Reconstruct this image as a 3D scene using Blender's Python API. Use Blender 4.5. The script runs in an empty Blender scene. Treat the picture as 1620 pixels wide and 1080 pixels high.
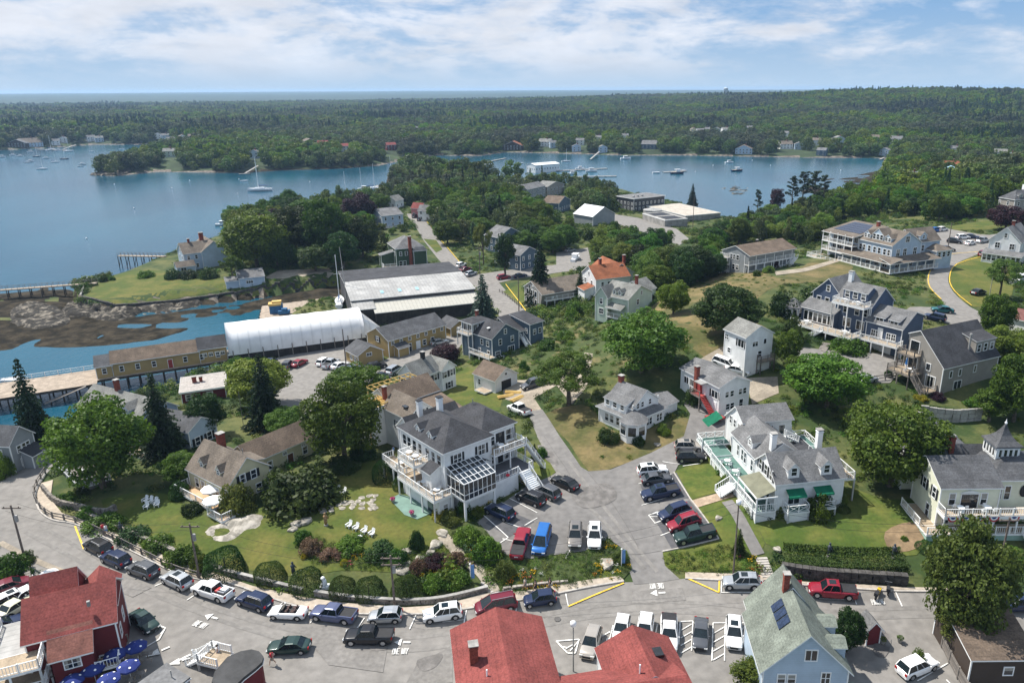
import bpy, math, random
import numpy as np
from mathutils import Vector, Matrix, geometry
R = math.radians
random.seed(7); rng = np.random.default_rng(7)
sc = bpy.context.scene; COL = sc.collection
# ---------------------------------------------------------------- camera
PW, PH, F, CX, CY, HZ, CAMZ = 1620, 1080, 1192.0, 890.0, 540.0, 141.0, 64.0
PITCH = math.atan((CY-HZ)/F); ROLL = 0.0053
cam_d = bpy.data.cameras.new('camera'); cam = bpy.data.objects.new('camera', cam_d); COL.objects.link(cam)
cam_d.sensor_width = 36; cam_d.lens = 36*F/PW; cam_d.shift_x = (PW/2-CX)/PW; cam_d.clip_start = 1; cam_d.clip_end = 40000
CM = Matrix.Rotation(R(90)-PITCH, 4, 'X') @ Matrix.Rotation(-ROLL, 4, 'Z')
cam.matrix_world = Matrix.Translation((0, 0, CAMZ)) @ CM
sc.camera = cam
# ---------------------------------------------------------------- sun, sky, exposure
SUN_AZ = (-0.86, 0.51); SUN_EL = R(56)
n_ = math.hypot(*SUN_AZ); SDIR = Vector((SUN_AZ[0]/n_*math.cos(SUN_EL), SUN_AZ[1]/n_*math.cos(SUN_EL), math.sin(SUN_EL)))
sl = bpy.data.lights.new('sun', 'SUN'); sl.energy = 5.0; sl.angle = R(0.53); sl.color = (1, .95, .88)
so = bpy.data.objects.new('sun', sl); so.rotation_euler = SDIR.to_track_quat('Z', 'Y').to_euler(); so.location = (0, 0, 300); COL.objects.link(so)
wd = bpy.data.worlds.new('World'); sc.world = wd; wd.use_nodes = True
nt = wd.node_tree; N = nt.nodes; L = nt.links; bg = N['Background']
sky = N.new('ShaderNodeTexSky'); sky.sky_type = 'NISHITA'; sky.sun_disc = False
sky.sun_elevation = SUN_EL; sky.sun_rotation = math.atan2(SUN_AZ[0], SUN_AZ[1]); sky.air_density = 1.0; sky.dust_density = .8; sky.ozone_density = 2.0
tc = N.new('ShaderNodeTexCoord')
def mth(op, a, b=None, c=None):
 m = N.new('ShaderNodeMath'); m.operation = op
 for i, v in enumerate((a, b, c)):
  if v is None: continue
  if isinstance(v, (int, float)): m.inputs[i].default_value = v
  else: L.new(v, m.inputs[i])
 return m.outputs[0]
sep = N.new('ShaderNodeSeparateXYZ'); L.new(tc.outputs['Generated'], sep.inputs[0])
zz = mth('ADD', mth('MAXIMUM', sep.outputs[2], 0.0), 0.13)          # clouds lie on a layer overhead
cmb = N.new('ShaderNodeCombineXYZ'); L.new(mth('DIVIDE', sep.outputs[0], zz), cmb.inputs[0]); L.new(mth('DIVIDE', sep.outputs[1], zz), cmb.inputs[1])
def noise(scale, detail, rough, off, dist=0.0, src=None):
 n = N.new('ShaderNodeTexNoise'); n.inputs['Scale'].default_value = scale; n.inputs['Detail'].default_value = detail
 n.inputs['Roughness'].default_value = rough; n.inputs['Distortion'].default_value = dist
 mp = N.new('ShaderNodeMapping'); mp.inputs['Location'].default_value = off; L.new(src or cmb.outputs[0], mp.inputs[0]); L.new(mp.outputs[0], n.inputs[0]); return n.outputs[0]
def ramp(v, pts):
 r = N.new('ShaderNodeValToRGB'); e = r.color_ramp.elements
 e[0].position, e[0].color = pts[0][0], (pts[0][1],)*3+(1,); e[1].position, e[1].color = pts[-1][0], (pts[-1][1],)*3+(1,)
 for p, v2 in pts[1:-1]: k = e.new(p); k.color = (v2,)*3+(1,)
 L.new(v, r.inputs[0]); return r.outputs[0]
cm2 = N.new('ShaderNodeCombineXYZ'); L.new(sep.outputs[0], cm2.inputs[0]); L.new(sep.outputs[1], cm2.inputs[1]); L.new(mth('MULTIPLY', sep.outputs[2], 3.2), cm2.inputs[2]); k_ = cm2.outputs[0]
c1 = noise(7.5, 10, .6, (3.1, 7.7, 0), .25, k_); c2 = noise(19, 9, .6, (1, 2, 5), .2, k_); c3 = noise(2.6, 4, .5, (9.3, 1.5, 2), 0, k_)
cv = mth('ADD', mth('ADD', mth('MULTIPLY', c1, .62), mth('MULTIPLY', c2, .2)), mth('MULTIPLY', c3, .42))
cover = mth('MULTIPLY', ramp(cv, [(.53, .04), (.59, .35), (.645, .8), (.70, 1)]), ramp(mth('MULTIPLY', sep.outputs[2], 10), [(.08, .15), (.35, .8), (.6, 1)]))
shade = ramp(noise(9, 8, .6, (4, 4, 1), .3, k_), [(.3, .84), (.5, .96), (.7, 1.06)])
ccol = N.new('ShaderNodeMixRGB'); ccol.blend_type = 'MULTIPLY'; ccol.inputs[0].default_value = 1; ccol.inputs[1].default_value = (12.2, 12.6, 13.6, 1); L.new(shade, ccol.inputs[2])
hb_ = mth('MULTIPLY', mth('POWER', mth('SUBTRACT', 1.0, mth('MINIMUM', mth('MULTIPLY', mth('MAXIMUM', sep.outputs[2], 0.0), 9.0), 1.0)), 1.3), .95)   # thin bright veil low over the horizon
hm_ = N.new('ShaderNodeMixRGB'); L.new(hb_, hm_.inputs[0]); bl_ = N.new('ShaderNodeMixRGB'); bl_.inputs[0].default_value = .75; bl_.inputs[2].default_value = (2.7, 6.1, 11.4, 1); L.new(sky.outputs[0], bl_.inputs[1]); L.new(bl_.outputs[0], hm_.inputs[1]); hm_.inputs[2].default_value = (7.0, 9.3, 11.8, 1)
mx = N.new('ShaderNodeMixRGB'); L.new(mth('MULTIPLY', cover, .88), mx.inputs[0]); L.new(hm_.outputs[0], mx.inputs[1]); L.new(ccol.outputs[0], mx.inputs[2])
L.new(mx.outputs[0], bg.inputs[0]); bg.inputs[1].default_value = .05
sc.view_settings.view_transform = 'Standard'; sc.view_settings.look = 'None'; sc.view_settings.exposure = .55; sc.view_settings.gamma = 1; sc.view_settings.use_curve_mapping = False
sc.cycles.max_bounces = 6; sc.cycles.diffuse_bounces = 3; sc.cycles.glossy_bounces = 3; sc.cycles.transmission_bounces = 3; sc.cycles.transparent_max_bounces = 8; sc.cycles.volume_bounces = 1
sc.cycles.use_denoising = True; sc.cycles.caustics_reflective = False; sc.cycles.caustics_refractive = False; sc.cycles.sample_clamp_indirect = 4
# ---------------------------------------------------------------- pixel <-> world (planning helpers: every point ends on its real ground)
CR = np.array(CM.to_3x3())
def ray(px, py):
 d = CR @ np.array([(px-CX)/F, -(py-CY)/F, -1.0]); return d/np.linalg.norm(d)
def pz(px, py, z):                                       # the point at height z seen at a pixel
 d = ray(px, py); t = (z-CAMZ)/d[2]; return np.array([d[0]*t, d[1]*t, z])
def proj(p):
 v = CR.T @ (np.array(p, float)-np.array([0, 0, CAMZ])); return (CX+F*v[0]/-v[2], CY-F*v[1]/-v[2], -v[2])
# ---------------------------------------------------------------- terrain: heights
CTRL = [(20,800,5),(-250,900,5),(150,900,4.2),(60,760,5),(400,990,4),(600,1060,4),(700,972,4),(1000,945,4.4),(1080,1060,4.2),(1300,950,4.8),(1620,950,5),(300,1100,4),(0,1080,4.5),(1620,1100,4.8),(1400,1050,4.6),(850,1100,4),
 (1900,960,5),(-300,1100,5),(10,1000,4.3),(300,905,4.5),(500,955,4.1),(850,940,4.1),
 (520,600,3.2),(470,640,3.4),(600,585,3.4),(700,545,3.4),(620,540,3.3),(800,500,3.5),(730,440,4),(690,380,4.5),(650,345,4.5),(650,600,4.6),(450,560,2.8),
 (250,440,4.2),(160,460,3),(300,460,3.8),(430,440,4.5),(500,450,3.6),(420,410,6),(300,410,4.2),(600,410,5.5),(560,370,7),(650,400,5),(500,350,8),(620,330,6),
 (300,640,3.5),(200,680,4.5),(130,640,1.5),(30,680,4.2),(95,720,5),(330,700,6.5),(430,740,7.4),(470,700,6.5),(290,760,6.2),(240,800,5.8),(330,830,6.2),(380,860,5.6),(540,640,5),(400,660,5),
 (600,800,7),(500,780,7),(640,780,7),(560,860,6.4),(640,840,6.8),(700,860,6.5),(450,860,6),(480,910,5.1),(600,915,4.9),(720,915,5.2),(760,920,5),(700,740,7.4),(780,700,7.6),(640,690,6.4),(620,640,5.6),
 (760,830,7),(820,870,6.9),(900,870,6.6),(860,770,7.4),(950,800,6.9),(1000,860,5.9),(1030,900,4.8),(900,905,5.6),(850,915,5.2),
 (880,700,8),(845,650,8),(820,640,7.6),(780,615,7.2),(820,560,7),(760,590,5.4),(700,640,6.6),(740,560,4.4),(850,520,6.5),(870,480,6.5),(840,470,4.8),(900,500,7.4),(930,540,9.5),(980,520,10.5),(900,570,9),
 (960,700,9),(1010,680,9.8),(950,650,10),(1070,660,10.4),(980,730,8),(1050,730,8.2),(1100,700,9),(1040,790,7.2),(1100,780,8.2),(1140,850,7.4),(1060,860,6.3),(1090,890,5.6),(1180,880,6.4),(1150,820,8.4),
 (1100,650,10.2),(1000,590,12.5),(1060,560,15),(1100,600,13),(1050,510,17),(1000,480,12.5),(1120,480,18),(1200,440,18),(1150,540,17),(1180,590,13.6),(1230,600,13.4),(1160,640,11),(1120,640,10.6),
 (1260,700,9.6),(1200,780,9),(1300,790,9),(1400,830,8.8),(1250,860,8.2),(1400,865,8.2),(1350,740,9.2),(1240,640,12),(1330,640,12.3),(1340,590,13.6),(1400,590,13.4),(1300,550,14.5),(1430,610,13.2),
 (1480,620,13),(1540,610,13),(1560,560,14),(1450,650,10.4),(1520,675,9.8),(1560,700,9.6),(1480,800,9),(1550,850,8.6),(1620,860,8.4),(1620,760,9),(1700,800,9),(1600,640,11.5),(1700,640,12),
 (1260,450,17.6),(1300,410,17),(1350,480,16.6),(1430,460,16.4),(1480,500,15.8),(1530,490,15.6),(1480,440,16),(1500,410,16),(1540,380,16),(1600,440,15.6),(1560,430,15.6),(1620,520,14.5),(1480,370,16),(1400,400,16.8),(1620,350,17),(1700,420,16),(1600,330,17),(1700,330,18),
 (1250,390,14),(1150,430,15),(1100,430,11),(1050,430,8),(1000,400,5.5),(1050,360,3.8),(950,360,5),(880,380,5),(800,400,5),(900,430,5.6),(960,450,7.5),(780,360,6.5),(850,330,6.5),(750,320,7),(700,300,5),(900,310,3.5),(820,300,4),(1020,330,3),(1130,360,2.5),(1100,390,5),(1200,370,7),(1300,350,9),(1400,330,12),(1500,310,14),(1300,310,4),(1400,290,5),(1500,280,12),(1600,270,16),(640,280,3)]
SEA = [(-500,700),(-60,700),(60,684),(118,660),(135,640),(250,625),(300,600),(345,582),(380,560),(420,520),(470,486),(400,476),(330,482),(200,496),(120,500),(70,520),(10,530),(-120,530),(-200,470),(0,468),(70,456),(125,452),(165,446),(230,421),(258,409),(330,384),(365,362),(440,340),(510,334),(575,327),(606,316),(612,296),(614,276),(660,264),(700,276),(770,284),(840,284),(900,292),(960,294),(1020,312),(1080,326),(1110,345),(1180,352),(1240,336),(1330,308),(1385,296),(1392,276),(1396,262)]
SEA_FAR = [(1400,250),(1310,250),(1200,248),(1080,246),(990,246),(890,243),(800,241),(760,247),(690,246),(655,250),(600,262),(540,267),(440,270),(380,274),(250,272),(180,279),(140,277),(160,270),(192,266),(196,258),(236,250),(258,236),(232,229),(150,229),(90,233),(0,238),(-150,242),(-420,236)]
cp = np.array([pz(*c)[:2] for c in CTRL]); cz = np.array([c[2] for c in CTRL], float)
main_edge = [pz(x, y, 0)[:2] for x, y in SEA+SEA_FAR]
POLY = np.array([[-900, -300], [-900, 60]]+main_edge[:1]+main_edge[1:]+[[-9000, main_edge[-1][1]+200], [-16000, 16000], [16000, 16000], [16000, -300]])
def rbf_solve(p, z, c):
 d = np.sqrt(((p[:, None]-p[None])**2).sum(-1)+c*c); n = len(p)
 A = np.zeros((n+1, n+1)); A[:n, :n] = -d+np.eye(n)*4; A[:n, n] = 1; A[n, :n] = 1
 return np.linalg.solve(A, np.append(z, 0))
RC = 5.0; RW = rbf_solve(cp, cz, RC)
def rbf(x, y):
 x = np.asarray(x, float).ravel(); y = np.asarray(y, float).ravel(); out = np.zeros(len(x))
 for i in range(0, len(x), 20000):
  d = np.sqrt((x[i:i+20000, None]-cp[None, :, 0])**2+(y[i:i+20000, None]-cp[None, :, 1])**2+RC*RC); out[i:i+20000] = -d @ RW[:-1]+RW[-1]
 return out
def sdist(x, y, poly):                                   # signed distance, positive inside
 x = np.asarray(x, float).ravel(); y = np.asarray(y, float).ravel(); best = np.full(len(x), 1e18); ins = np.zeros(len(x), bool); n = len(poly)
 for i in range(n):
  ax, ay = poly[i]; bx, by = poly[(i+1) % n]; ex, ey = bx-ax, by-ay
  t = np.clip(((x-ax)*ex+(y-ay)*ey)/(ex*ex+ey*ey+1e-9), 0, 1); best = np.minimum(best, (x-ax-t*ex)**2+(y-ay-t*ey)**2)
  c = ((ay > y) != (by > y)); ins ^= c & (x < (bx-ax)*(y-ay)/((by-ay) if by != ay else 1e-9)+ax)
 return np.where(ins, 1, -1)*np.sqrt(best)
def vnoise(x, y, s, seed):                               # smooth value noise, vectorised
 x = np.asarray(x, float)/s+1000.5; y = np.asarray(y, float)/s+1000.5; i = np.floor(x).astype(np.int64); j = np.floor(y).astype(np.int64); fx = x-i; fy = y-j
 h = lambda a, b: ((np.sin(a*127.1+b*311.7+seed*74.7)*43758.5453) % 1.0)
 fx = fx*fx*(3-2*fx); fy = fy*fy*(3-2*fy)
 return (h(i, j)*(1-fx)+h(i+1, j)*fx)*(1-fy)+(h(i, j+1)*(1-fx)+h(i+1, j+1)*fx)*fy
FLAT = np.array([pz(x, y, 0)[:2] for x, y in [(-120,535),(-160,464),(0,461),(70,457),(118,455),(128,489),(180,495),(250,491),(305,484),(400,472),(540,450),(548,480),(470,492),(410,500),(340,520),(250,545),(160,556),(60,560),(0,566),(-100,570)]])
FLAT2 = np.array([pz(x, y, 0)[:2] for x, y in [(1250,306),(1290,283),(1400,268),(1404,300),(1330,312)]])
def far_h(x, y):
 d = np.hypot(x, y)
 az = np.clip((x/np.maximum(y, 1)+.25)/.55, 0, 1)
 h = 5+(5+11*az)*np.clip((d-800)/900, 0, 1)+7*(vnoise(x, y, 420, 3)-.5)+(5+9*az)*(vnoise(x, y, 900, 5)-.4)*np.clip((d-1100)/900, 0, 1)
 h += 24*np.exp(-(((x-760)/330)**2+((y-1650)/380)**2))+9*np.exp(-(((x-1250)/420)**2+((y-1850)/500)**2))+9*np.exp(-(((x-300)/600)**2+((y-2400)/500)**2))
 k = np.clip((d-4300)/2000, 0, 1); h = h*(1-k)+k*(22+12*vnoise(x, y, 2600, 8)+8*vnoise(x, y, 900, 9)+9*np.clip((d-6000)/2500, 0, 1))
 return h
def height(x, y):
 sh = np.shape(x); x = np.asarray(x, float).ravel(); y = np.asarray(y, float).ravel()
 sd = sdist(x, y, POLY); d = np.hypot(x, y); k = np.clip((d-520)/170, 0, 1); k = k*k*(3-2*k)
 h = np.clip(rbf(x, y), 1.2, 19.5)*(1-k)+far_h(x, y)*k
 steep = np.where(d < 500, .45, .16)
 land = np.minimum(h, .15+np.maximum(sd, 0)*steep+.5*np.maximum(0, vnoise(x, y, 7, 1)-.35)*(d < 600))
 z = np.where(sd > 0, land, np.maximum(-4, .12+sd*.25))
 for P_, top in ((FLAT, .42), (FLAT2, .2)):
  f = sdist(x, y, P_); m = np.clip(f/9+.35, 0, 1)
  fl = (-.57+.95*vnoise(x, y+x*.2, 22, 4)+.35*vnoise(x, y, 5, 6))*m-(1-m)*1.5
  if P_ is FLAT: z = np.where(f > 0, np.minimum(z, np.minimum(fl+.1+np.clip(sd+8, 0, 40)*.022, .95)), z)
  inn = (f > -4) & (sd < 14) & (z < 1.0); z = np.where(inn, np.maximum(z if P_ is FLAT2 else np.where(sd > 0, z, -5), np.minimum(fl+np.clip(sd+8, 0, 30)*.045, top+1)), z)
 return z.reshape(sh)
# image-shaped fan grid: even detail on the picture, true positions in the world
U0, U1, NU, Y0, KY, NY, C0 = -1.35, 1.25, 470, 28.0, 1.0118, 520, 30.0
uu = np.linspace(U0, U1, NU); yy = Y0*KY**np.arange(NY)
GX = uu[None, :]*(yy[:, None]+C0); GY = np.repeat(yy[:, None], NU, 1); GZ = height(GX, GY)
def Hv(x, y):
 x = np.asarray(x, float); y = np.asarray(y, float); v = np.clip(np.log(np.maximum(y, Y0)/Y0)/math.log(KY), 0, NY-1.001); u = np.clip((x/(np.maximum(y, Y0)+C0)-U0)/(U1-U0)*(NU-1), 0, NU-1.001)
 i = v.astype(int); j = u.astype(int); fy = (np.maximum(y, Y0)-yy[i])/(yy[i+1]-yy[i]); fy = np.clip(fy, 0, 1); fx = u-j
 return (GZ[i, j]*(1-fx)+GZ[i, j+1]*fx)*(1-fy)+(GZ[i+1, j]*(1-fx)+GZ[i+1, j+1]*fx)*fy
def H(x, y): return float(Hv(np.array([x]), np.array([y]))[0])
_T = 60*1.006**np.arange(900)
def P(px, py):                                           # where the ray through a pixel meets the ground
 d = ray(px, py)
 if d[2] > -1e-4: d[2] = -1e-4
 x = d[0]*_T; y = d[1]*_T; z = CAMZ+d[2]*_T; g = np.maximum(Hv(x, y), 0); k = np.nonzero(z < g)[0]
 if not len(k): return pz(px, py, 0)
 k = max(k[0], 1); a = z[k-1]-g[k-1]; b = z[k]-g[k]; t = _T[k-1]+(_T[k]-_T[k-1])*a/(a-b); return np.array([d[0]*t, d[1]*t, CAMZ+d[2]*t])
# ---------------------------------------------------------------- materials
MATS = {}
def newmat(name):
 m = bpy.data.materials.new(name); m.use_nodes = True; return m, m.node_tree, m.node_tree.nodes['Principled BSDF']
def mat(name, col, rough=.8, var=.18, scale=1.5, metal=0.0, bump=0.0, coat=0.0, spec=.3, col2=None, lo=.42, hi=.62, obj=True, fine=0, fc=.18, rnd=0.0, stripe=None):
 """colour varied by noise; col2 = second tone in patches; stripe = (scale, axis, depth, strength)"""
 if name in MATS: return MATS[name]
 m, t, b = newmat(name); nn = t.nodes; ll = t.links
 b.inputs['Roughness'].default_value = rough; b.inputs['Metallic'].default_value = metal; b.inputs['Coat Weight'].default_value = coat; b.inputs['Specular IOR Level'].default_value = spec
 tcx = nn.new('ShaderNodeTexCoord').outputs['Object' if obj else 'Generated']
 if not obj:
  g = nn.new('ShaderNodeNewGeometry'); tcx = g.outputs['Position']
 n1 = nn.new('ShaderNodeTexNoise'); n1.inputs['Scale'].default_value = scale; n1.inputs['Detail'].default_value = 6; n1.inputs['Roughness'].default_value = .62; ll.new(tcx, n1.inputs[0])
 r = nn.new('ShaderNodeValToRGB'); e = r.color_ramp.elements; e[0].position = lo; e[1].position = hi
 c = np.array(col); a = c*(1-var); d = np.minimum(c*(1+var), 1) if col2 is None else np.array(col2)
 e[0].color = (*a, 1); e[1].color = (*d, 1); ll.new(n1.outputs[0], r.inputs[0]); out = r.outputs[0]
 if fine:
  n2 = nn.new('ShaderNodeTexNoise'); n2.inputs['Scale'].default_value = fine; n2.inputs['Detail'].default_value = 3; ll.new(tcx, n2.inputs[0])
  r2 = nn.new('ShaderNodeValToRGB'); e2 = r2.color_ramp.elements; e2[0].position = .3; e2[1].position = .7; e2[0].color = (1-fc,)*3+(1,); e2[1].color = (1+fc*.8,)*3+(1,); ll.new(n2.outputs[0], r2.inputs[0])
  q = nn.new('ShaderNodeMixRGB'); q.blend_type = 'MULTIPLY'; q.inputs[0].default_value = 1; ll.new(out, q.inputs[1]); ll.new(r2.outputs[0], q.inputs[2]); out = q.outputs[0]
 hgt = None
 if stripe:
  s, ax, dep, st = stripe; sp = nn.new('ShaderNodeSeparateXYZ'); ll.new(tcx, sp.inputs[0])
  w = nn.new('ShaderNodeMath'); w.operation = 'MULTIPLY'; w.inputs[1].default_value = s; ll.new(sp.outputs[ax], w.inputs[0])
  fr = nn.new('ShaderNodeMath'); fr.operation = 'FRACT'; ll.new(w.outputs[0], fr.inputs[0])
  rr = nn.new('ShaderNodeValToRGB'); ee = rr.color_ramp.elements; ee[0].position = .02; ee[1].position = .25; ee[0].color = (1-st,)*3+(1,); ee[1].color = (1, 1, 1, 1); ll.new(fr.outputs[0], rr.inputs[0])
  q = nn.new('ShaderNodeMixRGB'); q.blend_type = 'MULTIPLY'; q.inputs[0].default_value = 1; ll.new(out, q.inputs[1]); ll.new(rr.outputs[0], q.inputs[2]); out = q.outputs[0]; hgt = fr.outputs[0]
 if rnd:
  oi = nn.new('ShaderNodeObjectInfo'); mr = nn.new('ShaderNodeMapRange'); mr.inputs[3].default_value = 1-rnd; mr.inputs[4].default_value = 1+rnd; ll.new(oi.outputs['Random'], mr.inputs[0])
  q = nn.new('ShaderNodeMixRGB'); q.blend_type = 'MULTIPLY'; q.inputs[0].default_value = 1; ll.new(out, q.inputs[1]); ll.new(mr.outputs[0], q.inputs[2]); out = q.outputs[0]
 ll.new(out, b.inputs['Base Color'])
 if bump or stripe:
  bp = nn.new('ShaderNodeBump'); bp.inputs['Strength'].default_value = bump or .4; bp.inputs['Distance'].default_value = .05 if not stripe else stripe[2]
  ll.new(hgt if hgt else n1.outputs[0], bp.inputs['Height']); ll.new(bp.outputs[0], b.inputs['Normal'])
 MATS[name] = m; return m
def leafmat(name, c1, c2, rnd=.32):
 if name in MATS: return MATS[name]
 m, t, b = newmat(name); nn = t.nodes; ll = t.links
 b.inputs['Roughness'].default_value = .55; b.inputs['Specular IOR Level'].default_value = .25
 g = nn.new('ShaderNodeTexCoord'); n1 = nn.new('ShaderNodeTexNoise'); n1.inputs['Scale'].default_value = .9; n1.inputs['Detail'].default_value = 4; ll.new(g.outputs['Object'], n1.inputs[0])
 r = nn.new('ShaderNodeValToRGB'); e = r.color_ramp.elements; e[0].position = .36; e[1].position = .64; e[0].color = (*c1, 1); e[1].color = (*c2, 1); ll.new(n1.outputs[0], r.inputs[0])
 oi = nn.new('ShaderNodeObjectInfo'); mr = nn.new('ShaderNodeMapRange'); mr.inputs[3].default_value = 1-rnd; mr.inputs[4].default_value = 1+rnd; ll.new(oi.outputs['Random'], mr.inputs[0])
 hs = nn.new('ShaderNodeHueSaturation'); ll.new(r.outputs[0], hs.inputs['Color']); ll.new(mr.outputs[0], hs.inputs['Value'])
 m2 = nn.new('ShaderNodeMath'); m2.operation = 'MULTIPLY_ADD'; m2.inputs[1].default_value = 7.13; m2.inputs[2].default_value = 0; ll.new(oi.outputs['Random'], m2.inputs[0])
 fr = nn.new('ShaderNodeMath'); fr.operation = 'FRACT'; ll.new(m2.outputs[0], fr.inputs[0]); m3 = nn.new('ShaderNodeMapRange'); m3.inputs[3].default_value = .465; m3.inputs[4].default_value = .53; ll.new(fr.outputs[0], m3.inputs[0]); ll.new(m3.outputs[0], hs.inputs['Hue'])
 if 'far' in name:       # stands of different kinds of tree
  gp_ = nn.new('ShaderNodeNewGeometry'); nz_ = nn.new('ShaderNodeTexNoise'); nz_.inputs['Scale'].default_value = .009; nz_.inputs['Detail'].default_value = 4; ll.new(gp_.outputs['Position'], nz_.inputs[0]); mm_ = nn.new('ShaderNodeMapRange'); mm_.inputs[1].default_value = .35; mm_.inputs[2].default_value = .65; mm_.inputs[3].default_value = .62; mm_.inputs[4].default_value = 1.4; ll.new(nz_.outputs[0], mm_.inputs[0]); ll.new(mm_.outputs[0], hs.inputs['Saturation']); mq_ = nn.new('ShaderNodeMath'); mq_.operation = 'MULTIPLY'; ll.new(mm_.outputs[0], mq_.inputs[0]); ll.new(mr.outputs[0], mq_.inputs[1]); ll.new(mq_.outputs[0], hs.inputs['Value'])
 ll.new(hs.outputs[0], b.inputs['Base Color'])
 tr = nn.new('ShaderNodeBsdfTranslucent'); ll.new(hs.outputs[0], tr.inputs['Color']); ms = nn.new('ShaderNodeMixShader'); ms.inputs[0].default_value = .38
 ll.new(b.outputs[0], ms.inputs[1]); ll.new(tr.outputs[0], ms.inputs[2]); ll.new(ms.outputs[0], nn['Material Output'].inputs[0])
 MATS[name] = m; return m
# ---------------------------------------------------------------- object helpers
ALL = []
def tag(o, label=None, cat=None, group=None, kind=None):
 if label: o['label'] = label
 if cat: o['category'] = cat
 if group: o['group'] = group
 if kind: o['kind'] = kind
 return o
def empty(name, loc=(0, 0, 0), rz=0.0, label=None, cat=None, group=None):
 o = bpy.data.objects.new(name, None); COL.objects.link(o); o.location = loc; o.rotation_euler = (0, 0, rz); o.empty_display_size = .5
 return tag(o, label, cat, group)
def link(name, me, parent=None, loc=(0, 0, 0), rz=0.0):
 o = bpy.data.objects.new(name, me); COL.objects.link(o); o.location = loc
 if rz: o.rotation_euler = (0, 0, rz)
 if parent is not None: o.parent = parent
 return o
class MB:
 def __init__(s): s.v = []; s.f = []; s.m = []
 def add(s, vs, fs, mi=0):
  k = len(s.v); s.v.extend([tuple(map(float, v)) for v in vs]); s.f.extend([tuple(i+k for i in f) for f in fs]); s.m.extend([mi]*len(fs)); return s
 def box(s, x0, y0, z0, x1, y1, z1, mi=0):
  if x0 > x1: x0, x1 = x1, x0
  if y0 > y1: y0, y1 = y1, y0
  return s.add([(x0,y0,z0),(x1,y0,z0),(x1,y1,z0),(x0,y1,z0),(x0,y0,z1),(x1,y0,z1),(x1,y1,z1),(x0,y1,z1)], [(3,2,1,0),(4,5,6,7),(0,1,5,4),(1,2,6,5),(2,3,7,6),(3,0,4,7)], mi)
 def prism(s, poly, z0, z1, mi=0):
  n = len(poly); z0s = z0 if hasattr(z0, '__len__') else [z0]*n; z1s = z1 if hasattr(z1, '__len__') else [z1]*n
  a = sum(poly[i][0]*poly[(i+1) % n][1]-poly[(i+1) % n][0]*poly[i][1] for i in range(n))
  if a < 0: poly = poly[::-1]; z0s = z0s[::-1]; z1s = z1s[::-1]
  vs = [(p[0], p[1], z) for p, z in zip(poly, z0s)]+[(p[0], p[1], z) for p, z in zip(poly, z1s)]
  return s.add(vs, [tuple(range(n))[::-1], tuple(range(n, 2*n))]+[(i, (i+1) % n, n+(i+1) % n, n+i) for i in range(n)], mi)
 def tube(s, p0, p1, r0, r1=None, n=6, mi=0, cap=True):
  p0 = Vector(p0); p1 = Vector(p1); d = (p1-p0)
  if d.length < 1e-6: return s
  q = d.to_track_quat('Z', 'Y'); r1 = r0 if r1 is None else r1; vs = []
  for p, r in ((p0, r0), (p1, r1)):
   for i in range(n): a = 2*math.pi*i/n; vs.append(p+q @ Vector((math.cos(a)*r, math.sin(a)*r, 0)))
  fs = [(i, (i+1) % n, n+(i+1) % n, n+i) for i in range(n)]
  if cap: fs += [tuple(range(n))[::-1], tuple(range(n, 2*n))]
  return s.add(vs, fs, mi)
 def bar(s, p0, p1, w, h=None, mi=0):                 # square bar between two points
  p0 = Vector(p0); p1 = Vector(p1); d = p1-p0; h = h or w
  if d.length < 1e-6: return s
  dz = d.normalized(); up = Vector((0, 0, 1)) if abs(dz.z) < .95 else Vector((0, 1, 0)); x = dz.cross(up).normalized()*w/2; y = x.cross(dz).normalized()*h/2
  vs = [p0-x-y, p0+x-y, p0+x+y, p0-x+y, p1-x-y, p1+x-y, p1+x+y, p1-x+y]
  return s.add(vs, [(0,1,2,3),(7,6,5,4),(1,0,4,5),(2,1,5,6),(3,2,6,7),(0,3,7,4)], mi)
 def lathe(s, prof, n=12, c=(0, 0), mi=0):
  vs = []; 
  for r, z in prof:
   for i in range(n): a = 2*math.pi*i/n; vs.append((c[0]+math.cos(a)*r, c[1]+math.sin(a)*r, z))
  fs = [(j*n+i, j*n+(i+1) % n, (j+1)*n+(i+1) % n, (j+1)*n+i) for j in range(len(prof)-1) for i in range(n)]
  fs.append(tuple(range(n))[::-1]); fs.append(tuple(range((len(prof)-1)*n, len(prof)*n))); return s.add(vs, fs, mi)
 def mesh(s, name, mats, smooth=False):
  me = bpy.data.meshes.new(name); me.from_pydata(s.v, [], s.f)
  for m in (mats if isinstance(mats, (list, tuple)) else [mats]): me.materials.append(m)
  if len(me.materials) > 1: me.polygons.foreach_set('material_index', s.m)
  if smooth: me.polygons.foreach_set('use_smooth', [True]*len(me.polygons))
  me.update(); return me
 def build(s, name, mats, parent=None, smooth=False, loc=(0, 0, 0), rz=0.0): return link(name, s.mesh(name, mats, smooth), parent, loc, rz)
def fastmesh(name, v, f, mats, mi=None, smooth=False):   # v (n,3), f (m,k) numpy
 me = bpy.data.meshes.new(name); k = f.shape[1]; me.vertices.add(len(v)); me.vertices.foreach_set('co', np.ascontiguousarray(v, np.float32).ravel())
 me.loops.add(f.size); me.loops.foreach_set('vertex_index', np.ascontiguousarray(f, np.int32).ravel()); me.polygons.add(len(f)); me.polygons.foreach_set('loop_start', np.arange(0, f.size, k, dtype=np.int32)); me.polygons.foreach_set('loop_total', np.full(len(f), k, np.int32))
 for m in mats: me.materials.append(m)
 if mi is not None: me.polygons.foreach_set('material_index', np.ascontiguousarray(mi, np.int32))
 if smooth: me.polygons.foreach_set('use_smooth', np.ones(len(f), bool))
 me.update(); me.validate(); return me
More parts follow.
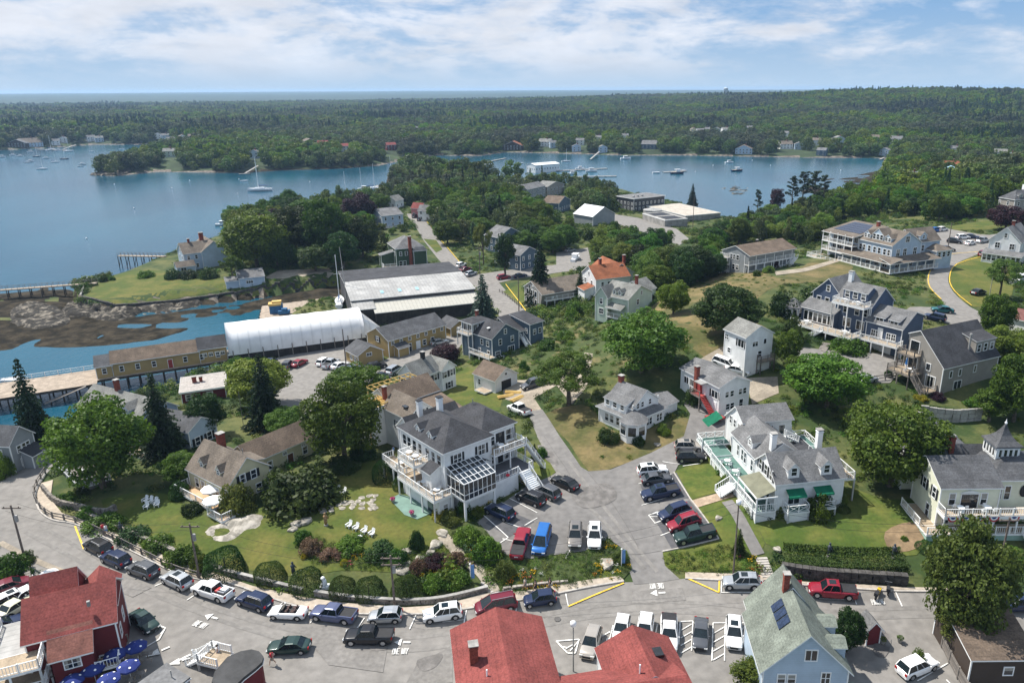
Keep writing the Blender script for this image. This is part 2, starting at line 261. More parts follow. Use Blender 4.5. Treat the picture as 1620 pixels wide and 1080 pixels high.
def rot2(x, y, a): return x*math.cos(a)-y*math.sin(a), x*math.sin(a)+y*math.cos(a)
# ---------------------------------------------------------------- ground, water
M_UNDER = mat('undergrowth', (.045, .078, .018), .95, .3, .11, col2=(.105, .11, .035), lo=.44, hi=.62, obj=False, fine=2.5, bump=.3)
M_FOREST = mat('forest_floor', (.028, .048, .018), .95, .3, .03, col2=(.045, .07, .025), obj=False, fine=.2)
M_FARWOOD = mat('far_forest', (.025, .045, .02), .95, .35, .012, obj=False, fine=.06)
M_MUD = mat('mud_and_seaweed', (.020, .017, .010), .95, .35, .25, col2=(.050, .040, .026), obj=False, fine=2.5, fc=.35, bump=.8, spec=.1)
M_ROCK = mat('shore_rock', (.085, .072, .055), .85, .4, .35, col2=(.22, .185, .15), obj=False, fine=2.2, bump=.9)
gi = np.arange(NY*NU).reshape(NY, NU); q = np.stack([gi[:-1, :-1], gi[:-1, 1:], gi[1:, 1:], gi[1:, :-1]], -1).reshape(-1, 4)
gv = np.stack([GX, GY, GZ], -1).reshape(-1, 3); qc = gv[q].mean(1); qd = np.hypot(qc[:, 0], qc[:, 1]); qs = sdist(qc[:, 0], qc[:, 1], POLY); qz = qc[:, 2]
mi = np.where(qd > 3300, 2, np.where(qd > 560, 1, 0)); mi = np.where((qz < 1.6+.8*vnoise(qc[:, 0], qc[:, 1], 9, 2)) & (qs < 6-2*(qd > 500)), 4, mi)
mi = np.where((qz < .8+.5*vnoise(qc[:, 0], qc[:, 1], 12, 7)) & (qd < 700), 3, mi)
go = link('ground', fastmesh('ground', gv, q, [M_UNDER, M_FOREST, M_FARWOOD, M_MUD, M_ROCK], mi, True)); tag(go, kind='structure')
m, t, b = newmat('sea_water'); nn = t.nodes; ll = t.links
b.inputs['Roughness'].default_value = .12; b.inputs['IOR'].default_value = 1.33; b.inputs['Specular IOR Level'].default_value = .5
g = nn.new('ShaderNodeNewGeometry'); mp = nn.new('ShaderNodeMapping'); mp.inputs['Scale'].default_value = (1, .55, 1); mp.inputs['Rotation'].default_value = (0, 0, .5); ll.new(g.outputs['Position'], mp.inputs[0])
na = nn.new('ShaderNodeTexNoise'); na.inputs['Scale'].default_value = .55; na.inputs['Detail'].default_value = 6; na.inputs['Roughness'].default_value = .65; ll.new(mp.outputs[0], na.inputs[0])
nb = nn.new('ShaderNodeTexNoise'); nb.inputs['Scale'].default_value = .012; nb.inputs['Detail'].default_value = 5; ll.new(mp.outputs[0], nb.inputs[0])
rr = nn.new('ShaderNodeValToRGB'); rr.color_ramp.elements[0].color = (.006, .052, .088, 1); rr.color_ramp.elements[1].color = (.012, .088, .132, 1); rr.color_ramp.elements[0].position = .35; rr.color_ramp.elements[1].position = .65; ll.new(nb.outputs[0], rr.inputs[0]); ll.new(rr.outputs[0], b.inputs['Base Color'])
bp = nn.new('ShaderNodeBump'); bp.inputs['Strength'].default_value = .55; bp.inputs['Distance'].default_value = .35; ll.new(na.outputs[0], bp.inputs['Height']); ll.new(bp.outputs[0], b.inputs['Normal'])
M_WATER = m
w = MB(); w.add([(-16000, -300, 0), (16000, -300, 0), (16000, 16000, 0), (-16000, 16000, 0)], [(0, 1, 2, 3)]); tag(w.build('sea_water', M_WATER), kind='structure')
# draped sheets
def smooth_poly(pts, n=4):
 pts = [np.array(p, float) for p in pts]; out = []; m_ = len(pts)
 for i in range(m_):
  a, b_, c, d = pts[i-1], pts[i], pts[(i+1) % m_], pts[(i+2) % m_]
  for k in range(n):
   t_ = k/n; out.append(.5*((2*b_)+(-a+c)*t_+(2*a-5*b_+4*c-d)*t_**2+(-a+3*b_-3*c+d)*t_**3))
 return out
REG = {}
def drape_w(name, W, mt, off, step=2.0, kind='structure', thick=0.0, jitter=0.0):
 """a sheet that follows the ground inside the world polygon W"""
 pts = []
 n = len(W)
 for i in range(n):
  a = np.array(W[i][:2], float); c = np.array(W[(i+1) % n][:2], float); k = max(1, int(np.linalg.norm(c-a)/step))
  for j in range(k): pts.append(a+(c-a)*j/k)
 B = np.array(pts); ne = len(B); xs = np.arange(B[:, 0].min(), B[:, 0].max(), step); ys = np.arange(B[:, 1].min(), B[:, 1].max(), step)
 if len(xs) and len(ys):
  X, Y = np.meshgrid(xs, ys); X = X.ravel()+(np.arange(X.size) % 2)*step*.3; Y = Y.ravel(); s = sdist(X, Y, B) > step*.45; B = np.vstack([B, np.stack([X[s], Y[s]], 1)])
 r = geometry.delaunay_2d_cdt([Vector(p) for p in B], [(i, (i+1) % ne) for i in range(ne)], [], 1, 1e-4)
 V = np.array([(p[0], p[1]) for p in r[0]]); Z = Hv(V[:, 0], V[:, 1])+off; Z = np.maximum(Z, .05+off); mb = MB(); k = len(V)
 fs = [tuple(f) for f in r[2]]
 mb.add(np.column_stack([V, Z]), fs)
 if thick:
  from collections import Counter
  cnt = Counter()
  for f in fs:
   for i in range(len(f)): cnt[(f[i], f[(i+1) % len(f)])] += 1
  ed = [e for e in cnt if (e[1], e[0]) not in cnt]
  vs = []; ff = []
  for a, c in ed: m_ = len(vs); vs += [(V[a][0], V[a][1], Z[a]), (V[c][0], V[c][1], Z[c]), (V[c][0], V[c][1], Z[c]-thick), (V[a][0], V[a][1], Z[a]-thick)]; ff.append((m_+3, m_+2, m_+1, m_))
  mb.add(vs, ff)
 o = mb.build(name, mt); tag(o, kind=kind); REG.setdefault(name, []).append(np.array([p[:2] for p in W])); return o
def drape(name, px, mt, off, step=2.0, smooth=0, **k):
 W = [P(*p) for p in px]
 if smooth: W = smooth_poly(W, smooth)
 return drape_w(name, W, mt, off, step, **k)
# ---------------------------------------------------------------- surfaces lying on the ground
M_ASPH = mat('old_asphalt', (.20, .188, .172), .88, .07, .09, obj=False, fine=.9, bump=.1, lo=.3, hi=.7)
M_ASPH2 = mat('lot_asphalt', (.17, .162, .153), .88, .13, .1, obj=False, fine=1.0, bump=.1, lo=.3, hi=.72)
M_ASPHD = mat('fresh_asphalt', (.085, .085, .09), .85, .12, .3, obj=False, fine=2)
M_CONC = mat('concrete_pavement', (.40, .34, .27), .9, .1, .4, obj=False, fine=2)
M_KERB = mat('granite_kerb', (.42, .39, .35), .85, .15, 1.5, obj=False)
M_GRAV = mat('gravel', (.29, .25, .195), .95, .18, .3, obj=False, fine=3, bump=.4)
M_LAWN = mat('lawn_grass', (.075, .105, .016), .95, .2, .16, col2=(.14, .125, .03), lo=.45, hi=.72, obj=False, fine=1.8, bump=.25)
M_LAWNG = mat('green_lawn', (.062, .100, .014), .95, .18, .2, col2=(.108, .118, .024), obj=False, fine=1.8, bump=.25)
M_DRY = mat('dry_grass', (.085, .09, .026), .95, .2, .13, col2=(.195, .145, .065), lo=.40, hi=.66, obj=False, fine=1.5, bump=.3)
M_SOIL = mat('bare_soil', (.2, .14, .08), .95, .25, .3, obj=False, fine=2)
M_MULCH = mat('garden_bed_soil', (.05, .07, .02), .95, .3, .5, obj=False, fine=2)
M_WHITEP = mat('white_road_paint', (.68, .67, .63), .7, .12, 1.5, obj=False, fine=3)
M_YELP = mat('yellow_road_paint', (.72, .47, .05), .7, .12, 1.5, obj=False, fine=3)
M_PATCHC = mat('tar_seam', (.10, .095, .09), .7, .1, 1, obj=False)
M_PATIO = mat('green_painted_patio', (.15, .24, .20), .8, .12, .6, obj=False)
M_BRICKP = mat('brick_paving', (.36, .27, .19), .9, .15, 1.2, obj=False, fine=3)
M_DECKW = mat('weathered_deck_boards', (.34, .27, .19), .85, .15, .8, fine=5)
def strip(name, px, width, mt, off, n=3, **k):           # ribbon along a line of pixels, width in metres
 W = [P(*p)[:2] for p in px]
 if n > 1 and len(W) > 2: 
  Q = smooth_poly([W[0]]+W+[W[-1]]*2, n); W = Q[n:(len(W))*n+1]
 W = [np.array(w_) for w_ in W]; Lf = []; Rt = []
 for i, p in enumerate(W):
  d = W[min(i+1, len(W)-1)]-W[max(i-1, 0)]; d /= np.linalg.norm(d)+1e-9; nrm = np.array([-d[1], d[0]])*width/2; Lf.append(p+nrm); Rt.append(p-nrm)
 return drape_w(name, Lf+Rt[::-1], mt, off, 1.0, **k)
ROAD = [(-260,800),(-120,770),(28,737),(78,716),(95,722),(84,738),(72,751),(57,779),(62,807),(83,823),(117,829),(167,851),(222,879),(278,907),(320,918),(362,923),(433,948),(497,966),(572,972),(670,972),(749,962),(816,951),(889,938),(987,921),(1084,915),(1140,918),(1220,920),(1269,926),(1351,932),(1424,936),(1500,937),(1620,938),(1900,935),(1990,1180),(1300,1260),(600,1260),(-200,1230),(-300,900),(0,858),(50,884),(119,912),(90,935),(30,920),(-40,905),(-330,880)]
drape('road_surface', ROAD, M_ASPH, .05, 2.0)
LOT = [(1003,925),(996,905),(985,868),(960,850),(925,872),(840,884),(800,878),(770,850),(755,826),(790,800),(835,768),(868,755),(880,748),(878,738),(852,695),(838,662),(842,650),(858,648),(885,690),(919,739),(931,746),(966,743),(1029,717),(1067,698),(1082,690),(1092,655),(1139,650),(1160,662),(1165,700),(1125,716),(1116,724),(1073,736),(1066,750),(1092,790),(1136,853),(1048,872),(1052,895),(1075,916)]
drape('car_park_surface', LOT, M_ASPH2, .09, 1.6)
drape('car_park_surface', [(1029,812),(1090,792),(1137,852),(1062,868)], M_ASPHD, .13, 1.5)
drape('car_park_surface', [(1013,768),(1070,748),(1092,788),(1024,797)], M_ASPHD, .13, 1.5)
drape('car_park_surface', [(768,828),(798,806),(845,826),(806,850)], M_ASPHD, .13, 1.5)
drape('driveway', [(842,655),(858,650),(845,630),(880,610),(905,640),(930,610),(938,560),(925,558),(915,590),(860,600),(800,602),(795,618),(800,632),(826,640)], M_GRAV, .08, 1.5)
drape('driveway', [(1092,655),(1139,651),(1135,620),(1120,605),(1096,612),(1082,640)], M_ASPH2, .10, 1.5)
# waterfront car park and street behind
drape('waterfront_car_park', [(408,588),(440,566),(480,556),(560,545),(600,573),(640,556),(700,535),(735,520),(790,500),(800,505),(770,528),(730,545),(720,558),(690,560),(660,572),(625,592),(560,620),(520,640),(470,660),(440,640),(420,610)], M_ASPH, .06, 2.0)
strip('back_street', [(654,338),(662,350),(680,376),(706,408),(730,432),(752,455)], 6.5, M_ASPH, .07)
drape('back_street', [(738,425),(760,438),(790,448),(826,486),(838,500),(818,512),(790,500),(768,470),(752,462),(735,446)], M_ASPH, .075, 2.0)
for q in [[(668,344),(692,372),(718,404),(742,432)],[(800,450),(820,476),(832,492)],[(1560,398),(1500,403),(1481,414),(1469,436),(1471,455),(1489,474)],[(1562,404),(1514,418),(1502,440),(1510,461),(1537,484)]]: strip('painted_line', q, .22, M_YELP, .17)
drape('side_street', [(742,436),(800,428),(870,420),(930,415),(935,425),(880,432),(810,443),(770,452)], M_ASPH, .10, 2.5)
drape('side_street', [(880,400),(930,392),(935,415),(880,420)], M_ASPH, .12, 2.5)
drape('yard_surface', [(965,338),(1010,345),(1070,362),(1090,378),(1075,388),(1020,368),(970,352)], M_ASPH, .09, 3)
# hill road on the right
HR = [(1535,398),(1500,402),(1488,415),(1478,440),(1500,470),(1530,495),(1560,505),(1560,520),(1515,512),(1470,500),(1440,488),(1450,478),(1484,486),(1488,472),(1468,452),(1462,430),(1472,412),(1490,398),(1470,392),(1440,372),(1466,364),(1500,366),(1560,366),(1600,362),(1640,355),(1680,350),(1680,362),(1620,372),(1580,388),(1552,400),(1516,406)]
drape('hill_road', [(1680,348),(1610,362),(1565,372),(1520,366),(1478,360),(1455,372),(1468,392),(1500,400),(1480,414),(1467,436),(1470,455),(1490,475),(1488,486),(1440,486),(1440,500),(1500,512),(1545,520),(1560,500),(1535,486),(1508,462),(1500,440),(1512,418),(1548,402),(1590,385),(1640,372),(1690,364)], M_ASPH, .08, 2.0, smooth=3)
drape('inn_forecourt', [(1262,548),(1330,556),(1400,560),(1440,575),(1408,606),(1370,606),(1330,592),(1270,576),(1240,566)], M_ASPH, .09, 1.6)
drape('gravel_yard', [(1105,570),(1150,545),(1150,600),(1230,596),(1232,622),(1190,640),(1180,600),(1150,592)], M_GRAV, .07, 1.6)
# lawns
drape('lawn', [(500,745),(560,722),(612,740),(640,790),(690,820),(706,850),(735,870),(700,905),(620,905),(540,902),(470,912),(420,905),(330,890),(200,835),(160,790),(260,780),(330,820),(420,800),(470,780)], M_LAWN, .05, 2.0, smooth=2)
drape('lawn', [(845,720),(868,700),(884,742),(868,756),(838,762),(800,775),(795,755)], M_LAWNG, .06, 1.5)
drape('lawn', [(1066,746),(1120,724),(1165,740),(1150,775),(1092,790)], M_LAWNG, .06, 1.5)
drape('lawn', [(1094,792),(1165,775),(1210,860),(1190,900),(1100,906),(1052,898),(1046,874),(1138,855)], M_LAWNG, .06, 1.5)
drape('lawn', [(1180,800),(1240,790),(1340,770),(1400,790),(1460,790),(1475,850),(1450,878),(1380,884),(1250,876),(1212,860)], M_LAWNG, .06, 1.8)
drape('bare_ground', [(1400,842),(1440,826),(1462,845),(1450,868),(1410,872)], M_SOIL, .10, 1.2, smooth=3)
drape('dry_lawn', [(861,655),(920,640),(945,655),(985,690),(1080,660),(1090,672),(1084,690),(1030,716),(965,742),(931,745),(900,700)], M_DRY, .06, 1.8, smooth=2)
drape('hill_meadow', [(1000,520),(1050,470),(1110,450),(1170,420),(1230,440),(1280,415),(1340,410),(1340,440),(1240,450),(1200,470),(1180,500),(1215,520),(1200,560),(1150,562),(1120,570),(1080,540),(1040,530)], M_DRY, .05, 3, smooth=2)
M_WEED = mat('weedy_slope', (.06, .085, .022), .95, .2, .14, col2=(.17, .135, .06), lo=.5, hi=.68, obj=False, fine=1.5, bump=.3)
drape('weedy_slope', [(800,560),(860,540),(930,510),(1000,540),(1030,570),(1000,600),(930,590),(880,580),(850,600),(800,600),(770,600)], M_WEED, .04, 3, smooth=2)
drape('lawn', [(690,610),(740,580),(800,610),(790,650),(720,650)], M_LAWN, .05, 2)
drape('point_lawn', [(135,470),(150,455),(175,438),(215,428),(255,428),(345,440),(365,446),(356,458),(290,470),(220,480),(160,480)], M_LAWN, .06, 2, smooth=2)
drape('point_lawn', [(360,462),(420,455),(530,434),(540,446),(470,458),(400,470)], M_LAWN, .06, 2)
drape('gravel_yard', [(418,440),(440,428),(520,425),(528,432),(440,446)], M_GRAV, .10, 2)
drape('lawn', [(1506,415),(1560,405),(1600,420),(1600,470),(1540,486),(1508,456)], M_LAWN, .06, 2, smooth=2)
drape('gravel_path', [(1225,430),(1270,425),(1325,410),(1328,414),(1275,430),(1228,436)], M_GRAV, .12, 2)
drape('lawn', [(1500,358),(1560,350),(1600,350),(1600,358),(1560,364),(1510,364)], M_LAWN, .06, 3)
drape('lawn', [(795,462),(822,450),(838,468),(842,490),(828,488),(805,470)], M_LAWN, .1, 1.5)
drape('lawn', [(670,378),(690,380),(700,395),(690,400)], M_LAWN, .1, 2)
drape('patio', [(616,790),(632,782),(690,798),(693,808),(660,822),(640,815)], M_PATIO, .12, 1.2)
drape('garden_bed', [(735,872),(760,830),(800,880),(840,886),(925,874),(956,853),(992,872),(1000,900),(985,918),(900,930),(800,945),(770,930),(745,900)], M_MULCH, .13, 1.5)
# pavements: raised 0.13 m with granite edge
def pavement(px, name='pavement', mt=M_CONC, off=.18): drape(name, px, mt, off, 1.2, thick=.25)
pavement([(66,765),(84,760),(80,790),(98,812),(125,822),(200,852),(260,880),(330,905),(400,928),(470,944),(550,955),(640,962),(700,958),(765,940),(830,936),(980,912),(987,919),(889,937),(816,950),(749,961),(670,971),(572,971),(497,965),(433,947),(362,922),(320,917),(278,906),(222,878),(167,850),(117,828),(83,822),(62,806),(58,780)])
pavement([(1084,906),(1140,908),(1210,911),(1269,921),(1351,925),(1424,930),(1500,932),(1500,936.5),(1424,935.5),(1351,931.5),(1269,925.5),(1220,920),(1140,918),(1084,915)])
strip('kerb', [(72,751),(57,779),(62,807),(83,823),(117,829),(167,851),(222,879),(278,907),(320,918),(362,923),(433,948),(497,966),(572,972),(670,972),(749,962),(816,951),(889,938),(987,920)], .22, M_KERB, .22, thick=.2)
strip('kerb', [(1084,915.5),(1140,918.5),(1220,920.5),(1269,926),(1351,932),(1424,936),(1500,937)], .2, M_KERB, .22, thick=.2)
strip('garden_path', [(700,848),(718,868),(742,892),(760,905),(775,925),(782,938)], 1.5, M_GRAV, .2)
strip('garden_path', [(1150,793),(1165,812),(1180,840),(1200,878)], 1.6, M_ASPH2, .12)
drape('brick_path', [(1093,793),(1155,776),(1162,786),(1102,804)], M_BRICKP, .13, 1.2)
drape('concrete_path', [(815,760),(826,750),(856,764),(838,773)], M_CONC, .13, 1.2)
strip('kerb', [(1066,748),(1092,790),(1137,853),(1048,873)], .18, M_KERB, .2, n=1, thick=.15)
strip('dirt_edge', [(119,912),(50,884),(0,858)], .8, M_GRAV, .1)
# ---- painted markings
def line(a, b, w=.13, mt=None, name='painted_line', off=.16):
 strip(name, [a, b], w, mt or M_WHITEP, off, n=1)
def wline(pts, w=.13, mt=None, off=.16, name='painted_line'):
 for a, b in zip(pts[:-1], pts[1:]): line(a, b, w, mt, name, off)
for a, b in [((212,890),(188,880)),((271,917),(245,928)),((316,937),(296,950)),((448,953),(432,970)),((504,970),(491,986)),((577,978),(565,995)),((658,974),(648,996)),((738,966),(734,987)),((818,954),(816,970)),((895,940),(899,959)),((1351,946),(1355,957)),((1417,938),(1427,960)),((1568,960),(1574,970)),
    ((1197,918),(1211,938)),((1268,940),(1290,946))]: line(a, b)
line((119,833),(133,869), .22, M_YELP); line((133,869),(138,869))
wline([(899,960),(987,923)], .2, M_YELP); wline([(1084,914),(1137,938),(1138,918)], .2, M_YELP); line((1141,938),(1141,920))
wline([(1140,938),(1209,938)], .1); wline([(1290,947),(1350,950)], .1); wline([(1590,963),(1620,963)], .1); wline([(700,985),(735,981)], .1)
wline([(764,815),(804,851),(788,862)]); line((797,826),(830,838)); line((806,789),(850,812)); line((795,853),(813,857)); line((905,865),(895,884)); line((830,832),(850,820))
wline([(1015,800),(1072,782),(1067,770)]); line((1032,814),(1055,806)); line((1035,829),(1065,817)); line((1045,848),(1070,838)); wline([(1026,816),(1040,810),(1052,822),(1036,828),(1026,816)], .1); line((1028,818),(1048,818), .1)
line((1048,731),(1075,735)); line((1080,738),(1108,734)); line((1010,766),(1040,758))
# stalls along the lower street
for x0, y0, x1, y1 in [(1005,990,998,1010),(1040,988,1036,1010),(1076,984,1074,1020),(970,990,962,1020)]: line((x0,y0),(x1,y1))
wline([(1096,984),(1096,983),(1076,984),(1072,1022)]); wline([(1096,984),(1094,1030)])
for k in range(4): line((1094,988+k*12),(1077,998+k*12), .12)
wline([(1128,986),(1180,986)]); wline([(1128,986),(1126,1046)]); wline([(1147,988),(1146,1046)])
for k in range(4): line((1147,992+k*14),(1128,1003+k*14), .12)
for k in range(2): line((1180,988+k*16),(1172,1000+k*16), .12)
wline([(880,1015),(916,1012),(910,1034),(898,1034),(880,1015)], .16)
for k in range(3): line((915-k*8,1015+k*5),(902-k*7,1030-k*3), .14)
wline([(939,1045),(951,1008),(965,1000)], .16); wline([(962,1010),(952,1044)], .3)
wline([(240,986),(262,994),(252,1012),(228,1026)], .16); line((254,990),(246,1000)); line((262,994),(254,1004))
wline([(280,1047),(302,1036)], .3)
for a, b in [((1451,1078),(1499,1050)),((1480,1056),(1482,1046)),((1497,1076),(1510,1090))]: line(a, b)
def dart(c, ang, L_=1.3, name='painted_arrow'):          # arrowhead and shaft
 c = P(*c)[:2]; q = lambda x, y: np.array(c)+np.array(rot2(x, y, ang))
 drape_w(name, [q(-L_*.75, 0), q(-L_*.1, .55), q(-L_*.1, -.55)], M_WHITEP, .17, 1.0); drape_w(name, [q(.05, .13), q(.9, .13), q(.9, -.13), q(.05, -.13)], M_WHITEP, .17, 1.0)
dart((335,977), -.32); dart((1041,939), .02); dart((637,1017), .0); dart((255,1030), .7, 2.2); dart((287,1046), .5, 1.7)
GLY = {'O': [[(0,0),(0,1),(.6,1),(.6,0),(0,0)]], 'N': [[(0,0),(0,1),(.6,0),(.6,1)]], 'E': [[(.6,0),(0,0),(0,1),(.6,1)],[(0,.5),(.5,.5)]], 'W': [[(0,1),(.15,0),(.35,.8),(.55,0),(.7,1)]], 'A': [[(0,0),(.3,1),(.6,0)],[(.12,.4),(.48,.4)]], 'Y': [[(0,1),(.3,.5),(.6,1)],[(.3,.5),(.3,0)]], 'P': [[(0,0),(0,1),(.6,1),(.6,.5),(0,.5)]], 'R': [[(0,0),(0,1),(.6,1),(.6,.5),(0,.5)],[(.2,.5),(.6,0)]], 'K': [[(0,0),(0,1)],[(.6,1),(0,.5),(.6,0)]], 'I': [[(.2,0),(.2,1)]], 'G': [[(.6,1),(0,1),(0,0),(.6,0),(.6,.45),(.35,.45)]]}
def letters(txt, c, ang, h=.85, k=.36):
 c = P(*c)[:2]; W_ = sum(.85*k*h if ch != ' ' else .25*h for ch in txt); x = -W_/2
 for ch in txt:
  if ch == ' ': x += .25*h; continue
  mb = MB(); st = .075
  for pl in GLY[ch]:
   for a, b in zip(pl[:-1], pl[1:]):
    p = []
    for u_, v_ in (a, b): p.append(np.array(rot2(x+u_*k*h, (v_-.5)*h, ang))+c)
    d = p[1]-p[0]; d /= np.linalg.norm(d); n_ = np.array([-d[1], d[0]])*st/2; p0 = p[0]-d*st/2; p1 = p[1]+d*st/2; qd_ = [p0-n_, p1-n_, p1+n_, p0+n_]
    mb.add([(v[0], v[1], H(*v)+.17) for v in qd_], [(0,1,2,3)])
  o = mb.build('painted_letter', M_WHITEP); tag(o, kind='structure'); x += .85*k*h
letters('ONE WAY', (1038,928), math.pi+.02); letters('ONE WAY', (634,1031), .03); letters('ONE WAY', (318,989), -.35); letters('PARKING', (1389,953), -.03, .7)
M_ASPHP = mat('patched_asphalt', (.188, .177, .163), .9, .08, .3, obj=False, fine=2); M_STAIN = mat('oily_asphalt', (.15, .14, .13), .8, .2, .8, obj=False, fine=1)
for q in [[(470,992),(560,988),(612,1030),(606,1064),(520,1052)],[(700,1030),(716,1020),(716,1080),(640,1085),(660,1050)],[(180,905),(240,930),(210,945),(160,925)],[(1000,935),(1080,930),(1085,950),(1000,955)]]: drape('asphalt_patch', q, M_ASPHP, .1, 1.6)
for q in [[(905,780),(960,765),(975,790),(925,805)],[(660,1045),(700,1035),(690,1055),(668,1062)],[(850,705),(870,712),(884,735),(866,730)],[(585,1022),(610,1020),(612,1028),(590,1030)],[(1395,1000),(1410,1012),(1400,1040),(1380,1030)],[(560,585),(590,590),(560,608),(540,600)],[(1040,782),(1066,774),(1070,784),(1046,792)]]: drape('oil_stain', q, M_STAIN, .135, 1.0, smooth=3)
M_TRACK = mat('worn_wheel_path', (.195, .184, .169), .88, .07, .2, obj=False, fine=1.5)
for q in [[(1500,962),(1250,966),(1050,952),(900,966),(760,995),(620,1010),(480,1000),(360,970),(260,930),(150,880),(60,830)],[(1500,975),(1250,980),(1050,968),(900,982),(760,1012),(640,1030),(500,1020),(380,992),(250,944),(130,890),(40,842)],[(852,690),(890,760),(960,830),(1020,900)],[(1040,905),(985,840),(930,770),(900,730)]]: strip('worn_wheel_path', q, .55, M_TRACK, .075 if q[0][0] > 1100 else .12)
# tar-sealed cracks
for pl in [[(860,690),(880,720),(900,750),(915,790)],[(930,748),(960,785),(990,830),(1010,868)],[(960,873),(1000,878),(1045,872)],[(205,690),(150,740)]]:
 strip('sealed_crack', pl, .05, M_PATCHC, .155)
for c in [(882,980),(1395,1000)]:
 p = P(*c); drape_w('manhole_cover', [(p[0]+.4*math.cos(a), p[1]+.4*math.sin(a)) for a in np.linspace(0, 6.28, 13)[:-1]], M_PATCHC, .15, 1)
# ---------------------------------------------------------------- building kit
def siding(name, col, rnd=0): return mat(name, col, .75, .07, .5, stripe=(4.5, 2, .02, .14))
def shingle(name, col, v=.2): return mat(name, col, .92, v, .45, fine=5, fc=.3, stripe=(4.2, 2, .01, .2))
S_WHITE = siding('white_clapboard', (.74, .75, .74)); S_CREAM = siding('cream_clapboard', (.70, .71, .56)); S_YEL = siding('ochre_clapboard', (.38, .275, .12)); S_TAN = siding('pale_yellow_clapboard', (.56, .52, .34))
S_BLUE = siding('slate_blue_clapboard', (.085, .125, .165)); S_NAVY = siding('deep_blue_clapboard', (.075, .105, .165)); S_GREY = siding('grey_clapboard', (.27, .29, .30)); S_SHAKE = siding('silvered_cedar_shingle', (.30, .28, .25))
S_LBLUE = siding('pale_blue_clapboard', (.40, .49, .58)); S_LGREEN = siding('sage_clapboard', (.46, .54, .45)); S_DGREEN = siding('dark_green_clapboard', (.05, .085, .05)); S_RED = siding('barn_red_clapboard', (.13, .018, .022)); S_BROWN = siding('dark_brown_clapboard', (.06, .045, .035))
S_PINK = siding('pink_clapboard', (.5, .2, .2)); S_DGREY = siding('charcoal_clapboard', (.07, .07, .075)); S_BASE = mat('mint_green_board', (.30, .45, .38), .8, .08, 1)
R_GREY = shingle('grey_shingle', (.15, .15, .15)); R_DARK = shingle('charcoal_shingle', (.052, .053, .058)); R_BROWN = shingle('brown_shingle', (.14, .105, .078)); R_LGREY = shingle('light_grey_shingle', (.19, .19, .175)); R_RED = shingle('red_shingle', (.20, .052, .045), .16); R_ORANGE = shingle('rust_shingle', (.24, .085, .04)); R_SAGE = shingle('sage_shingle', (.165, .185, .155)); R_MGREY = shingle('mid_grey_shingle', (.085, .087, .092)); R_TAN = shingle('weathered_tan_shingle', (.15, .125, .1))
M_TRIM = mat('white_trim', (.78, .79, .78), .6, .04, 1); M_GLASS = mat('window_glass', (.018, .024, .03), .07, .5, .8, spec=.8, rnd=.7); M_CHIMB = mat('chimney_brick', (.22, .06, .04), .9, .25, 4, fine=12); M_BLACKT = mat('black_shutter', (.02, .022, .025), .6, .1, 1)
M_METALR = mat('white_metal_roof', (.34, .335, .32), .6, .16, .22, fine=1.2, fc=.14, stripe=(1.1, 0, .02, .25)); M_CONCW = mat('concrete_wall', (.30, .29, .27), .9, .2, .4, fine=3); M_DOOR = mat('dark_opening', (.02, .02, .022), .5, .1, 1); M_AWN = mat('green_canvas', (.015, .22, .12), .8, .1, 1); M_TEAL = mat('teal_painted_deck', (.085, .165, .14), .8, .12, .8); M_FLATR = mat('grey_membrane_roof', (.16, .16, .16), .9, .15, .4, fine=3); M_DARKW = mat('tarred_timber', (.035, .032, .03), .85, .3, .6, stripe=(1.2, 0, .03, .3)); M_PVC = mat('white_tent_fabric', (.76, .76, .75), .6, .06, .4, stripe=(.42, 0, .03, .16)); M_SOLAR = mat('solar_cell', (.02, .03, .06), .12, .3, 3, spec=.7); M_NEWWOOD = mat('new_yellow_timber', (.55, .38, .13), .8, .12, 1.5)
M_WOODG = mat('grey_weathered_wood', (.20, .18, .16), .9, .2, 1.5, fine=6); M_STAIRW = M_TRIM
FACE = {'S': 0.0, 'W': -math.pi/2, 'E': math.pi/2, 'N': math.pi}
WC = {}; M_BLIND = mat('linen_blind', (.30,.29,.26), .8, .1, 2)
def pick(c): return c[0], c[1][random.choice((0, 0, 0, 1, 2))]
def win_mesh(w, h, st):
 k = (round(w, 2), round(h, 2), st)
 if k in WC: return pick(WC[k])
 f = MB(); t = .11
 for b_ in ((-w/2-t, 0-t, w/2+t, 0), (-w/2-t, h, w/2+t, h+t*1.2), (-w/2-t, 0, -w/2, h), (w/2, 0, w/2+t, h)): f.box(b_[0], -.07, b_[1], b_[2], .02, b_[3])
 n = int(st[0]) if st[0].isdigit() else 1
 for i in range(1, n): f.box(-w/2+w*i/n-.04, -.05, 0, -w/2+w*i/n+.04, .01, h)
 if 'd' in st or st == 'x': f.box(-w/2, -.045, h/2-.035, w/2, .01, h/2+.035)
 mats = [M_TRIM]
 if 's' in st:
  mats.append(M_BLACKT)
  for s in (-1, 1): f.box(s*(w/2+t), -.06, 0, s*(w/2+t+w*.42/max(1, n)+.1), .01, h, 1)
 fm = f.mesh('window', mats); ps = [MB().box(-w/2, -.015, 0, w/2, .02, h).mesh('pane', M_GLASS), MB().box(-w/2, -.015, 0, w/2, .02, h*.55).box(-w/2, -.018, h*.55, w/2, .02, h, 1).mesh('pane', [M_GLASS, M_BLIND]), MB().box(-w/2, -.015, 0, w/2, .02, h).box(-w/2+.02, -.02, .04, -w*.28, -.016, h, 1).box(w*.28, -.02, .04, w/2-.02, -.016, h, 1).mesh('pane', [M_GLASS, M_BLIND])]; WC[k] = (fm, ps); return pick(WC[k])
HOUSES = []                                              # footprints for keeping trees off
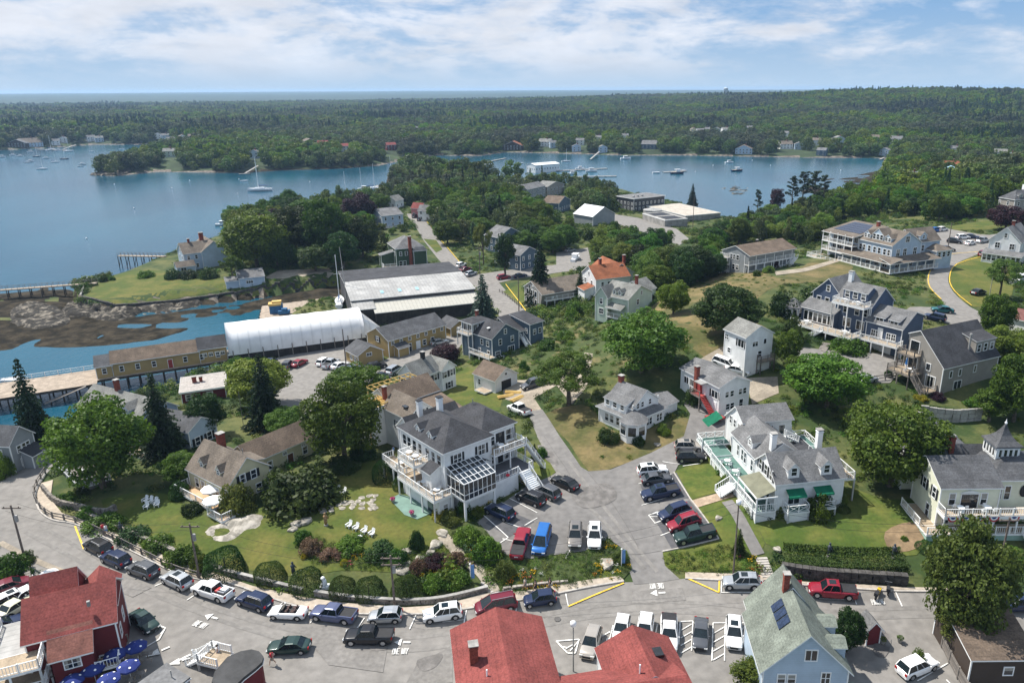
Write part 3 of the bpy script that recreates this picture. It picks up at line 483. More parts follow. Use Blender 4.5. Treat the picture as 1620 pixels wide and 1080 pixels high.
class House:
 def __init__(s, name, label, cat, E0, E1=None, E2=None, h=5, zg=None, W=None, D=None, wall=S_WHITE, roof=R_GREY, flip=False, group=None):
  g = zg if zg is not None else P(E0[0], E0[1]+h*6)[2]
  for _ in range(8):
   a = pz(*E0, g+h)[:2]
   if E1 is not None: e = pz(*E1, g+h)[:2]-a; s.W = W or np.linalg.norm(e); ex = e/np.linalg.norm(e)
   else: e = pz(*E2, g+h)[:2]-a; ex = np.array([e[1], -e[0]])/np.linalg.norm(e); s.W = W
   ey = np.array([-ex[1], ex[0]]); s.D = D if D is not None else abs((pz(*E2, g+h)[:2]-a) @ ey)
   if E1 is not None and E2 is not None and D is None:      # share the skew of the two directions
    f = pz(*E2, g+h)[:2]-a; f /= np.linalg.norm(f); sk = math.asin(max(-.5, min(.5, float(f @ ex))))/2; ex = np.array(rot2(ex[0], ex[1], -sk)); ey = np.array([-ex[1], ex[0]])
   if zg is None:
    hs = [H(*(a+ex*s.W*i+ey*s.D*j)) for i in (0, .5, 1) for j in (0, .5, 1)]; g = .4*g+.6*(min(hs[0], hs[4])*.6+.4*hs[4])
  s.g = g; s.a = a; s.ang = math.atan2(ex[1], ex[0]); s.ex, s.ey = ex, ey; s.wall = wall; s.roof = roof
  s.root = empty(name, (a[0], a[1], g), s.ang, label, cat, group)
  s.foot = []
  s.h = h
 def L(s, px, py, z):
  p = pz(px, py, s.g+z)[:2]-s.a; return float(p @ s.ex), float(p @ s.ey)
 def part(s, name, mb, m, smooth=False, parent=None): return mb.build(name, m, parent or s.root, smooth)
 def wing(s, x0=0, y0=0, x1=None, y1=None, z1=None, roof='gable', rise=2, ax='x', ov=.35, z0=-1.5, wall=None, rmat=None, nowall=False, th=.16, prof=None, trim=True, foot=True):
  x1 = s.W if x1 is None else x1; y1 = s.D if y1 is None else y1; z1 = s.h if z1 is None else z1; wall = wall or s.wall; rmat = rmat or s.roof
  if foot:
   c = [s.a+s.ex*x+s.ey*y for x, y in ((x0, y0), (x1, y0), (x1, y1), (x0, y1))]; HOUSES.append(np.array(c))
  T = (lambda u, v, z: (u, v, z)) if ax == 'x' else (lambda u, v, z: (x1-(v-y0_), y_base+(u-x0_), z))
  if ax == 'x': a0, a1, b0, b1 = x0, x1, y0, y1
  else: a0, a1, b0, b1 = y0, y1, x0, x1
  tp = (lambda u, v, z: (u, v, z)) if ax == 'x' else (lambda u, v, z: (v, u, z))
  fl = (lambda f: f) if ax == 'x' else (lambda f: tuple(f[::-1]))
  bm = (b0+b1)/2
  if roof == 'gable': pr = prof or [(0, 0), (.5, rise), (1, 0)]
  elif roof == 'shed': pr = prof or [(0, 0), (1, rise)]
  elif roof == 'flat': pr = [(0, .01), (1, .01)]
  if not nowall:
   w_ = MB()
   if roof in ('gable', 'shed'):
    pts = [(b0+(b1-b0)*t_, z1+dz) for t_, dz in pr]; sec = [(b0, z0)]+pts+[(b1, z0)]; n = len(sec)
    vs = [tp(a0, b, z) for b, z in sec]+[tp(a1, b, z) for b, z in sec]
    fs = [fl(tuple(range(n)))]+[fl(tuple(range(2*n-1, n-1, -1)))]+[fl((i, n+i, n+(i+1) % n, (i+1) % n)) for i in range(n)]
    w_.add(vs, fs)
   else: w_.box(x0, y0, z0, x1, y1, z1)
   if trim:
    for cx, cy in ((x0, y0), (x1, y0), (x0, y1), (x1, y1)):
     zz_ = z1 if roof != 'shed' else z1
     w_.box(cx-.07, cy-.07, z0, cx+.07, cy+.07, zz_-.02, 1)
   s.part('wall', w_, [wall, M_TRIM])
  r = MB()
  if roof == 'hip':
   X0, X1, Y0_, Y1_ = x0-ov, x1+ov, y0-ov, y1+ov; wx, wy = X1-X0, Y1_-Y0_
   if wx >= wy: m_ = wy/2; R0, R1 = (X0+m_, (Y0_+Y1_)/2), (X1-m_, (Y0_+Y1_)/2)
   else: m_ = wx/2; R0, R1 = ((X0+X1)/2, Y0_+m_), ((X0+X1)/2, Y1_-m_)
   if abs(R0[0]-R1[0])+abs(R0[1]-R1[1]) < .05: R1 = (R0[0]+.05, R0[1])
   base = [(X0, Y0_), (X1, Y0_), (X1, Y1_), (X0, Y1_)]
   vs = [(x, y, z1) for x, y in base]+[(*R0, z1+rise), (*R1, z1+rise)]+[(x, y, z1-th) for x, y in base]
   if wx >= wy: fs = [(0, 1, 5, 4), (1, 2, 5), (2, 3, 4, 5), (3, 0, 4)]
   else: fs = [(0, 1, 4), (1, 2, 5, 4), (2, 3, 5), (3, 0, 4, 5)]
   r.add(vs, fs, 0); r.add(vs, [(6, 7, 1, 0), (7, 8, 2, 1), (8, 9, 3, 2), (9, 6, 0, 3), (9, 8, 7, 6)], 1)
  elif roof == 'flat':
   r.box(x0-ov, y0-ov, z1, x1+ov, y1+ov, z1+.22, 0)
   r.box(x0-ov-.04, y0-ov-.04, z1-.1, x1+ov+.04, y0-ov, z1+.26, 1); r.box(x0-ov-.04, y0-ov, z1-.1, x0-ov, y1+ov+.04, z1+.26, 1); r.box(x1+ov, y0-ov, z1-.1, x1+ov+.04, y1+ov+.04, z1+.26, 1); r.box(x0-ov, y1+ov, z1-.1, x1+ov, y1+ov+.04, z1+.26, 1)
  else:
   pts = [[b0+(b1-b0)*t_, z1+dz] for t_, dz in pr]
   sl0 = (pts[1][1]-pts[0][1])/(pts[1][0]-pts[0][0]); sl1 = (pts[-1][1]-pts[-2][1])/(pts[-1][0]-pts[-2][0])
   pts[0] = [pts[0][0]-ov, pts[0][1]-sl0*ov]; pts[-1] = [pts[-1][0]+ov, pts[-1][1]+sl1*ov]
   up = [(b, z+.03) for b, z in pts]; top = [(b, z+.03+th) for b, z in pts]; n = len(pts); A0, A1 = a0-ov*.8, a1+ov*.8
   vs = [tp(A0, *p) for p in up]+[tp(A0, *p) for p in top]+[tp(A1, *p) for p in up]+[tp(A1, *p) for p in top]
   for i in range(n-1):
    r.add([], [], 0)
   k = len(r.v); r.v.extend(vs)
   def fc(f, m_): r.f.append(fl(tuple(i+k for i in f))); r.m.append(m_)
   for i in range(n-1): fc((n+i, 3*n+i, 3*n+i+1, n+i+1), 0); fc((i+1, 2*n+i+1, 2*n+i, i), 1); fc((i, n+i, n+i+1, i+1), 1); fc((2*n+i+1, 3*n+i+1, 3*n+i, 2*n+i), 1)
   fc((0, 2*n, 3*n, n), 1); fc((2*n-1, 4*n-1, 3*n-1, n-1), 1)
  s.part('roof', r, [rmat, M_TRIM]); return s
 def win(s, face, us, z, w=.9, h=1.35, st='1d', at=None, name='window'):
  at = at if at is not None else {'S': 0, 'W': 0, 'E': s.W, 'N': s.D}[face]
  fm, pm = win_mesh(w, h, st)
  for u in (us if hasattr(us, '__len__') else [us]):
   loc = {'S': (u, at-.005, z), 'N': (u, at+.005, z), 'W': (at-.005, u, z), 'E': (at+.005, u, z)}[face]
   o = link(name, fm, s.root, loc, FACE[face]); link('pane', pm, o); fm, pm = win_mesh(w, h, st)
  return s
 def door(s, face, u, z=0, w=1, h=2.1, m=None, at=None, name='door'):
  at = at if at is not None else {'S': 0, 'W': 0, 'E': s.W, 'N': s.D}[face]; loc = {'S': (u, at, z), 'N': (u, at, z), 'W': (at, u, z), 'E': (at, u, z)}[face]
  f = MB().box(-w/2, -.05, 0, w/2, .02, h).box(-w/2-.1, -.07, 0, -w/2, .02, h+.1, 1).box(w/2, -.07, 0, w/2+.1, .02, h+.1, 1).box(-w/2, -.07, h, w/2, .02, h+.1, 1)
  f.build(name, [m or M_DOOR, M_TRIM], s.root, loc=loc, rz=FACE[face]); return s
 def chimney(s, x, y, z0, z1, w=.7, m=None, cap=None):
  o = s.part('chimney', MB().box(x-w/2, y-w/2, z0, x+w/2, y+w/2, z1).box(x-w/2-.06, y-w/2-.06, z1-.25, x+w/2+.06, y+w/2+.06, z1-.08), m or M_CHIMB)
  s.part('chimney_cap', MB().box(x-w/2-.1, y-w/2-.1, z1+.12, x+w/2+.1, y+w/2+.1, z1+.2).box(x-w/4, y-w/4, z1, x+w/4, y+w/4, z1+.12), cap or M_CONCW, parent=o); return s
 def dormer(s, x0, y0, x1, y1, z0, h=1.2, rise=.6, ax='x', wall=None, face=None, ww=.7, wh=.9, roof='gable', st='1d', n=1, prof=None):
  s.wing(x0, y0, x1, y1, z0+h, roof, rise, ax, .18, z0-.8, wall or s.wall, th=.09, foot=False, trim=False, prof=prof)
  if face:
   at = {'S': y0, 'N': y1, 'W': x0, 'E': x1}[face]; a_, b_ = (x0, x1) if face in 'SN' else (y0, y1)
   s.win(face, [a_+(b_-a_)*(i+.5)/n for i in range(n)], z0+.15, ww, wh, st, at)
  return s
 def rail(s, pts, z, m=None, h=1.0, bal=.28, post=1.8, cross=False, name='railing'):
  r = MB()
  for (x0, y0), (x1, y1) in zip(pts[:-1], pts[1:]):
   Ln = math.hypot(x1-x0, y1-y0)
   if Ln < .1: continue
   za, zb = (z, z) if not hasattr(z, '__len__') else z
   r.bar((x0, y0, za+h), (x1, y1, zb+h), .09, .06); r.bar((x0, y0, za+.12), (x1, y1, zb+.12), .06, .05)
   n = max(1, round(Ln/post))
   for i in range(n+1): t_ = i/n; X, Y, Z = x0+(x1-x0)*t_, y0+(y1-y0)*t_, za+(zb-za)*t_; r.box(X-.06, Y-.06, Z, X+.06, Y+.06, Z+h+.08)
   if cross:
    for i in range(n): t0, t1 = i/n, (i+1)/n; A = (x0+(x1-x0)*t0, y0+(y1-y0)*t0); B = (x0+(x1-x0)*t1, y0+(y1-y0)*t1); r.bar((*A, za+.15), (*B, za+h-.05), .05); r.bar((*A, za+h-.05), (*B, za+.15), .05)
   else:
    n = max(1, int(Ln/bal))
    for i in range(n): t_ = (i+.5)/n; X, Y, Z = x0+(x1-x0)*t_, y0+(y1-y0)*t_, za+(zb-za)*t_; r.box(X-.022, Y-.022, Z+.12, X+.022, Y+.022, Z+h)
  s.part(name, r, m or M_TRIM); return s
 def deck(s, x0, y0, x1, y1, z, sides='', m=None, posts=True, th=.22, rm=None, cross=False, zb=-1.5, skirt=None):
  s.part('deck_floor', MB().box(x0, y0, z-th, x1, y1, z).box(x0-.03, y0-.03, z-th-.02, x1+.03, y0, z+.02, 1).box(x0-.03, y1, z-th-.02, x1+.03, y1+.03, z+.02, 1).box(x0-.03, y0, z-th-.02, x0, y1, z+.02, 1).box(x1, y0, z-th-.02, x1+.03, y1, z+.02, 1), [m or M_DECKW, rm or M_TRIM])
  e = .08; seg = {'S': [(x0+e, y0+e), (x1-e, y0+e)], 'N': [(x0+e, y1-e), (x1-e, y1-e)], 'W': [(x0+e, y0+e), (x0+e, y1-e)], 'E': [(x1-e, y0+e), (x1-e, y1-e)]}
  for q in sides: s.rail(seg[q], z, rm, cross=cross)
  if posts and z > .8:
   for q in (sides or 'S'):
    (a0, b0), (a1, b1) = seg[q]; n = max(1, round(math.hypot(a1-a0, b1-b0)/3))
    for i in range(n+1): X, Y = a0+(a1-a0)*i/n, b0+(b1-b0)*i/n; s.part('post', MB().box(X-.09, Y-.09, zb, X+.09, Y+.09, z-th), rm or M_TRIM)
  if skirt: s.part('deck_base', MB().box(x0+.1, y0+.1, zb, x1-.1, y1-.1, z-th-.03), skirt)
  return s
 def stairs(s, x0, y0, x1, y1, z0, z1, up='N', m=None, rails=True):     # flight in the box, rising toward 'up'
  n = max(2, round((z1-z0)/.19)); st = MB()
  for i in range(n):
   t0, t1 = i/n, (i+1)/n; z = z0+(z1-z0)*(i+1)/n
   if up == 'N': st.box(x0, y0+(y1-y0)*t0, z-.2, x1, y0+(y1-y0)*t1+.04, z)
   elif up == 'S': st.box(x0, y1-(y1-y0)*t1-.04, z-.2, x1, y1-(y1-y0)*t0, z)
   elif up == 'E': st.box(x0+(x1-x0)*t0, y0, z-.2, x0+(x1-x0)*t1+.04, y1, z)
   else: st.box(x1-(x1-x0)*t1-.04, y0, z-.2, x1-(x1-x0)*t0, y1, z)
  s.part('stairs', st, m or M_TRIM)
  if rails:
   zz = (z0, z1)
   if up == 'N': A = [((x, y0), (x, y1)) for x in (x0, x1)]
   elif up == 'S': A = [((x, y1), (x, y0)) for x in (x0, x1)]
   elif up == 'E': A = [((x0, y), (x1, y)) for y in (y0, y1)]
   else: A = [((x1, y), (x0, y)) for y in (y0, y1)]
   for a_, b_ in A: s.rail([a_, b_], zz, m, name='stair_rail')
  return s
 def box(s, name, x0, y0, z0, x1, y1, z1, m, parent=None): return s.part(name, MB().box(x0, y0, z0, x1, y1, z1), m, parent=parent)
# ================================================================ the buildings
# --- main inn, white with charcoal hip roofs
b = House('inn_building', 'big white inn with charcoal hip roofs, glass sunroom and stacked porches above the lawn', 'inn', (702,715), (776,688), (633,674), h=9, wall=S_WHITE, roof=R_DARK)
W, D = b.W, b.D
b.wing(roof='hip', rise=2.7, ov=.45, z0=-2.5)
b.wing(W-.6, 1.4, W+5.4, 10.4, roof='hip', rise=2.3, ov=.45, z0=-2); b.wing(1.5, D-.5, W+2.5, D+3.5, z1=7.6, roof='gable', rise=1.8, z0=-2, ax='x')
for y in (D*.36, D*.64): b.dormer(.5, y-.65, 3.2, y+.65, 9.3, .75, .6, 'x', face='W', ww=.5, wh=.6)
b.chimney(W*.62, D*.72, 9.5, 13.2, .75, M_TRIM, M_DOOR); b.chimney(W*.5, D+1, 8.5, 11.6, .7, M_TRIM, M_DOOR)
b.part('vent_pipe', MB().tube((W+2, 7, 11), (W+2, 7, 12), .07), M_METALR)
b.win('S', [2.2, 6.4], 6.5, 1.3, 1.5, '2ds'); b.win('W', [1.3, 2.8, 4.3, 6.3, 7.8, 9.3, 10.6], 6.4, .95, 1.6, '1d'); b.win('W', [1.5, 9.8], 3.6, 1, 1.5, '1d')
b.win('W', [1.5, 4, 9], -.2, .9, 1.4, '1d'); b.door('W', 6.3, -.4, 1.8, 2.2, M_GLASS); b.win('S', [1.2], -.2, .8, 1.2, '1d')
b.win('S', [W+1.2, W+4.4], 6.4, 1.2, 1.7, '1ds', at=1.4); b.door('S', W+2.7, 6, 1.8, 2.1, M_GLASS, at=1.4); b.win('S', [W+1.0, W+4.2], 3.4, 1.4, 1.3, '2d', at=1.4); b.door('S', W+2.7, 3.1, 1.0, 2.1, at=1.4)
b.win('E', [3.2, 6, 8.6], 6.4, .9, 1.5, '1ds', at=W+5.4); b.win('S', [6.6], 3.6, 1.3, 1.5, '2d')
# terrace with blind base
b.part('terrace_base', MB().box(1.2, -3.0, -2.5, W+2.6, -.02, 2.8).box(1.15, -3.05, 2.62, W+2.65, -3.0, 2.82, 1), [S_WHITE, M_TRIM]); b.deck(1.2, -3.0, W+5.6, 1.3, 3.05, '', m=mat('grey_deck_boards', (.12,.12,.13), .85, .1, 1), posts=False)
b.rail([(5.6,-2.95),(W+2.6,-2.95)], 3.05); b.rail([(W+4.8,-2.95),(W+5.5,-2.95),(W+5.5,1.2)], 3.05); b.stairs(W+2.7, -6.4, W+4.7, -3.0, .3, 3.05, 'N')
for x in (5.9, 8.6):
 o = b.part('hanging_basket', MB().lathe([(.05,0),(.28,.1),(.3,.3),(.02,.32)], 8), mat('red_geraniums', (.55,.03,.05), .8, .3, 6)); o.location = (x, -3.2, 3.35)
# glass sunroom on posts
sx0, sx1, sy0, sy1 = .2, 5.6, -4.3, -.1
fr = MB(); rz0, rz1 = 5.6, 6.7
for x in np.linspace(sx0, sx1, 8): fr.bar((x, sy0, rz0), (x, sy1, rz1), .08); fr.bar((x, sy0, 3.0), (x, sy0, rz0), .09)
for t_ in (0, .25, .5, .75, 1): y = sy0+(sy1-sy0)*t_; fr.bar((sx0, y, rz0+(rz1-rz0)*t_), (sx1, y, rz0+(rz1-rz0)*t_), .08); fr.bar((sx0, y, 3.0), (sx0, y, rz0+(rz1-rz0)*t_), .09)
for z in (3.05, 3.9, rz0): fr.bar((sx0, sy0, z), (sx1, sy0, z), .1); fr.bar((sx0, sy0, z), (sx0, sy1, z), .1)
sr = b.part('sunroom', fr, M_TRIM); b.box('sunroom_floor', sx0, sy0, 2.7, sx1, sy1, 3.0, M_TRIM)
gp = MB().box(-.34, -.47, -.012, .34, .47, .012).mesh('roof_pane', M_GLASS); gv_ = MB().box(-.34, -.02, 0, .34, .02, .8).mesh('wall_pane', M_GLASS)
sa = math.atan2(rz1-rz0, sy1-sy0)
for i in range(7):
 x = sx0+(sx1-sx0)*(i+.5)/7
 for j in range(4): t_ = (j+.5)/4; o = link('roof_pane', gp, sr, (x, sy0+(sy1-sy0)*t_, rz0+(rz1-rz0)*t_)); o.rotation_euler = (sa, 0, 0)
 for z in (3.08, 3.95, 4.75): link('wall_pane', gv_, sr, (x, sy0, z))
for j in range(5):
 for z in (3.08, 3.95, 4.75): o = link('wall_pane', gv_, sr, (sx0, sy0+(sy1-sy0)*(j+.5)/5, z)); o.rotation_euler = (0, 0, math.pi/2)
for x, y in ((.35,-4.1),(5.4,-4.1),(.35,-1)): b.part('sunroom_post', MB().box(x-.14,y-.14,-2.5,x+.14,y+.14,2.7), M_TRIM)
b.dormer(5.6, -.9, 7.2, 0, 5.0, .3, .5, 'y')
b.part('lower_wall', MB().box(-2.0, -1.2, -2.5, -.02, 8.0, 2.6), S_WHITE); b.door('W', 1.0, -.3, 1.6, 2.1, M_GLASS, at=-2.0); b.win('S', [-1.0], .6, .7, 1.1, '1d', at=-1.2)
# stacked porches on the left front and back deck
b.deck(-3.0, -1.5, -.02, 8.2, 3.05, 'SWN', th=.4, zb=-2.5); b.deck(-2.6, 4.0, -.02, 8.4, 6.1, 'SWN', th=.35, zb=3.05); b.deck(-2.0, 8.3, -.02, 14.5, 3.05, 'WN', th=.35, zb=-2.5)
b.wing(-1.6, 1.2, 0, 3.4, z1=5.6, roof='shed', rise=.8, ax='y', prof=[(0,0),(1,.8)], z0=3, ov=.25, foot=False)
b.deck(W-.2, -1.0, W+5.8, 1.36, 6.0, 'SE', zb=3.05); b.stairs(W+5.9, -1.0, W+9.6, .2, .4, 6.0, 'W')
def furniture(b_, spots, z, h=.75):
 for x, y in spots: 
  b_.part('porch_table', MB().lathe([(.02,z),(.2,z+.02),(.04,z+.06),(.04,z+h-.05),(.5,z+h-.04),(.5,z+h)], 10, (x, y)), M_TRIM)
  for k in range(3): a_ = k*2.1+x; cx_, cy_ = x+.85*math.cos(a_), y+.85*math.sin(a_); b_.part('porch_chair', MB().box(cx_-.22,cy_-.22,z+.4,cx_+.22,cy_+.22,z+.46).box(cx_-.22,cy_-.22,z,cx_-.17,cy_-.17,z+.9).box(cx_+.17,cy_-.22,z,cx_+.22,cy_-.17,z+.9).box(cx_-.2,cy_-.24,z+.5,cx_+.2,cy_-.2,z+.92).box(cx_-.2,cy_+.16,z,cx_-.16,cy_+.2,z+.4).box(cx_+.16,cy_+.16,z,cx_+.2,cy_+.2,z+.4), M_TRIM)
furniture(b, [(-1.5,0),(-1.6,3.2)], 3.05); furniture(b, [(-1.3,5.6),(-1.3,7.3)], 6.1); furniture(b, [(W+2,.2)], 6.0); furniture(b, [(-1,10.5)], 3.05)
# --- white inn annexe with brown roofs and new timber framing
b = House('annexe_house', 'white inn annexe with brown shingle roofs and bare yellow roof framing under construction', 'house', (647,662), (684,646), (612,640), h=6.6, wall=S_WHITE, roof=R_TAN)
b.wing(0, 0, b.W, b.D, rise=2.2, ax='y'); b.win('S', [b.W/2], 6.0, 1.5, 1.4, '2ds'); b.win('W', [1.2, 3.4], 3.8, .8, 1.3, '1ds'); b.win('W', [2], .8, .8, 1.3, '1ds'); b.part('skylight', MB().box(.6, 1.6, 7.75, 1.5, 2.7, 7.9), M_GLASS)
b.wing(1.5, b.D, 11.5, b.D+6.5, z1=6.2, rise=2.2, ax='x', rmat=R_BROWN); b.wing(b.W, 0.8, 11.5, b.D, z1=4.6, roof='shed', rise=1.1, ax='x', rmat=R_BROWN)
b.chimney(1.2, b.D+1.2, 6.5, 9.4, .6)
fr = MB(); y0 = b.D+6.6
for x0, x1, ya, yb in ((-3.2, 1.2, b.D-.5, b.D+3.5), (2.0, 11.3, b.D+5.2, b.D+8.2)):
 for i in range(9): x = x0+(x1-x0)*i/8; fr.box(x-.04, ya, 7.1, x+.04, yb, 7.3)
 for y in (ya, (ya+yb)/2, yb): fr.box(x0, y-.05, 7.3, x1, y+.05, 7.42)
 for x in (x0+.1, x1-.1):
  for y in (ya+.1, yb-.1): fr.box(x-.08, y-.08, 0, x+.08, y+.08, 7.1)
b.part('timber_frame', fr, M_NEWWOOD); b.wing(-2.8, b.D-.2, 1.4, b.D+3.2, z1=6.7, roof='flat', z0=-1, rmat=M_NEWWOOD, ov=.1); b.win('W', [b.D+1.5], 4, .8, 1.3, '1d', at=-2.8); b.win('W', [b.D+1.5], 1, .8, 1.3, '1d', at=-2.8)
# --- white house with black shutters
b = House('shuttered_house', 'white clapboard house with black shutters and grey roof beside the back street', 'house', (657,598), (700,586), (623,591), h=5, wall=S_WHITE, roof=R_LGREY)
b.wing(ax='x', rise=2.3); b.win('W', [1.2, 3.2, b.D-1], 2.9, .8, 1.3, '1ds'); b.win('W', [1.5, b.D-1.5], .6, .8, 1.3, '1ds'); b.win('S', [1.5, 3.4, 5.2], 3.0, .75, 1.25, '1ds'); b.wing(b.W, -.8, b.W+3.6, 4.2, z1=5, ax='y', rise=1.5)
b.win('S', [b.W+.9, b.W+2.6], 3.1, .8, 1.3, '1ds', at=-.8); b.win('S', [b.W+1.8], .6, .8, 1.3, '1ds', at=-.8); b.win('E', [1.5], 3.1, .8, 1.3, '1ds', at=b.W+3.6); b.chimney(b.W*.7, b.D/2, 6.5, 8.6, .7, M_BLACKT)
# --- garage
b = House('garage', 'small white gabled garage with brown roof and open black doorway', 'garage', (783,602), (818,590), (749,590), h=2.9, wall=S_WHITE, roof=R_BROWN)
b.wing(ax='y', rise=1.9, z0=-.8); b.door('S', b.W*.5, 0, 2.6, 2.3, name='garage_door'); b.win('S', [b.W/2], 3.3, .5, .5, '1'); b.win('W', [b.D*.75], .9, .7, 1.1, '1d'); b.deck(-1.9, 1, -.05, 4, .5, '', posts=False)
# --- slate-blue house with towers
b = House('tower_house', 'slate blue shingled house with two low-roofed towers and white outside stair', 'house', (778,536), (819,523), (737,521), h=5.3, wall=S_BLUE, roof=R_DARK)
W, D = b.W, b.D
b.wing(ax='y', rise=2.6); b.win('S', [W/2], 5.6, .7, 1.1, '1d'); b.win('S', [W*.3, W*.75], 3.3, .8, 1.3, '1d'); b.win('S', [W*.2], .6, 1.4, 1.3, '2d'); b.win('S', [W*.7], .4, 1.9, 1.9, '3'); b.win('W', [1.5, 3.6], 3.2, .8, 1.2, '1d'); b.win('W', [1.3, 4.5], .7, .8, 1.4, '1d')
b.wing(-.3, D-3.2, 3.2, D+.6, z1=7.6, roof='hip', rise=.6, ov=.5); b.win('W', [D-2.3, D-.7], 5.4, 1.2, 1.7, '2', at=-.3); b.win('S', [.6, 2.2], 5.4, 1.2, 1.7, '2', at=D-3.2); b.deck(-1.7, D-3.4, -.32, D+.8, 5.1, 'SWN', zb=2)
b.wing(W, 1.2, W+3.6, 6.8, z1=5.4, roof='shed', ax='x', prof=[(0,-.8),(1,1.5)], rise=1); b.wing(W+3, -.6, W+7.2, 6.0, z1=6.3, roof='shed', ax='x', prof=[(0,0),(1,1.0)], ov=.4); b.win('S', [W+1.6], 2.8, .6, .9, '1d', at=1.2); b.win('W', [.6], 4, .6, 1.1, '1d', at=W+3); b.win('S', [W+4.5, W+6.2], 3.6, .8, 1.2, '1d', at=-.6)
b.stairs(W+1.4, -2.0, W+2.4, 1.1, .2, 3.2, 'N'); b.deck(-.4, -2.6, W+.6, -.05, .35, '', m=mat('grey_deck_boards', (.12,.12,.13), .85, .1, 1), posts=False); b.deck(-1.8, -1, -.05, D-3.5, 1.2, 'W'); b.chimney(W*.5, D+.3, 5, 9, .6); b.part('skylight', MB().box(1.2, 2.6, 6.85, 1.9, 3.2, 7.0), M_TRIM)
furniture(b, [(2,-1.4),(6,-1.4)], .35)
# --- tall white house
b = House('tall_house', 'tall narrow white three-storey house with pale roof behind the low grey-roofed house', 'house', (1181,534), (1222,526), (1148,520), h=7.4, wall=S_WHITE, roof=R_LGREY)
b.wing(ax='y', rise=1.7, z0=-2); b.win('W', [b.D*.9], 5.6, .9, .9, '2d'); b.win('W', [b.D*.22], 5.2, 1.6, 1.4, '2s'); b.win('W', [b.D*.75], 3.2, .8, .9, '1d'); b.win('W', [b.D*.65], .6, 1.2, 1.2, '2d')
b.win('S', [b.W*.35], 5.4, 1.2, .9, '2'); b.win('S', [b.W*.72], 5.6, .6, .9, '1'); b.win('S', [b.W*.55], 3.1, .8, 1.2, '1d'); b.door('S', b.W*.4, .1, .9, 2.0, M_TRIM); b.deck(b.W*.45, -1.2, b.W, -.02, 2.6, 'SWE', rm=M_WOODG, zb=0)
# --- cape house with decks
b = House('cape_house', 'pale yellow cape house with broad grey-brown roof, two dormers and front sun deck', 'house', (360,771), (415,738), (317,727), h=3.2, wall=S_TAN, roof=R_TAN)
W, D = b.W, b.D
b.wing(roof='gable', ax='y', prof=[(0,0),(.5,3.3),(1,.6)], rise=3.3, z0=-3); b.win('S', [W*.36, W*.62], 2.9, .8, 1.3, '1ds'); b.win('S', [W*.3, W*.7], .4, .8, 1.3, '1d'); b.win('W', [1.2, 3.0, 6.8, 8.4], .7, .9, 1.4, '1d'); b.door('W', 5.0, 0, 1.2, 2.1)
for y in (D*.3, D*.72): b.dormer(.7, y-.6, 3.0, y+.6, 3.9, .75, .75, 'x', face='W', ww=.5, wh=.65)
b.chimney(W*.62, D*.72, 5, 8, .95); b.part('vent_pipe', MB().tube((W*.7, 3, 5), (W*.7, 3, 6.6), .06), M_METALR)
b.dormer(W*.45, D*.12, W+.1, D*.62, 3.2, 1.3, .6, 'y', roof='shed', prof=[(0,.9),(1,0)])
b.wing(W-.5, D*.35, W+12, D*.35+5.5, z1=3.4, ax='x', rise=2.0, z0=-1, wall=S_TAN, rmat=R_BROWN); b.door('S', W+6.2, 0, 1, 2.1, mat('brown_door', (.12,.05,.03), .6), at=D*.35); b.win('S', [W+2.5, W+9], 1.0, .8, 1.3, '1d', at=D*.35); b.win('S', [W+5.3, W+8.8], 2.3, .6, .5, '2', at=D*.35)
b.deck(-2.3, 1.2, -.02, D+.5, .3, 'WN', th=.3, rm=M_TRIM, zb=-3, m=mat('honey_deck_boards', (.5,.34,.2), .8, .1, 1)); b.deck(-3.0, -2.6, -.3, 1.1, .05, 'SWE', th=.3, rm=M_TRIM, zb=-3.4, m=MATS['honey_deck_boards'])
CAPE = b
# --- split house with red stairs
b = House('split_house', 'low pale house with long grey roof, red chimney and red front stairs', 'house', (1139,613), (1181,600), (1086,580), h=5.3, wall=S_WHITE, roof=R_GREY)
W, D = b.W, b.D
b.wing(ax='y', rise=1.3); b.win('S', [W*.25, W*.42, W*.7, W*.85], 3.2, .7, 1.0, '1d'); b.win('S', [W*.3, W*.45], .9, .8, 1.0, '1d'); b.win('S', [W*.75], .6, .8, 1.6, '1d'); b.win('W', [1.2], 3.0, 1.6, 1.3, '2s'); b.door('W', 1.2, .2, .9, 2.0, M_TRIM); b.door('W', 3.6, 2.6, .9, 2.1, M_TRIM)
b.part('porch_roof', MB().box(-1.6, 3.0, 5.0, .1, 5.0, 5.15), M_METALR); M_REDP = mat('red_painted_wood', (.32, .05, .045), .75, .15, 1); b.part('porch_wall', MB().box(-.5, 4.6, 2.5, -.02, 6.4, 4.9), M_REDP)
b.chimney(-.3, 5.9, 0, 7.2, .7); b.deck(-1.5, 3.4, -.02, 6.2, 2.6, 'W', m=M_REDP, rm=M_WOODG, zb=0); b.stairs(-1.4, .6, -.3, 3.3, .5, 2.6, 'N', M_REDP, False); b.deck(-2.4, -1.6, .2, .6, .4, '', m=M_REDP, rm=M_REDP, posts=False); b.win('W', [D*.7, D*.85], 3, 1.2, 1.2, '2')
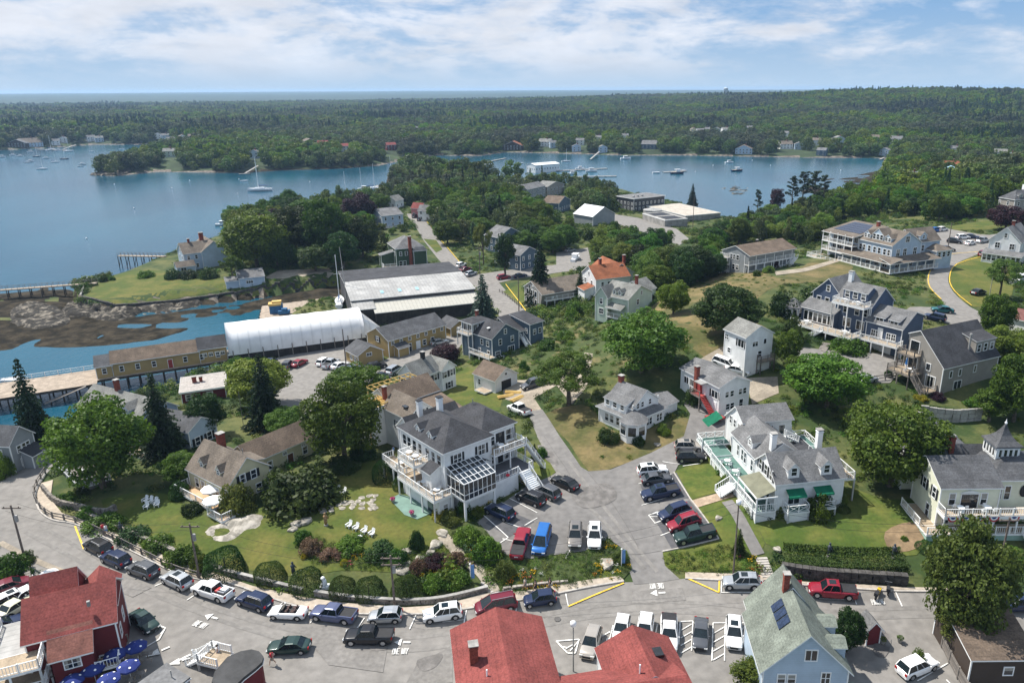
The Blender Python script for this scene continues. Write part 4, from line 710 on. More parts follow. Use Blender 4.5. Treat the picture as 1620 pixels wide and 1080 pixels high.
# --- cottage with bay
b = House('bay_cottage', 'white cottage with grey roof and many-sided glazed bay below the great tree', 'cottage', (1003,664), (1052,645), (946,642), h=2.9, wall=S_WHITE, roof=R_GREY)
W, D = b.W, b.D
b.wing(roof='hip', rise=1.6, ov=.5, z0=-1.6); b.wing(1.0, 1.2, W-.2, D-1.0, z1=4.9, ax='y', rise=1.6, z0=2, foot=False, prof=[(0,-.6),(.5,1.7),(1,-.6)]); b.win('S', [2.2, 3.3, 5.2], 3.9, .6, .9, '1d', at=1.2)
b.dormer(.2, 2.0, 3.2, D-1.0, 3.5, 1.2, .6, 'y', face='W', n=3, ww=.8, wh=.9, roof='shed', prof=[(0,0),(1,.9)])
b.wing(W, .6, W+4.2, 5.4, z1=2.7, ax='x', rise=.9); b.win('S', [W*.45, W*.55, W*.8, W*.9], .9, .6, 1.2, '1d'); b.win('W', [2.4, 3.6, 5, 6.2], .8, .8, 1.3, '1d')
bay = [( -1.0+2.3*math.cos(a_)+1.2, -.9+2.3*math.sin(a_)+1.2) for a_ in np.radians([150,195,240,285,330])]+[(2.4,1.0),(1.0,2.4)]
b.part('bay_wall', MB().prism(bay, -1.6, 2.9), S_WHITE); bw = bay[:5]
for (xa, ya), (xb, yb) in zip(bw[:-1], bw[1:]):
 fm, pm = win_mesh(1.3, 1.6, '1'); o = link('window', fm, b.root, ((xa+xb)/2, (ya+yb)/2, .7), math.atan2(yb-ya, xb-xa)); link('pane', pm, o)
cx_, cy_ = 1.3, 1.3; rb = MB(); rr_ = [(cx_+(x-cx_)*1.14, cy_+(y-cy_)*1.14) for x, y in bay[:5]]+[(2.6,1.2),(1.2,2.6)]; k = len(rr_); rb.add([(x, y, 2.95) for x, y in rr_]+[(cx_, cy_, 4.1)], [(i, (i+1) % k, k) for i in range(k)]+[tuple(range(k))[::-1]]); b.part('bay_roof', rb, R_GREY)
b.chimney(W*.55, D-1.2, 4.5, 7.6, .75)
# --- inn with green awnings
b = House('awning_inn', 'white inn with grey roofs, dormers, green awnings and wraparound teal decks', 'inn', (1228,764), (1332,750), (1196,724), h=5.0, wall=S_WHITE, roof=R_GREY)
W, D = b.W, 6.6
b.wing(0, 0, W, D, ax='x', rise=2.7, z0=-2); 
for x in (W*.26, W*.74): b.dormer(x-.8, .25, x+.8, 2.6, 5.6, 1.05, .85, 'y', face='S', ww=.75, wh=1.1)
for x in (W*.28, W*.68):
 b.win('S', [x], 1.6, 1.6, 1.7, '2'); aw = MB(); aw.add([(x-1.3,0,3.9),(x+1.3,0,3.9),(x+1.3,-1.2,3.3),(x-1.3,-1.2,3.3),(x-1.3,-1.2,3.05),(x+1.3,-1.2,3.05)], [(0,3,2,1),(3,4,5,2),(0,1,2,3)]); b.part('awning', aw, M_AWN)
b.deck(W*.28-1.6, -1.8, W*.28+1.5, -.02, 1.3, 'SWE', m=M_TEAL, cross=True, zb=-2, skirt=S_WHITE); b.deck(W*.68-1.2, -1.6, W*.68+1.5, -.02, 1.3, 'SWE', m=M_TEAL, cross=True, zb=-2)
b.win('W', [1.6, 3.2, 4.9], 4.6, .8, 1.5, '1ds'); b.win('W', [2, 4.5], 1, .8, 1.4, '1d'); b.deck(W+.02, 1.0, W+2.4, 5.6, 3.9, 'SE', zb=-2)
b.wing(.6, D, 7.4, D+9.5, z1=4.9, ax='y', rise=2.4, z0=-1.5); b.dormer(.8, D+3, 3.4, D+4.6, 5.5, .8, .7, 'x', face='W', ww=.7, wh=.7); b.win('W', [D+1.2, D+2.2, D+4.6, D+5.6, D+7.2], 2.2, .65, 1.7, '1d', at=.6); b.win('W', [D+1.5], 4.0, .7, .8, '1d', at=.6)
b.wing(2.2, D+9.5, 10.2, D+16, z1=5.4, ax='x', rise=2.2, prof=[(0,1.0),(.45,2.4),(1,-.6)]); b.door('S', 4.6, 3.4, 1.9, 2.2, M_GLASS, at=D+9.5); b.win('S', [6.6, 8.6], 4.0, 1.0, 1.5, '1', at=D+9.5); b.win('W', [D+11, D+12.6, D+14.2], 4.3, .7, 1.2, '1d', at=2.2)
b.wing(7.4, D, 11.2, D+9.5, z1=3.2, roof='flat', rmat=R_DARK); b.deck(3.4, D+7.6, 10.4, D+9.4, 3.5, 'SEW', m=M_TEAL, cross=True, zb=1); b.deck(10.4, D+4, 12.6, D+9.5, 3.3, 'SEN', m=M_TEAL, cross=True); b.stairs(8.2, D+7.1, 10.4, D+7.7, 3.4, 4.6, 'W')
b.chimney(2.6, D+.3, 6, 8.8, .75, M_TRIM); b.chimney(9.6, D+.2, 6, 8.8, .75, M_TRIM)
b.deck(-3.0, .4, .5, D+9.0, 1.2, 'W', m=M_TEAL, zb=-1.5, skirt=S_WHITE); b.deck(-3.0, D+9.0, .5, D+12.5, 1.4, 'WN', m=M_TEAL, cross=True, zb=-1.5); b.deck(-3.2, D+12.5, 1.5, D+15, 1.6, 'WN', m=M_TEAL, cross=True, zb=-1.5)
pr = MB(); pr.add([(-2.9,-.6,3.3),(-2.9,D-1,3.3),(.1,D-1.5,4.1),(.1,-.2,4.1)], [(0,1,2,3)][::-1]); pr.box(-2.95,-.65,3.12,-2.85,D-.95,3.32,1).box(-2.95,-.65,3.12,.1,-.55,3.32,1); b.part('porch_roof', pr, [mat('olive_porch_roof', (.17,.17,.12), .9, .15, .6), M_TRIM])
b.rail([(-2.8,D-1),(-2.8,-.5),(0,-.5)], 1.2)
for x, y in ((-2.8,-.5),(-2.8,D/2),(-2.8,D-1),(-1.4,-.5)): b.part('post', MB().box(x-.09,y-.09,1.2,x+.09,y+.09,3.2), M_TRIM)
b.deck(-2.9, -.6, -.02, .4, 1.2, '', m=M_TEAL, skirt=S_WHITE, zb=-2); b.stairs(-5.2, D-.6, -3.0, D+1.4, -.1, 1.2, 'E')
aw = MB(); aw.add([(.2,D+12.8,6.0),(.2,D+15.6,6.0),(-2.2,D+15.6,4.6),(-2.2,D+12.8,4.6)], [(0,1,2,3),(3,2,1,0)]); b.part('awning', aw, M_AWN); furniture(b, [(-1.5, D+3.2), (-1.4, D+6.5)], 1.2)
AWN = b
# --- yellow victorian
b = House('victorian_house', 'pale yellow victorian inn with cupola, double porch and patriotic bunting', 'inn', (1490,771), (1584,770), None, h=6.1, D=7.2, wall=S_CREAM, roof=R_MGREY)
W = b.W
b.wing(0, 0, W, 7.2, ax='x', rise=2.2, z0=-2, prof=[(0,0),(.62,2.2),(1,.7)]); b.win('S', [1.6, W-2.0], 3.6, .75, 1.6, '1d'); b.door('S', W*.5, 3.1, 2.2, 2.0, M_GLASS); b.win('W', [1.5, 4.2], 3.8, .8, 1.5, '1ds'); b.win('S', [1.2, 4.6, 6.6], .8, .8, 1.5, '1d'); b.win('W', [2.5], .5, .8, 1.8, '1d')
b.part('door_pediment', MB().add([(W*.5-1.4,-.12,5.3),(W*.5+1.4,-.12,5.3),(W*.5,-.12,5.7),(W*.5-1.4,.02,5.3),(W*.5+1.4,.02,5.3),(W*.5,.02,5.7)], [(0,1,2),(0,2,5,3),(2,1,4,5)]), M_TRIM)
b.deck(-2.2, -2.2, W+8, -.02, .5, 'S', zb=-2, skirt=S_BASE); b.deck(-2.2, -.02, -.02, 5.5, .5, 'W', zb=-2, skirt=S_BASE); b.deck(-.2, -2.1, W+8, -.02, 3.1, 'SW', th=.45, zb=.5); furniture(b, [(W*.3,-1), (W*.75,-1)], 3.1)
b.wing(W-.5, 1.6, W+9, 9.5, z1=6.3, roof='hip', rise=2.2); b.win('S', [W+.9, W+2.0], 3.4, .7, 1.9, '1d', at=1.6); o = b.part('oval_window', MB().lathe([(.02,.06),(.62,.05),(.75,.0)], 16), M_BLACKT); o.location = (W+4.2, 1.52, 4.6); o.rotation_euler = (R(90), 0, 0); o.scale = (.8, 1.2, 1)
b.wing(-.5, 9.5, 8.5, 18.5, z1=6.6, ax='y', rise=1.6, z0=-1); b.win('W', [10.5, 12.5, 14.8, 17], 4.4, .7, 1.2, '1ds', at=-.5); b.win('W', [12, 15], 1.8, .7, 1.2, '1d', at=-.5); b.wing(1.0, 7.0, W+2, 9.7, z1=6.4, ax='x', rise=1.6)
b.chimney(W*.62, 7.8, 7, 9.6, .7); b.chimney(W*.5, 15, 7, 9.8, .7, M_BLACKT)
cx_, cy_ = b.L(1597, 705, 10.6); cx_ = W+3.2; cy_ = 6.4
b.box('cupola_wall', cx_-1.6, cy_-1.6, 7.0, cx_+1.6, cy_+1.6, 9.4, M_TRIM)
for f, at in (('S', cy_-1.6), ('W', cx_-1.6)): b.win(f, [(cx_ if f == 'S' else cy_)+d for d in (-1.05, -.35, .35, 1.05)], 7.9, .42, 1.1, '1', at=at)
o = b.part('cupola_roof', MB().lathe([(2.7,9.35),(2.65,9.5),(1.7,10.0),(1.0,10.6),(.45,11.4),(.15,12.0)], 4, (0, 0)), R_MGREY); o.rotation_euler = (0, 0, R(45)); o.location = (cx_, cy_, 0)
b.part('finial', MB().lathe([(.1,12.0),(.2,12.25),(.1,12.4),(.02,12.8)], 8, (cx_, cy_)), M_TRIM)
M_BUNT = [mat('bunting_red', (.5,.05,.06), .8), M_TRIM, mat('bunting_blue', (.03,.05,.22), .8)]
for x in (.9, 2.6, 4.3, 6.2, 8.8, 11):
 mb = MB()
 for k, (r0, r1) in enumerate(((0,.3),(.3,.5),(.5,.72))):
  for i in range(8):
   a0, a1 = math.pi+math.pi*i/8, math.pi+math.pi*(i+1)/8; mb.add([(x+r*math.cos(a_), -2.16, 3.0+r*math.sin(a_)) for r, a_ in ((r0,a0),(r1,a0),(r1,a1),(r0,a1))], [(0,1,2,3)], (2,1,0)[k])
 b.part('bunting', mb, M_BUNT)
b.stairs(W+2.5, -4.8, W+4.5, -2.2, -1, .5, 'N')
# --- grey modern gabled house
b = House('modern_gabled_house', 'tall grey house with great asymmetric roof and stacked balconies above the retaining wall', 'house', (1493,582), (1565,557), (1431,556), h=4.6, wall=S_SHAKE, roof=R_DARK)
W, D = b.W, 7.6
b.wing(0, 0, W, D, ax='x', prof=[(0,0),(.72,5.2),(1,4.2)], rise=5, z0=-2, ov=.3); b.win('W', [2.2], -.3+.6, 1.9, 2.0, '2'); b.win('W', [3.0], 3.2, .8, 1.2, '1'); b.door('W', 6.3, 5.6, 1.8, 2.1, M_GLASS); b.door('W', 6.3, 2.5, 1.8, 2.1, M_GLASS); b.win('S', [2.2, 4.6, 8.6], 2.4, .6, 1.2, '1'); b.win('S', [4.4], -.1, 1.9, 1.5, '2')
b.dormer(W*.62, .9, W*.98, 4.6, 5.6, 2.1, .4, 'x', face='S', n=3, ww=.8, wh=1.3, prof=[(0,0),(1,.9)], roof='shed'); b.part('flue_pipe', MB().tube((W*.56, 1.6, 5), (W*.56, 1.6, 9), .18, .18, 8).tube((W*.56, 1.6, 9), (W*.56, 1.6, 9.25), .26, .2, 8), M_METALR)
b.part('skylight', MB().add([(W*.42,2.9,7.0),(W*.42+.5,2.9,7.0),(W*.42+.5,4.1,7.88),(W*.42,4.1,7.88),(W*.42,2.9,6.7),(W*.42+.5,2.9,6.7),(W*.42+.5,4.1,7.6),(W*.42,4.1,7.6)], [(0,1,2,3),(4,5,1,0),(5,6,2,1),(6,7,3,2),(7,4,0,3)]), M_GLASS)
b.deck(-2.0, 4.6, -.02, 8.2, 5.4, 'SWN', rm=M_WOODG, zb=2.4); b.deck(-3.8, 3.8, -.02, 8.6, 2.4, 'SWN', rm=M_WOODG, zb=-2); b.stairs(-3.6, 1.0, -2.6, 3.8, -.5, 2.4, 'N', M_WOODG); b.deck(-2.4, .6, -.02, 3.6, .1, 'SW', rm=M_WOODG); b.part('deck_umbrella', MB().tube((-2,6,2.4),(-2,6,4.6),.04).lathe([(.05,3.6),(.22,3.7),(.1,4.8),(.02,4.9)], 8, (-2, 6)), mat('blue_canvas', (.03,.15,.4), .8)); furniture(b, [(-1.8, 5.2)], 2.4)
# --- blue inn on the hill
b = House('hill_inn', 'deep blue hillside inn with white-railed balcony, sun deck and hexagonal corner room', 'inn', (1428,521), None, (1372,507), h=5.6, W=7.5, wall=S_NAVY, roof=R_GREY)
D = b.D
b.wing(0, 0, 7.5, D, ax='y', rise=2.6, z0=-3, prof=[(0,0),(.55,2.6),(1,1.4)]); b.dormer(.5, 1.0, 3.2, 3.2, 5.7, 1.0, .4, 'y', face='W', ww=1.5, wh=.7, st='2', roof='shed', prof=[(0,0),(1,.9)]); b.dormer(.5, D-3.4, 3.2, D-1.2, 5.7, 1.0, .4, 'y', face='W', ww=1.5, wh=.7, st='2', roof='shed', prof=[(0,0),(1,.9)])
b.win('W', [1.6, 2.6, D-2.6, D-1.6], 2.9, .8, 1.2, '2d'); b.door('W', 4.4, 2.6, .9, 2.1, M_TRIM); b.door('W', 3, -.5, 2.2, 2.1, M_TRIM, name='garage_door'); b.door('W', D-2.4, -.5, 2.2, 2.1, M_TRIM, name='garage_door'); b.win('S', [3.5], 3.0, .9, 1.2, '1d')
b.deck(-2.2, -.5, -.02, D, 2.4, 'WS', zb=-2); b.wing(1.0, D, 9.0, D+8.0, z1=8.2, ax='y', rise=3.2, z0=-2); b.wing(2.5, D+7.5, 11.5, D+14.5, z1=8.2, ax='x', rise=3.4, z0=-2); b.win('W', [D+9, D+11, D+13], 6.0, .9, 1.5, '1d', at=2.5); b.win('W', [D+11], 9.0, .8, 1.2, '1d', at=2.5)
b.win('W', [D+1.2, D+3.0, D+5.6], 5.9, .9, 1.5, '1d', at=1.0); b.win('W', [D+2, D+5], 3.0, 1.6, 1.8, '2', at=1.0); b.dormer(1.2, D+1.2, 4.4, D+6.6, 9.0, 1.6, 1.0, 'y', face='W', ww=.9, wh=1.2, n=3); b.deck(-1.4, D+.2, 1.0, D+7.4, 8.3, 'SWN', th=.4, zb=2.4); b.chimney(5, D+7.6, 10, 13.4, .8, M_TRIM); furniture(b, [(-.3, D+2.4), (-.3, D+5.2)], 8.3)
b.wing(-.8, D+7.0, 2.5, D+15, z1=5.4, roof='shed', ax='y', prof=[(0,0),(1,1.3)], z0=-2); b.win('W', [D+7.8+i*1.15 for i in range(6)], 2.9, .9, 1.9, '1', at=-.8)
hx = [(-.6+2.6*math.cos(a_), D+17+2.6*math.sin(a_)) for a_ in np.radians([0,60,120,180,240,300])]; b.part('hexagon_room', MB().prism(hx, -2, 5.2), S_NAVY)
for i in range(6):
 (xa, ya), (xb, yb) = hx[i], hx[(i+1) % 6]; fm, pm = win_mesh(1.0, 1.9, '1')
 for t_ in (.27, .73): o = link('window', fm, b.root, (xa+(xb-xa)*t_, ya+(yb-ya)*t_, 2.9), math.atan2(yb-ya, xb-xa)); link('pane', pm, o)
rb = MB(); rr_ = [(-.6+(x+.6)*1.15, D+17+(y-D-17)*1.15) for x, y in hx]; rb.add([(x, y, 5.2) for x, y in rr_]+[(-.6, D+17, 6.8)], [(i, (i+1) % 6, 6) for i in range(6)]+[(5,4,3,2,1,0)]); b.part('hexagon_roof', rb, R_GREY)
b.deck(-4.2, D+.4, -.8, D+15, 2.5, 'WS', th=.35, zb=-3, m=M_DECKW); b.stairs(-5.4, D+7, -4.2, D+12, -1.5, 2.5, 'S'); furniture(b, [(-2.6, D+3), (-2.6, D+12)], 2.5)
# --- grand inn with solar roof
b = House('grand_inn', 'large pale blue-grey inn with brown roofs, dormers, wraparound porch and solar panels', 'inn', (1412,389), (1455,383), (1362,377), h=7.0, wall=S_LBLUE, roof=R_TAN)
W, D = b.W, b.D
b.wing(ax='y', rise=3.2, z0=-2); b.win('S', [W*.5], 7.6, 1.6, 1.5, '2d'); b.win('S', [W*.22, W*.45, W*.8], 4.0, 1.2, 1.8, '2d'); b.win('W', [D*.08, D*.2, D*.36, D*.5, D*.66, D*.82, D*.93], 4.2, .9, 1.5, '1d')
b.dormer(.7, D*.5-1.9, 4.2, D*.5+1.9, 7.6, 1.4, 1.6, 'x', face='W', n=3, ww=.9, wh=1.3)
for y in (D*.2, D*.82): b.dormer(.7, y-1.1, 3.8, y+1.1, 7.6, 1.0, .9, 'x', face='W', n=2, ww=.8, wh=.9)
b.wing(-3.6, -3.4, 0, D+4, z1=2.9, roof='shed', ax='y', prof=[(0,0),(1,.9)], nowall=True, foot=False); b.wing(-3.6, -3.4, W+4, 0, z1=2.9, roof='shed', ax='x', prof=[(0,0),(1,.9)], nowall=True, foot=False); b.deck(-3.5, -3.3, W+3.8, 0, .5, 'S'); b.deck(-3.5, 0, 0, D+3.8, .5, 'W')
for y in np.arange(-3.2, D+4, 3.4): b.part('post', MB().box(-3.5, y-.12, .5, -3.26, y+.12, 2.9), M_TRIM)
for x in np.arange(0, W+4, 3.2): b.part('post', MB().box(x-.12, -3.3, .5, x+.12, -3.06, 2.9), M_TRIM)
b.win('W', [D*.15, D*.4, D*.65, D*.9], .9, 1.4, 1.5, '2'); b.win('S', [W*.25, W*.7], .9, 1.4, 1.5, '2')
b.wing(0.5, D, 10, D+12, z1=7.8, ax='y', rise=.8, prof=[(0,0),(1,1.6)], roof='shed', z0=-2); b.win('W', [D+1.5+i*2 for i in range(5)], 5.4, 1.4, 1.5, '2', at=.5); b.win('W', [D+1.5+i*2 for i in range(5)], 2.8, 1.4, 1.5, '2', at=.5)
for z in (2.3, 4.9): b.deck(-2.2, D+.2, .5, D+12, z, 'WN', th=.25, zb=-2)
b.deck(-5.2, D+3, .5, D+14.5, 0, 'WN', zb=-3)
for y in np.linspace(D+.3, D+11.8, 5): b.part('post', MB().box(-2.2, y-.1, 4.9, -2.0, y+.1, 7.7), M_TRIM)
b.wing(-2.3, D, .6, D+12, z1=7.3, roof='shed', ax='y', prof=[(0,0),(1,.5)], nowall=True, foot=False, ov=.2)
sp_ = MB().box(-.75, -.46, 0, .75, .46, .05).mesh('solar_panel', M_SOLAR)
for i in range(5):
 for j in range(10): x = 1.5+i*1.62; o = link('solar_panel', sp_, b.root, (x, D+1.3+j*1.0, 7.8+.24+1.6*(x-.5)/9.5)); o.rotation_euler = (0, -math.atan2(1.6, 9.5), 0)
b.wing(W-1, 1.5, W+9, 8.5, z1=6.8, ax='x', rise=3.0, z0=-2); b.wing(W+4, -2, W+10, 4, z1=4.6, roof='hip', rise=1.4, z0=-2); b.win('S', [W+5.2, W+7, W+8.8], 2.8, 1, 1.3, '1d', at=-2); b.win('S', [W+.8, W+2.6], 4.2, 1, 1.5, '1d', at=1.5); b.dormer(W+1.5, 1.8, W+4, 4.2, 7.4, 1.0, .9, 'y', face='S'); b.chimney(W*.5, D*.9, 9, 11.4, .8)
# --- motel
b = House('motel_building', 'two-storey grey motel block with brown roof and galleried front at the meadow top', 'motel', (1186,405), (1255,392), (1145,395), h=5.4, wall=S_GREY, roof=R_BROWN)
W, D = b.W, b.D
b.wing(0, 1.6, W, D, ax='x', rise=1.9, prof=[(-.2,0),(.42,1.9),(1,0)]); b.win('W', [4.2, 5.6, 6.4], 3.6, .9, 1.3, '1d'); b.win('W', [4.2, 5.6], .9, .9, 1.3, '1d')
for z in (.2, 2.9): b.deck(-.1, 0, W, 1.6, z, 'S', zb=-.5)
for i in range(5): x = 1.2+i*(W-2)/4.5; b.door('S', x, .25, 1.8, 2.1, M_GLASS, at=1.6); b.door('S', x, 2.95, 1.8, 2.1, M_GLASS, at=1.6); b.part('post', MB().box(x+1.4,.0,.2,x+1.56,.14,5.3), M_TRIM)
for z in (.1, 2.0, 3.9): b.deck(-1.0, D-3, -.02, D, z, 'SWN', zb=-1)
b.stairs(W-3.5, -1.2, W, -.1, .2, 2.9, 'E'); b.chimney(W*.5, D*.6, 6, 7.8, .5, M_DOOR)
# --- slope houses and the street behind
b = House('rust_roof_house', 'white house with rust-red shingle roof and two brick chimneys', 'house', (943,442), (996,436), (921,431), h=5.6, wall=S_WHITE, roof=R_ORANGE)
b.wing(ax='x', rise=2.8); b.win('W', [b.D*.3, b.D*.75], .9, .8, 1.3, '1d'); b.win('W', [b.D*.3, b.D*.75], 3.4, .8, 1.2, '1d'); b.win('W', [b.D*.5], 5.9, .7, .9, '1d'); b.wing(b.W*.55, b.D*.4, b.W+3, b.D+6, ax='y', rise=2.6); b.chimney(b.W*.35, b.D*.55, 7.5, 10, .7); b.chimney(b.W+1.5, b.D*.7, 7.5, 10, .7); b.win('S', [2, 4, 6.5], 3.3, .8, 1.3, '1d'); b.wing(-3, 1, 0, 5, z1=2.6, roof='shed', ax='y', prof=[(0,0),(1,.8)])
b = House('sage_house', 'sage green gabled house with small front dormers on the grassy slope', 'house', (994,474), (1031,461), (951,465), h=5.0, wall=S_LGREEN, roof=R_LGREY)
b.wing(ax='y', rise=2.4); b.win('S', [b.W*.4], 3.0, .8, 1.3, '1d'); b.win('S', [b.W*.4], .6, .8, 1.3, '1d'); b.win('S', [b.W*.55], 5.2, .6, .9, '1d')
for y in (b.D*.35, b.D*.55): b.dormer(.5, y-.5, 2.4, y+.5, 5.5, .7, .6, 'x', face='W', ww=.5, wh=.7)
b.wing(-1.4, b.D-3, 2.5, b.D+.6, z1=5, ax='x', rise=2.2); b.win('W', [b.D-1.2], 3.1, .8, 1.3, '1d', at=-1.4); b.win('W', [b.D-1.2], .6, 1.2, 1.3, '2d', at=-1.4); b.wing(-1.6, 1, 0, b.D-3, z1=2.6, roof='shed', ax='y', prof=[(0,0),(1,.7)], nowall=True, foot=False); b.deck(-1.6, 1, 0, b.D-3, .4, 'W'); b.chimney(b.W*.8, b.D*.4, 6, 8.8, .6); b.wing(b.W-1, 2, b.W+4.5, b.D, z1=4.8, ax='x', rise=2.1)
b = House('chalet_house', 'brown-grey chalet with glazed gable, long roof and upper deck', 'house', (852,462), (920,448), (834,452), h=4.7, wall=S_SHAKE, roof=R_TAN)
b.wing(ax='x', rise=2.2, prof=[(-.25,-.4),(.5,2.2),(1,0)]); b.win('W', [b.D*.2, b.D*.5, b.D*.8], 2.9, 1.1, 1.6, '1'); b.win('W', [b.D*.2, b.D*.5, b.D*.8], .6, 1.1, 1.5, '1'); b.win('W', [b.D*.38, b.D*.62], 4.9, .8, .9, '1'); b.deck(1, -2.6, b.W*.75, -.02, 2.6, 'SWE'); b.door('S', 3, 2.6, 1.8, 2, M_GLASS); b.door('S', 7, 2.6, 1.8, 2, M_GLASS); b.win('S', [3, 7], .5, 1.4, 1.3, '2'); b.stairs(b.W*.75, -2.4, b.W*.75+3, -1.2, 0, 2.6, 'W'); furniture(b, [(4,-1.4)], 2.6)
b = House('yellow_barn', 'long ochre two-storey building with dark roof beside the white tent shed', 'building', (614,539), (695,511), (586,525), h=4.3, wall=S_YEL, roof=R_MGREY)
b.wing(ax='x', rise=2.2); b.win('S', [1.2+i*(b.W-2.4)/6 for i in range(7)], 3.0, .7, .8, '1d'); b.win('S', [3, 10.5, 13], .7, .9, 1.3, '1d'); b.door('S', 6, 0, 1.1, 2.1); b.door('S', 8.6, 0, 1.1, 2.1, M_TRIM); b.win('W', [b.D*.5], 3.2, .9, 1.2, '1ds'); b.wing(1.5, -1.8, 4.5, 0, z1=2.3, roof='shed', prof=[(0,0),(1,.7)])
b = House('yellow_shed', 'small ochre gabled shed at the end of the waterfront car park', 'shed', (566,563), (604,553), (548,552), h=2.6, wall=S_YEL, roof=R_MGREY)
b.wing(ax='y', rise=1.7); b.win('S', [b.W*.45], 2.0, 1.2, .7, '2'); b.win('W', [1.5, 3.5], .8, 1.0, 1.0, '2')
b = House('yellow_outbuilding', 'little ochre outbuilding with dark gable roof between the ochre barn and blue house', 'shed', (713,519), (737,511), (699,509), h=2.5, wall=S_YEL, roof=R_MGREY); b.wing(ax='y', rise=1.5); b.win('S', [b.W/2], .9, .8, .9, '1d')
# tent shed
b = House('tent_shed', 'huge white fabric arch shed on a dark timber bulkhead', 'boat shed', (362,562), (578,533), None, h=2.6, D=12, wall=M_DARKW, zg=2.2)
W = b.W; b.box('bulkhead', 0, 0, -3, W, 12, 2.55, M_DARKW); HOUSES.append(np.array([b.a+b.ex*x+b.ey*y for x, y in ((0,0),(W,0),(W,12),(0,12))]))
mb = MB(); n, mseg = 16, 24; vs = []
for i in range(mseg+1):
 x = W*i/mseg; sag = .10*abs(math.sin(i*math.pi/4))
 for j in range(n+1): a_ = math.pi*j/n; vs.append((x, 6-6.1*math.cos(a_), 2.6+(6.1-sag)*math.sin(a_)**.8))
fs = [(i*(n+1)+j, (i+1)*(n+1)+j, (i+1)*(n+1)+j+1, i*(n+1)+j+1) for i in range(mseg) for j in range(n)]; fs += [tuple(range(n+1))[::-1], tuple(mseg*(n+1)+j for j in range(n+1))]
b.part('fabric_roof', mb.add(vs, fs), M_PVC, True); b.part('edge_rail', MB().box(-.1,-.12,2.5,W+.1,.02,2.75), M_TRIM)
for i in range(10): x = 1+i*(W-2)/9; b.part('steel_post', MB().tube((x,-.35,-2.2),(x,-.35,3.7),.12,.1,6), M_WOODG)
b.part('fabric_fold', MB().add([(W,2,7.2),(W,9,7.6),(W+5,4,3.2),(W+3,1,2.4),(W,0.3,3)], [(0,1,2),(0,2,3),(0,3,4)]).add([(W,2,7.2),(W,9,7.6),(W+5,9,2.4),(W+5,4,3.2)], [(0,3,1),(1,3,2)]), M_PVC)
# long metal roofed shed
b = House('boatyard_shed', 'very long boatyard shed with pale metal roof, grey back slope and lean-to', 'boat shed', (556,476), (747,454), (548,434), h=6.2, wall=S_DGREY, roof=M_METALR)
W, D = b.W, b.D
b.wing(ax='x', prof=[(0,0),(.5,1.4),(1,1.0)], rise=1.4, trim=False); HB = MB(); y_r = D*.5; HB.add([(-.3,y_r,7.86),(W+.3,y_r,7.86),(W+.3,D+.3,7.46),(-.3,D+.3,7.46)], [(0,1,2,3)]); b.part('grey_back_slope', HB, R_DARK)
b.wing(5.5, -6.4, W, -.6, z1=3.8, ax='x', roof='shed', prof=[(0,0),(1,1.3)], trim=False, wall=M_DARKW, rmat=mat('ribbed_cream_roof', (.42,.405,.35), .5, .05, 1, stripe=(1.0, 0, .04, .25))); b.wing(0, -4.2, 5.5, -.2, z1=4.6, ax='x', roof='shed', prof=[(0,0),(1,1.0)], trim=False, wall=M_DARKW)
M_SKYP = mat('blue_skylight_sheet', (.30,.50,.58), .4)
for x in (8.5, 13.5, 18.5): sl_ = 1.4/(D*.5); b.part('skylight', MB().add([(x,3.2,6.2+sl_*3.2+.3),(x+.9,3.2,6.2+sl_*3.2+.3),(x+.9,5.6,6.2+sl_*5.6+.3),(x,5.6,6.2+sl_*5.6+.3)], [(0,1,2,3)]), M_SKYP)
# pier building and wharf
b = House('pier_building', 'long low ochre building with brown-grey roof standing on the wharf', 'wharf building', (150,579), (358,549), None, h=3.0, zg=3.1, D=6.5, wall=S_YEL, roof=R_BROWN)
W = b.W; b.wing(3.2, 0, W*.78, 6.5, ax='x', rise=1.9, z0=-.2, foot=False); b.wing(0, 0, 3.2, 6.5, z1=2.7, ax='x', rise=1.6, z0=-.2, rmat=R_MGREY, foot=False); b.wing(W*.78, 0, W, 6.5, z1=3.3, ax='x', rise=1.9, z0=-.2, rmat=R_DARK, foot=False)
b.win('S', [1.6, 5, 8.2, 11.5, 18, 21.5, 25], .9, .75, 1.2, '1d'); b.door('S', 14.8, 0, .9, 2.0, mat('red_door', (.3,.04,.04), .6)); b.win('S', [W*.82, W*.87, W*.92, W*.965], 1.4, .8, .8, '2'); b.door('W', 3, 0, 1.6, 2.1, M_DOOR)
PIERB = b
# left waterfront houses
b = House('wharf_side_house', 'pale blue-grey house with light grey roofs half hidden behind the broad maple', 'house', (215,668), None, (121,643), h=5.6, W=8, wall=S_LBLUE, roof=R_LGREY)
b.wing(ax='y', rise=2.8); b.dormer(.6, 2.4, 3.4, 4.4, 6.2, 1.0, .9, 'x', face='W'); b.chimney(4, b.D*.6, 7.5, 10.3, .7); b.win('W', [1.4, 3.6, 6], 3.2, .8, 1.3, '1d'); b.wing(2.5, -9.5, 8, 0, z1=4.6, ax='y', rise=1.6, rmat=R_MGREY); b.win('S', [4, 6.4], 1.6, .9, 1.4, '1ds', at=-9.5); b.deck(-3.0, -6, 2.4, 1, 1.2, 'SW', zb=-1)
b = House('corner_house', 'grey house with charcoal roof and dark porch roof at the left edge by the water', 'house', (14,704), (51,684), None, h=5.2, D=12, wall=S_GREY, roof=R_MGREY)
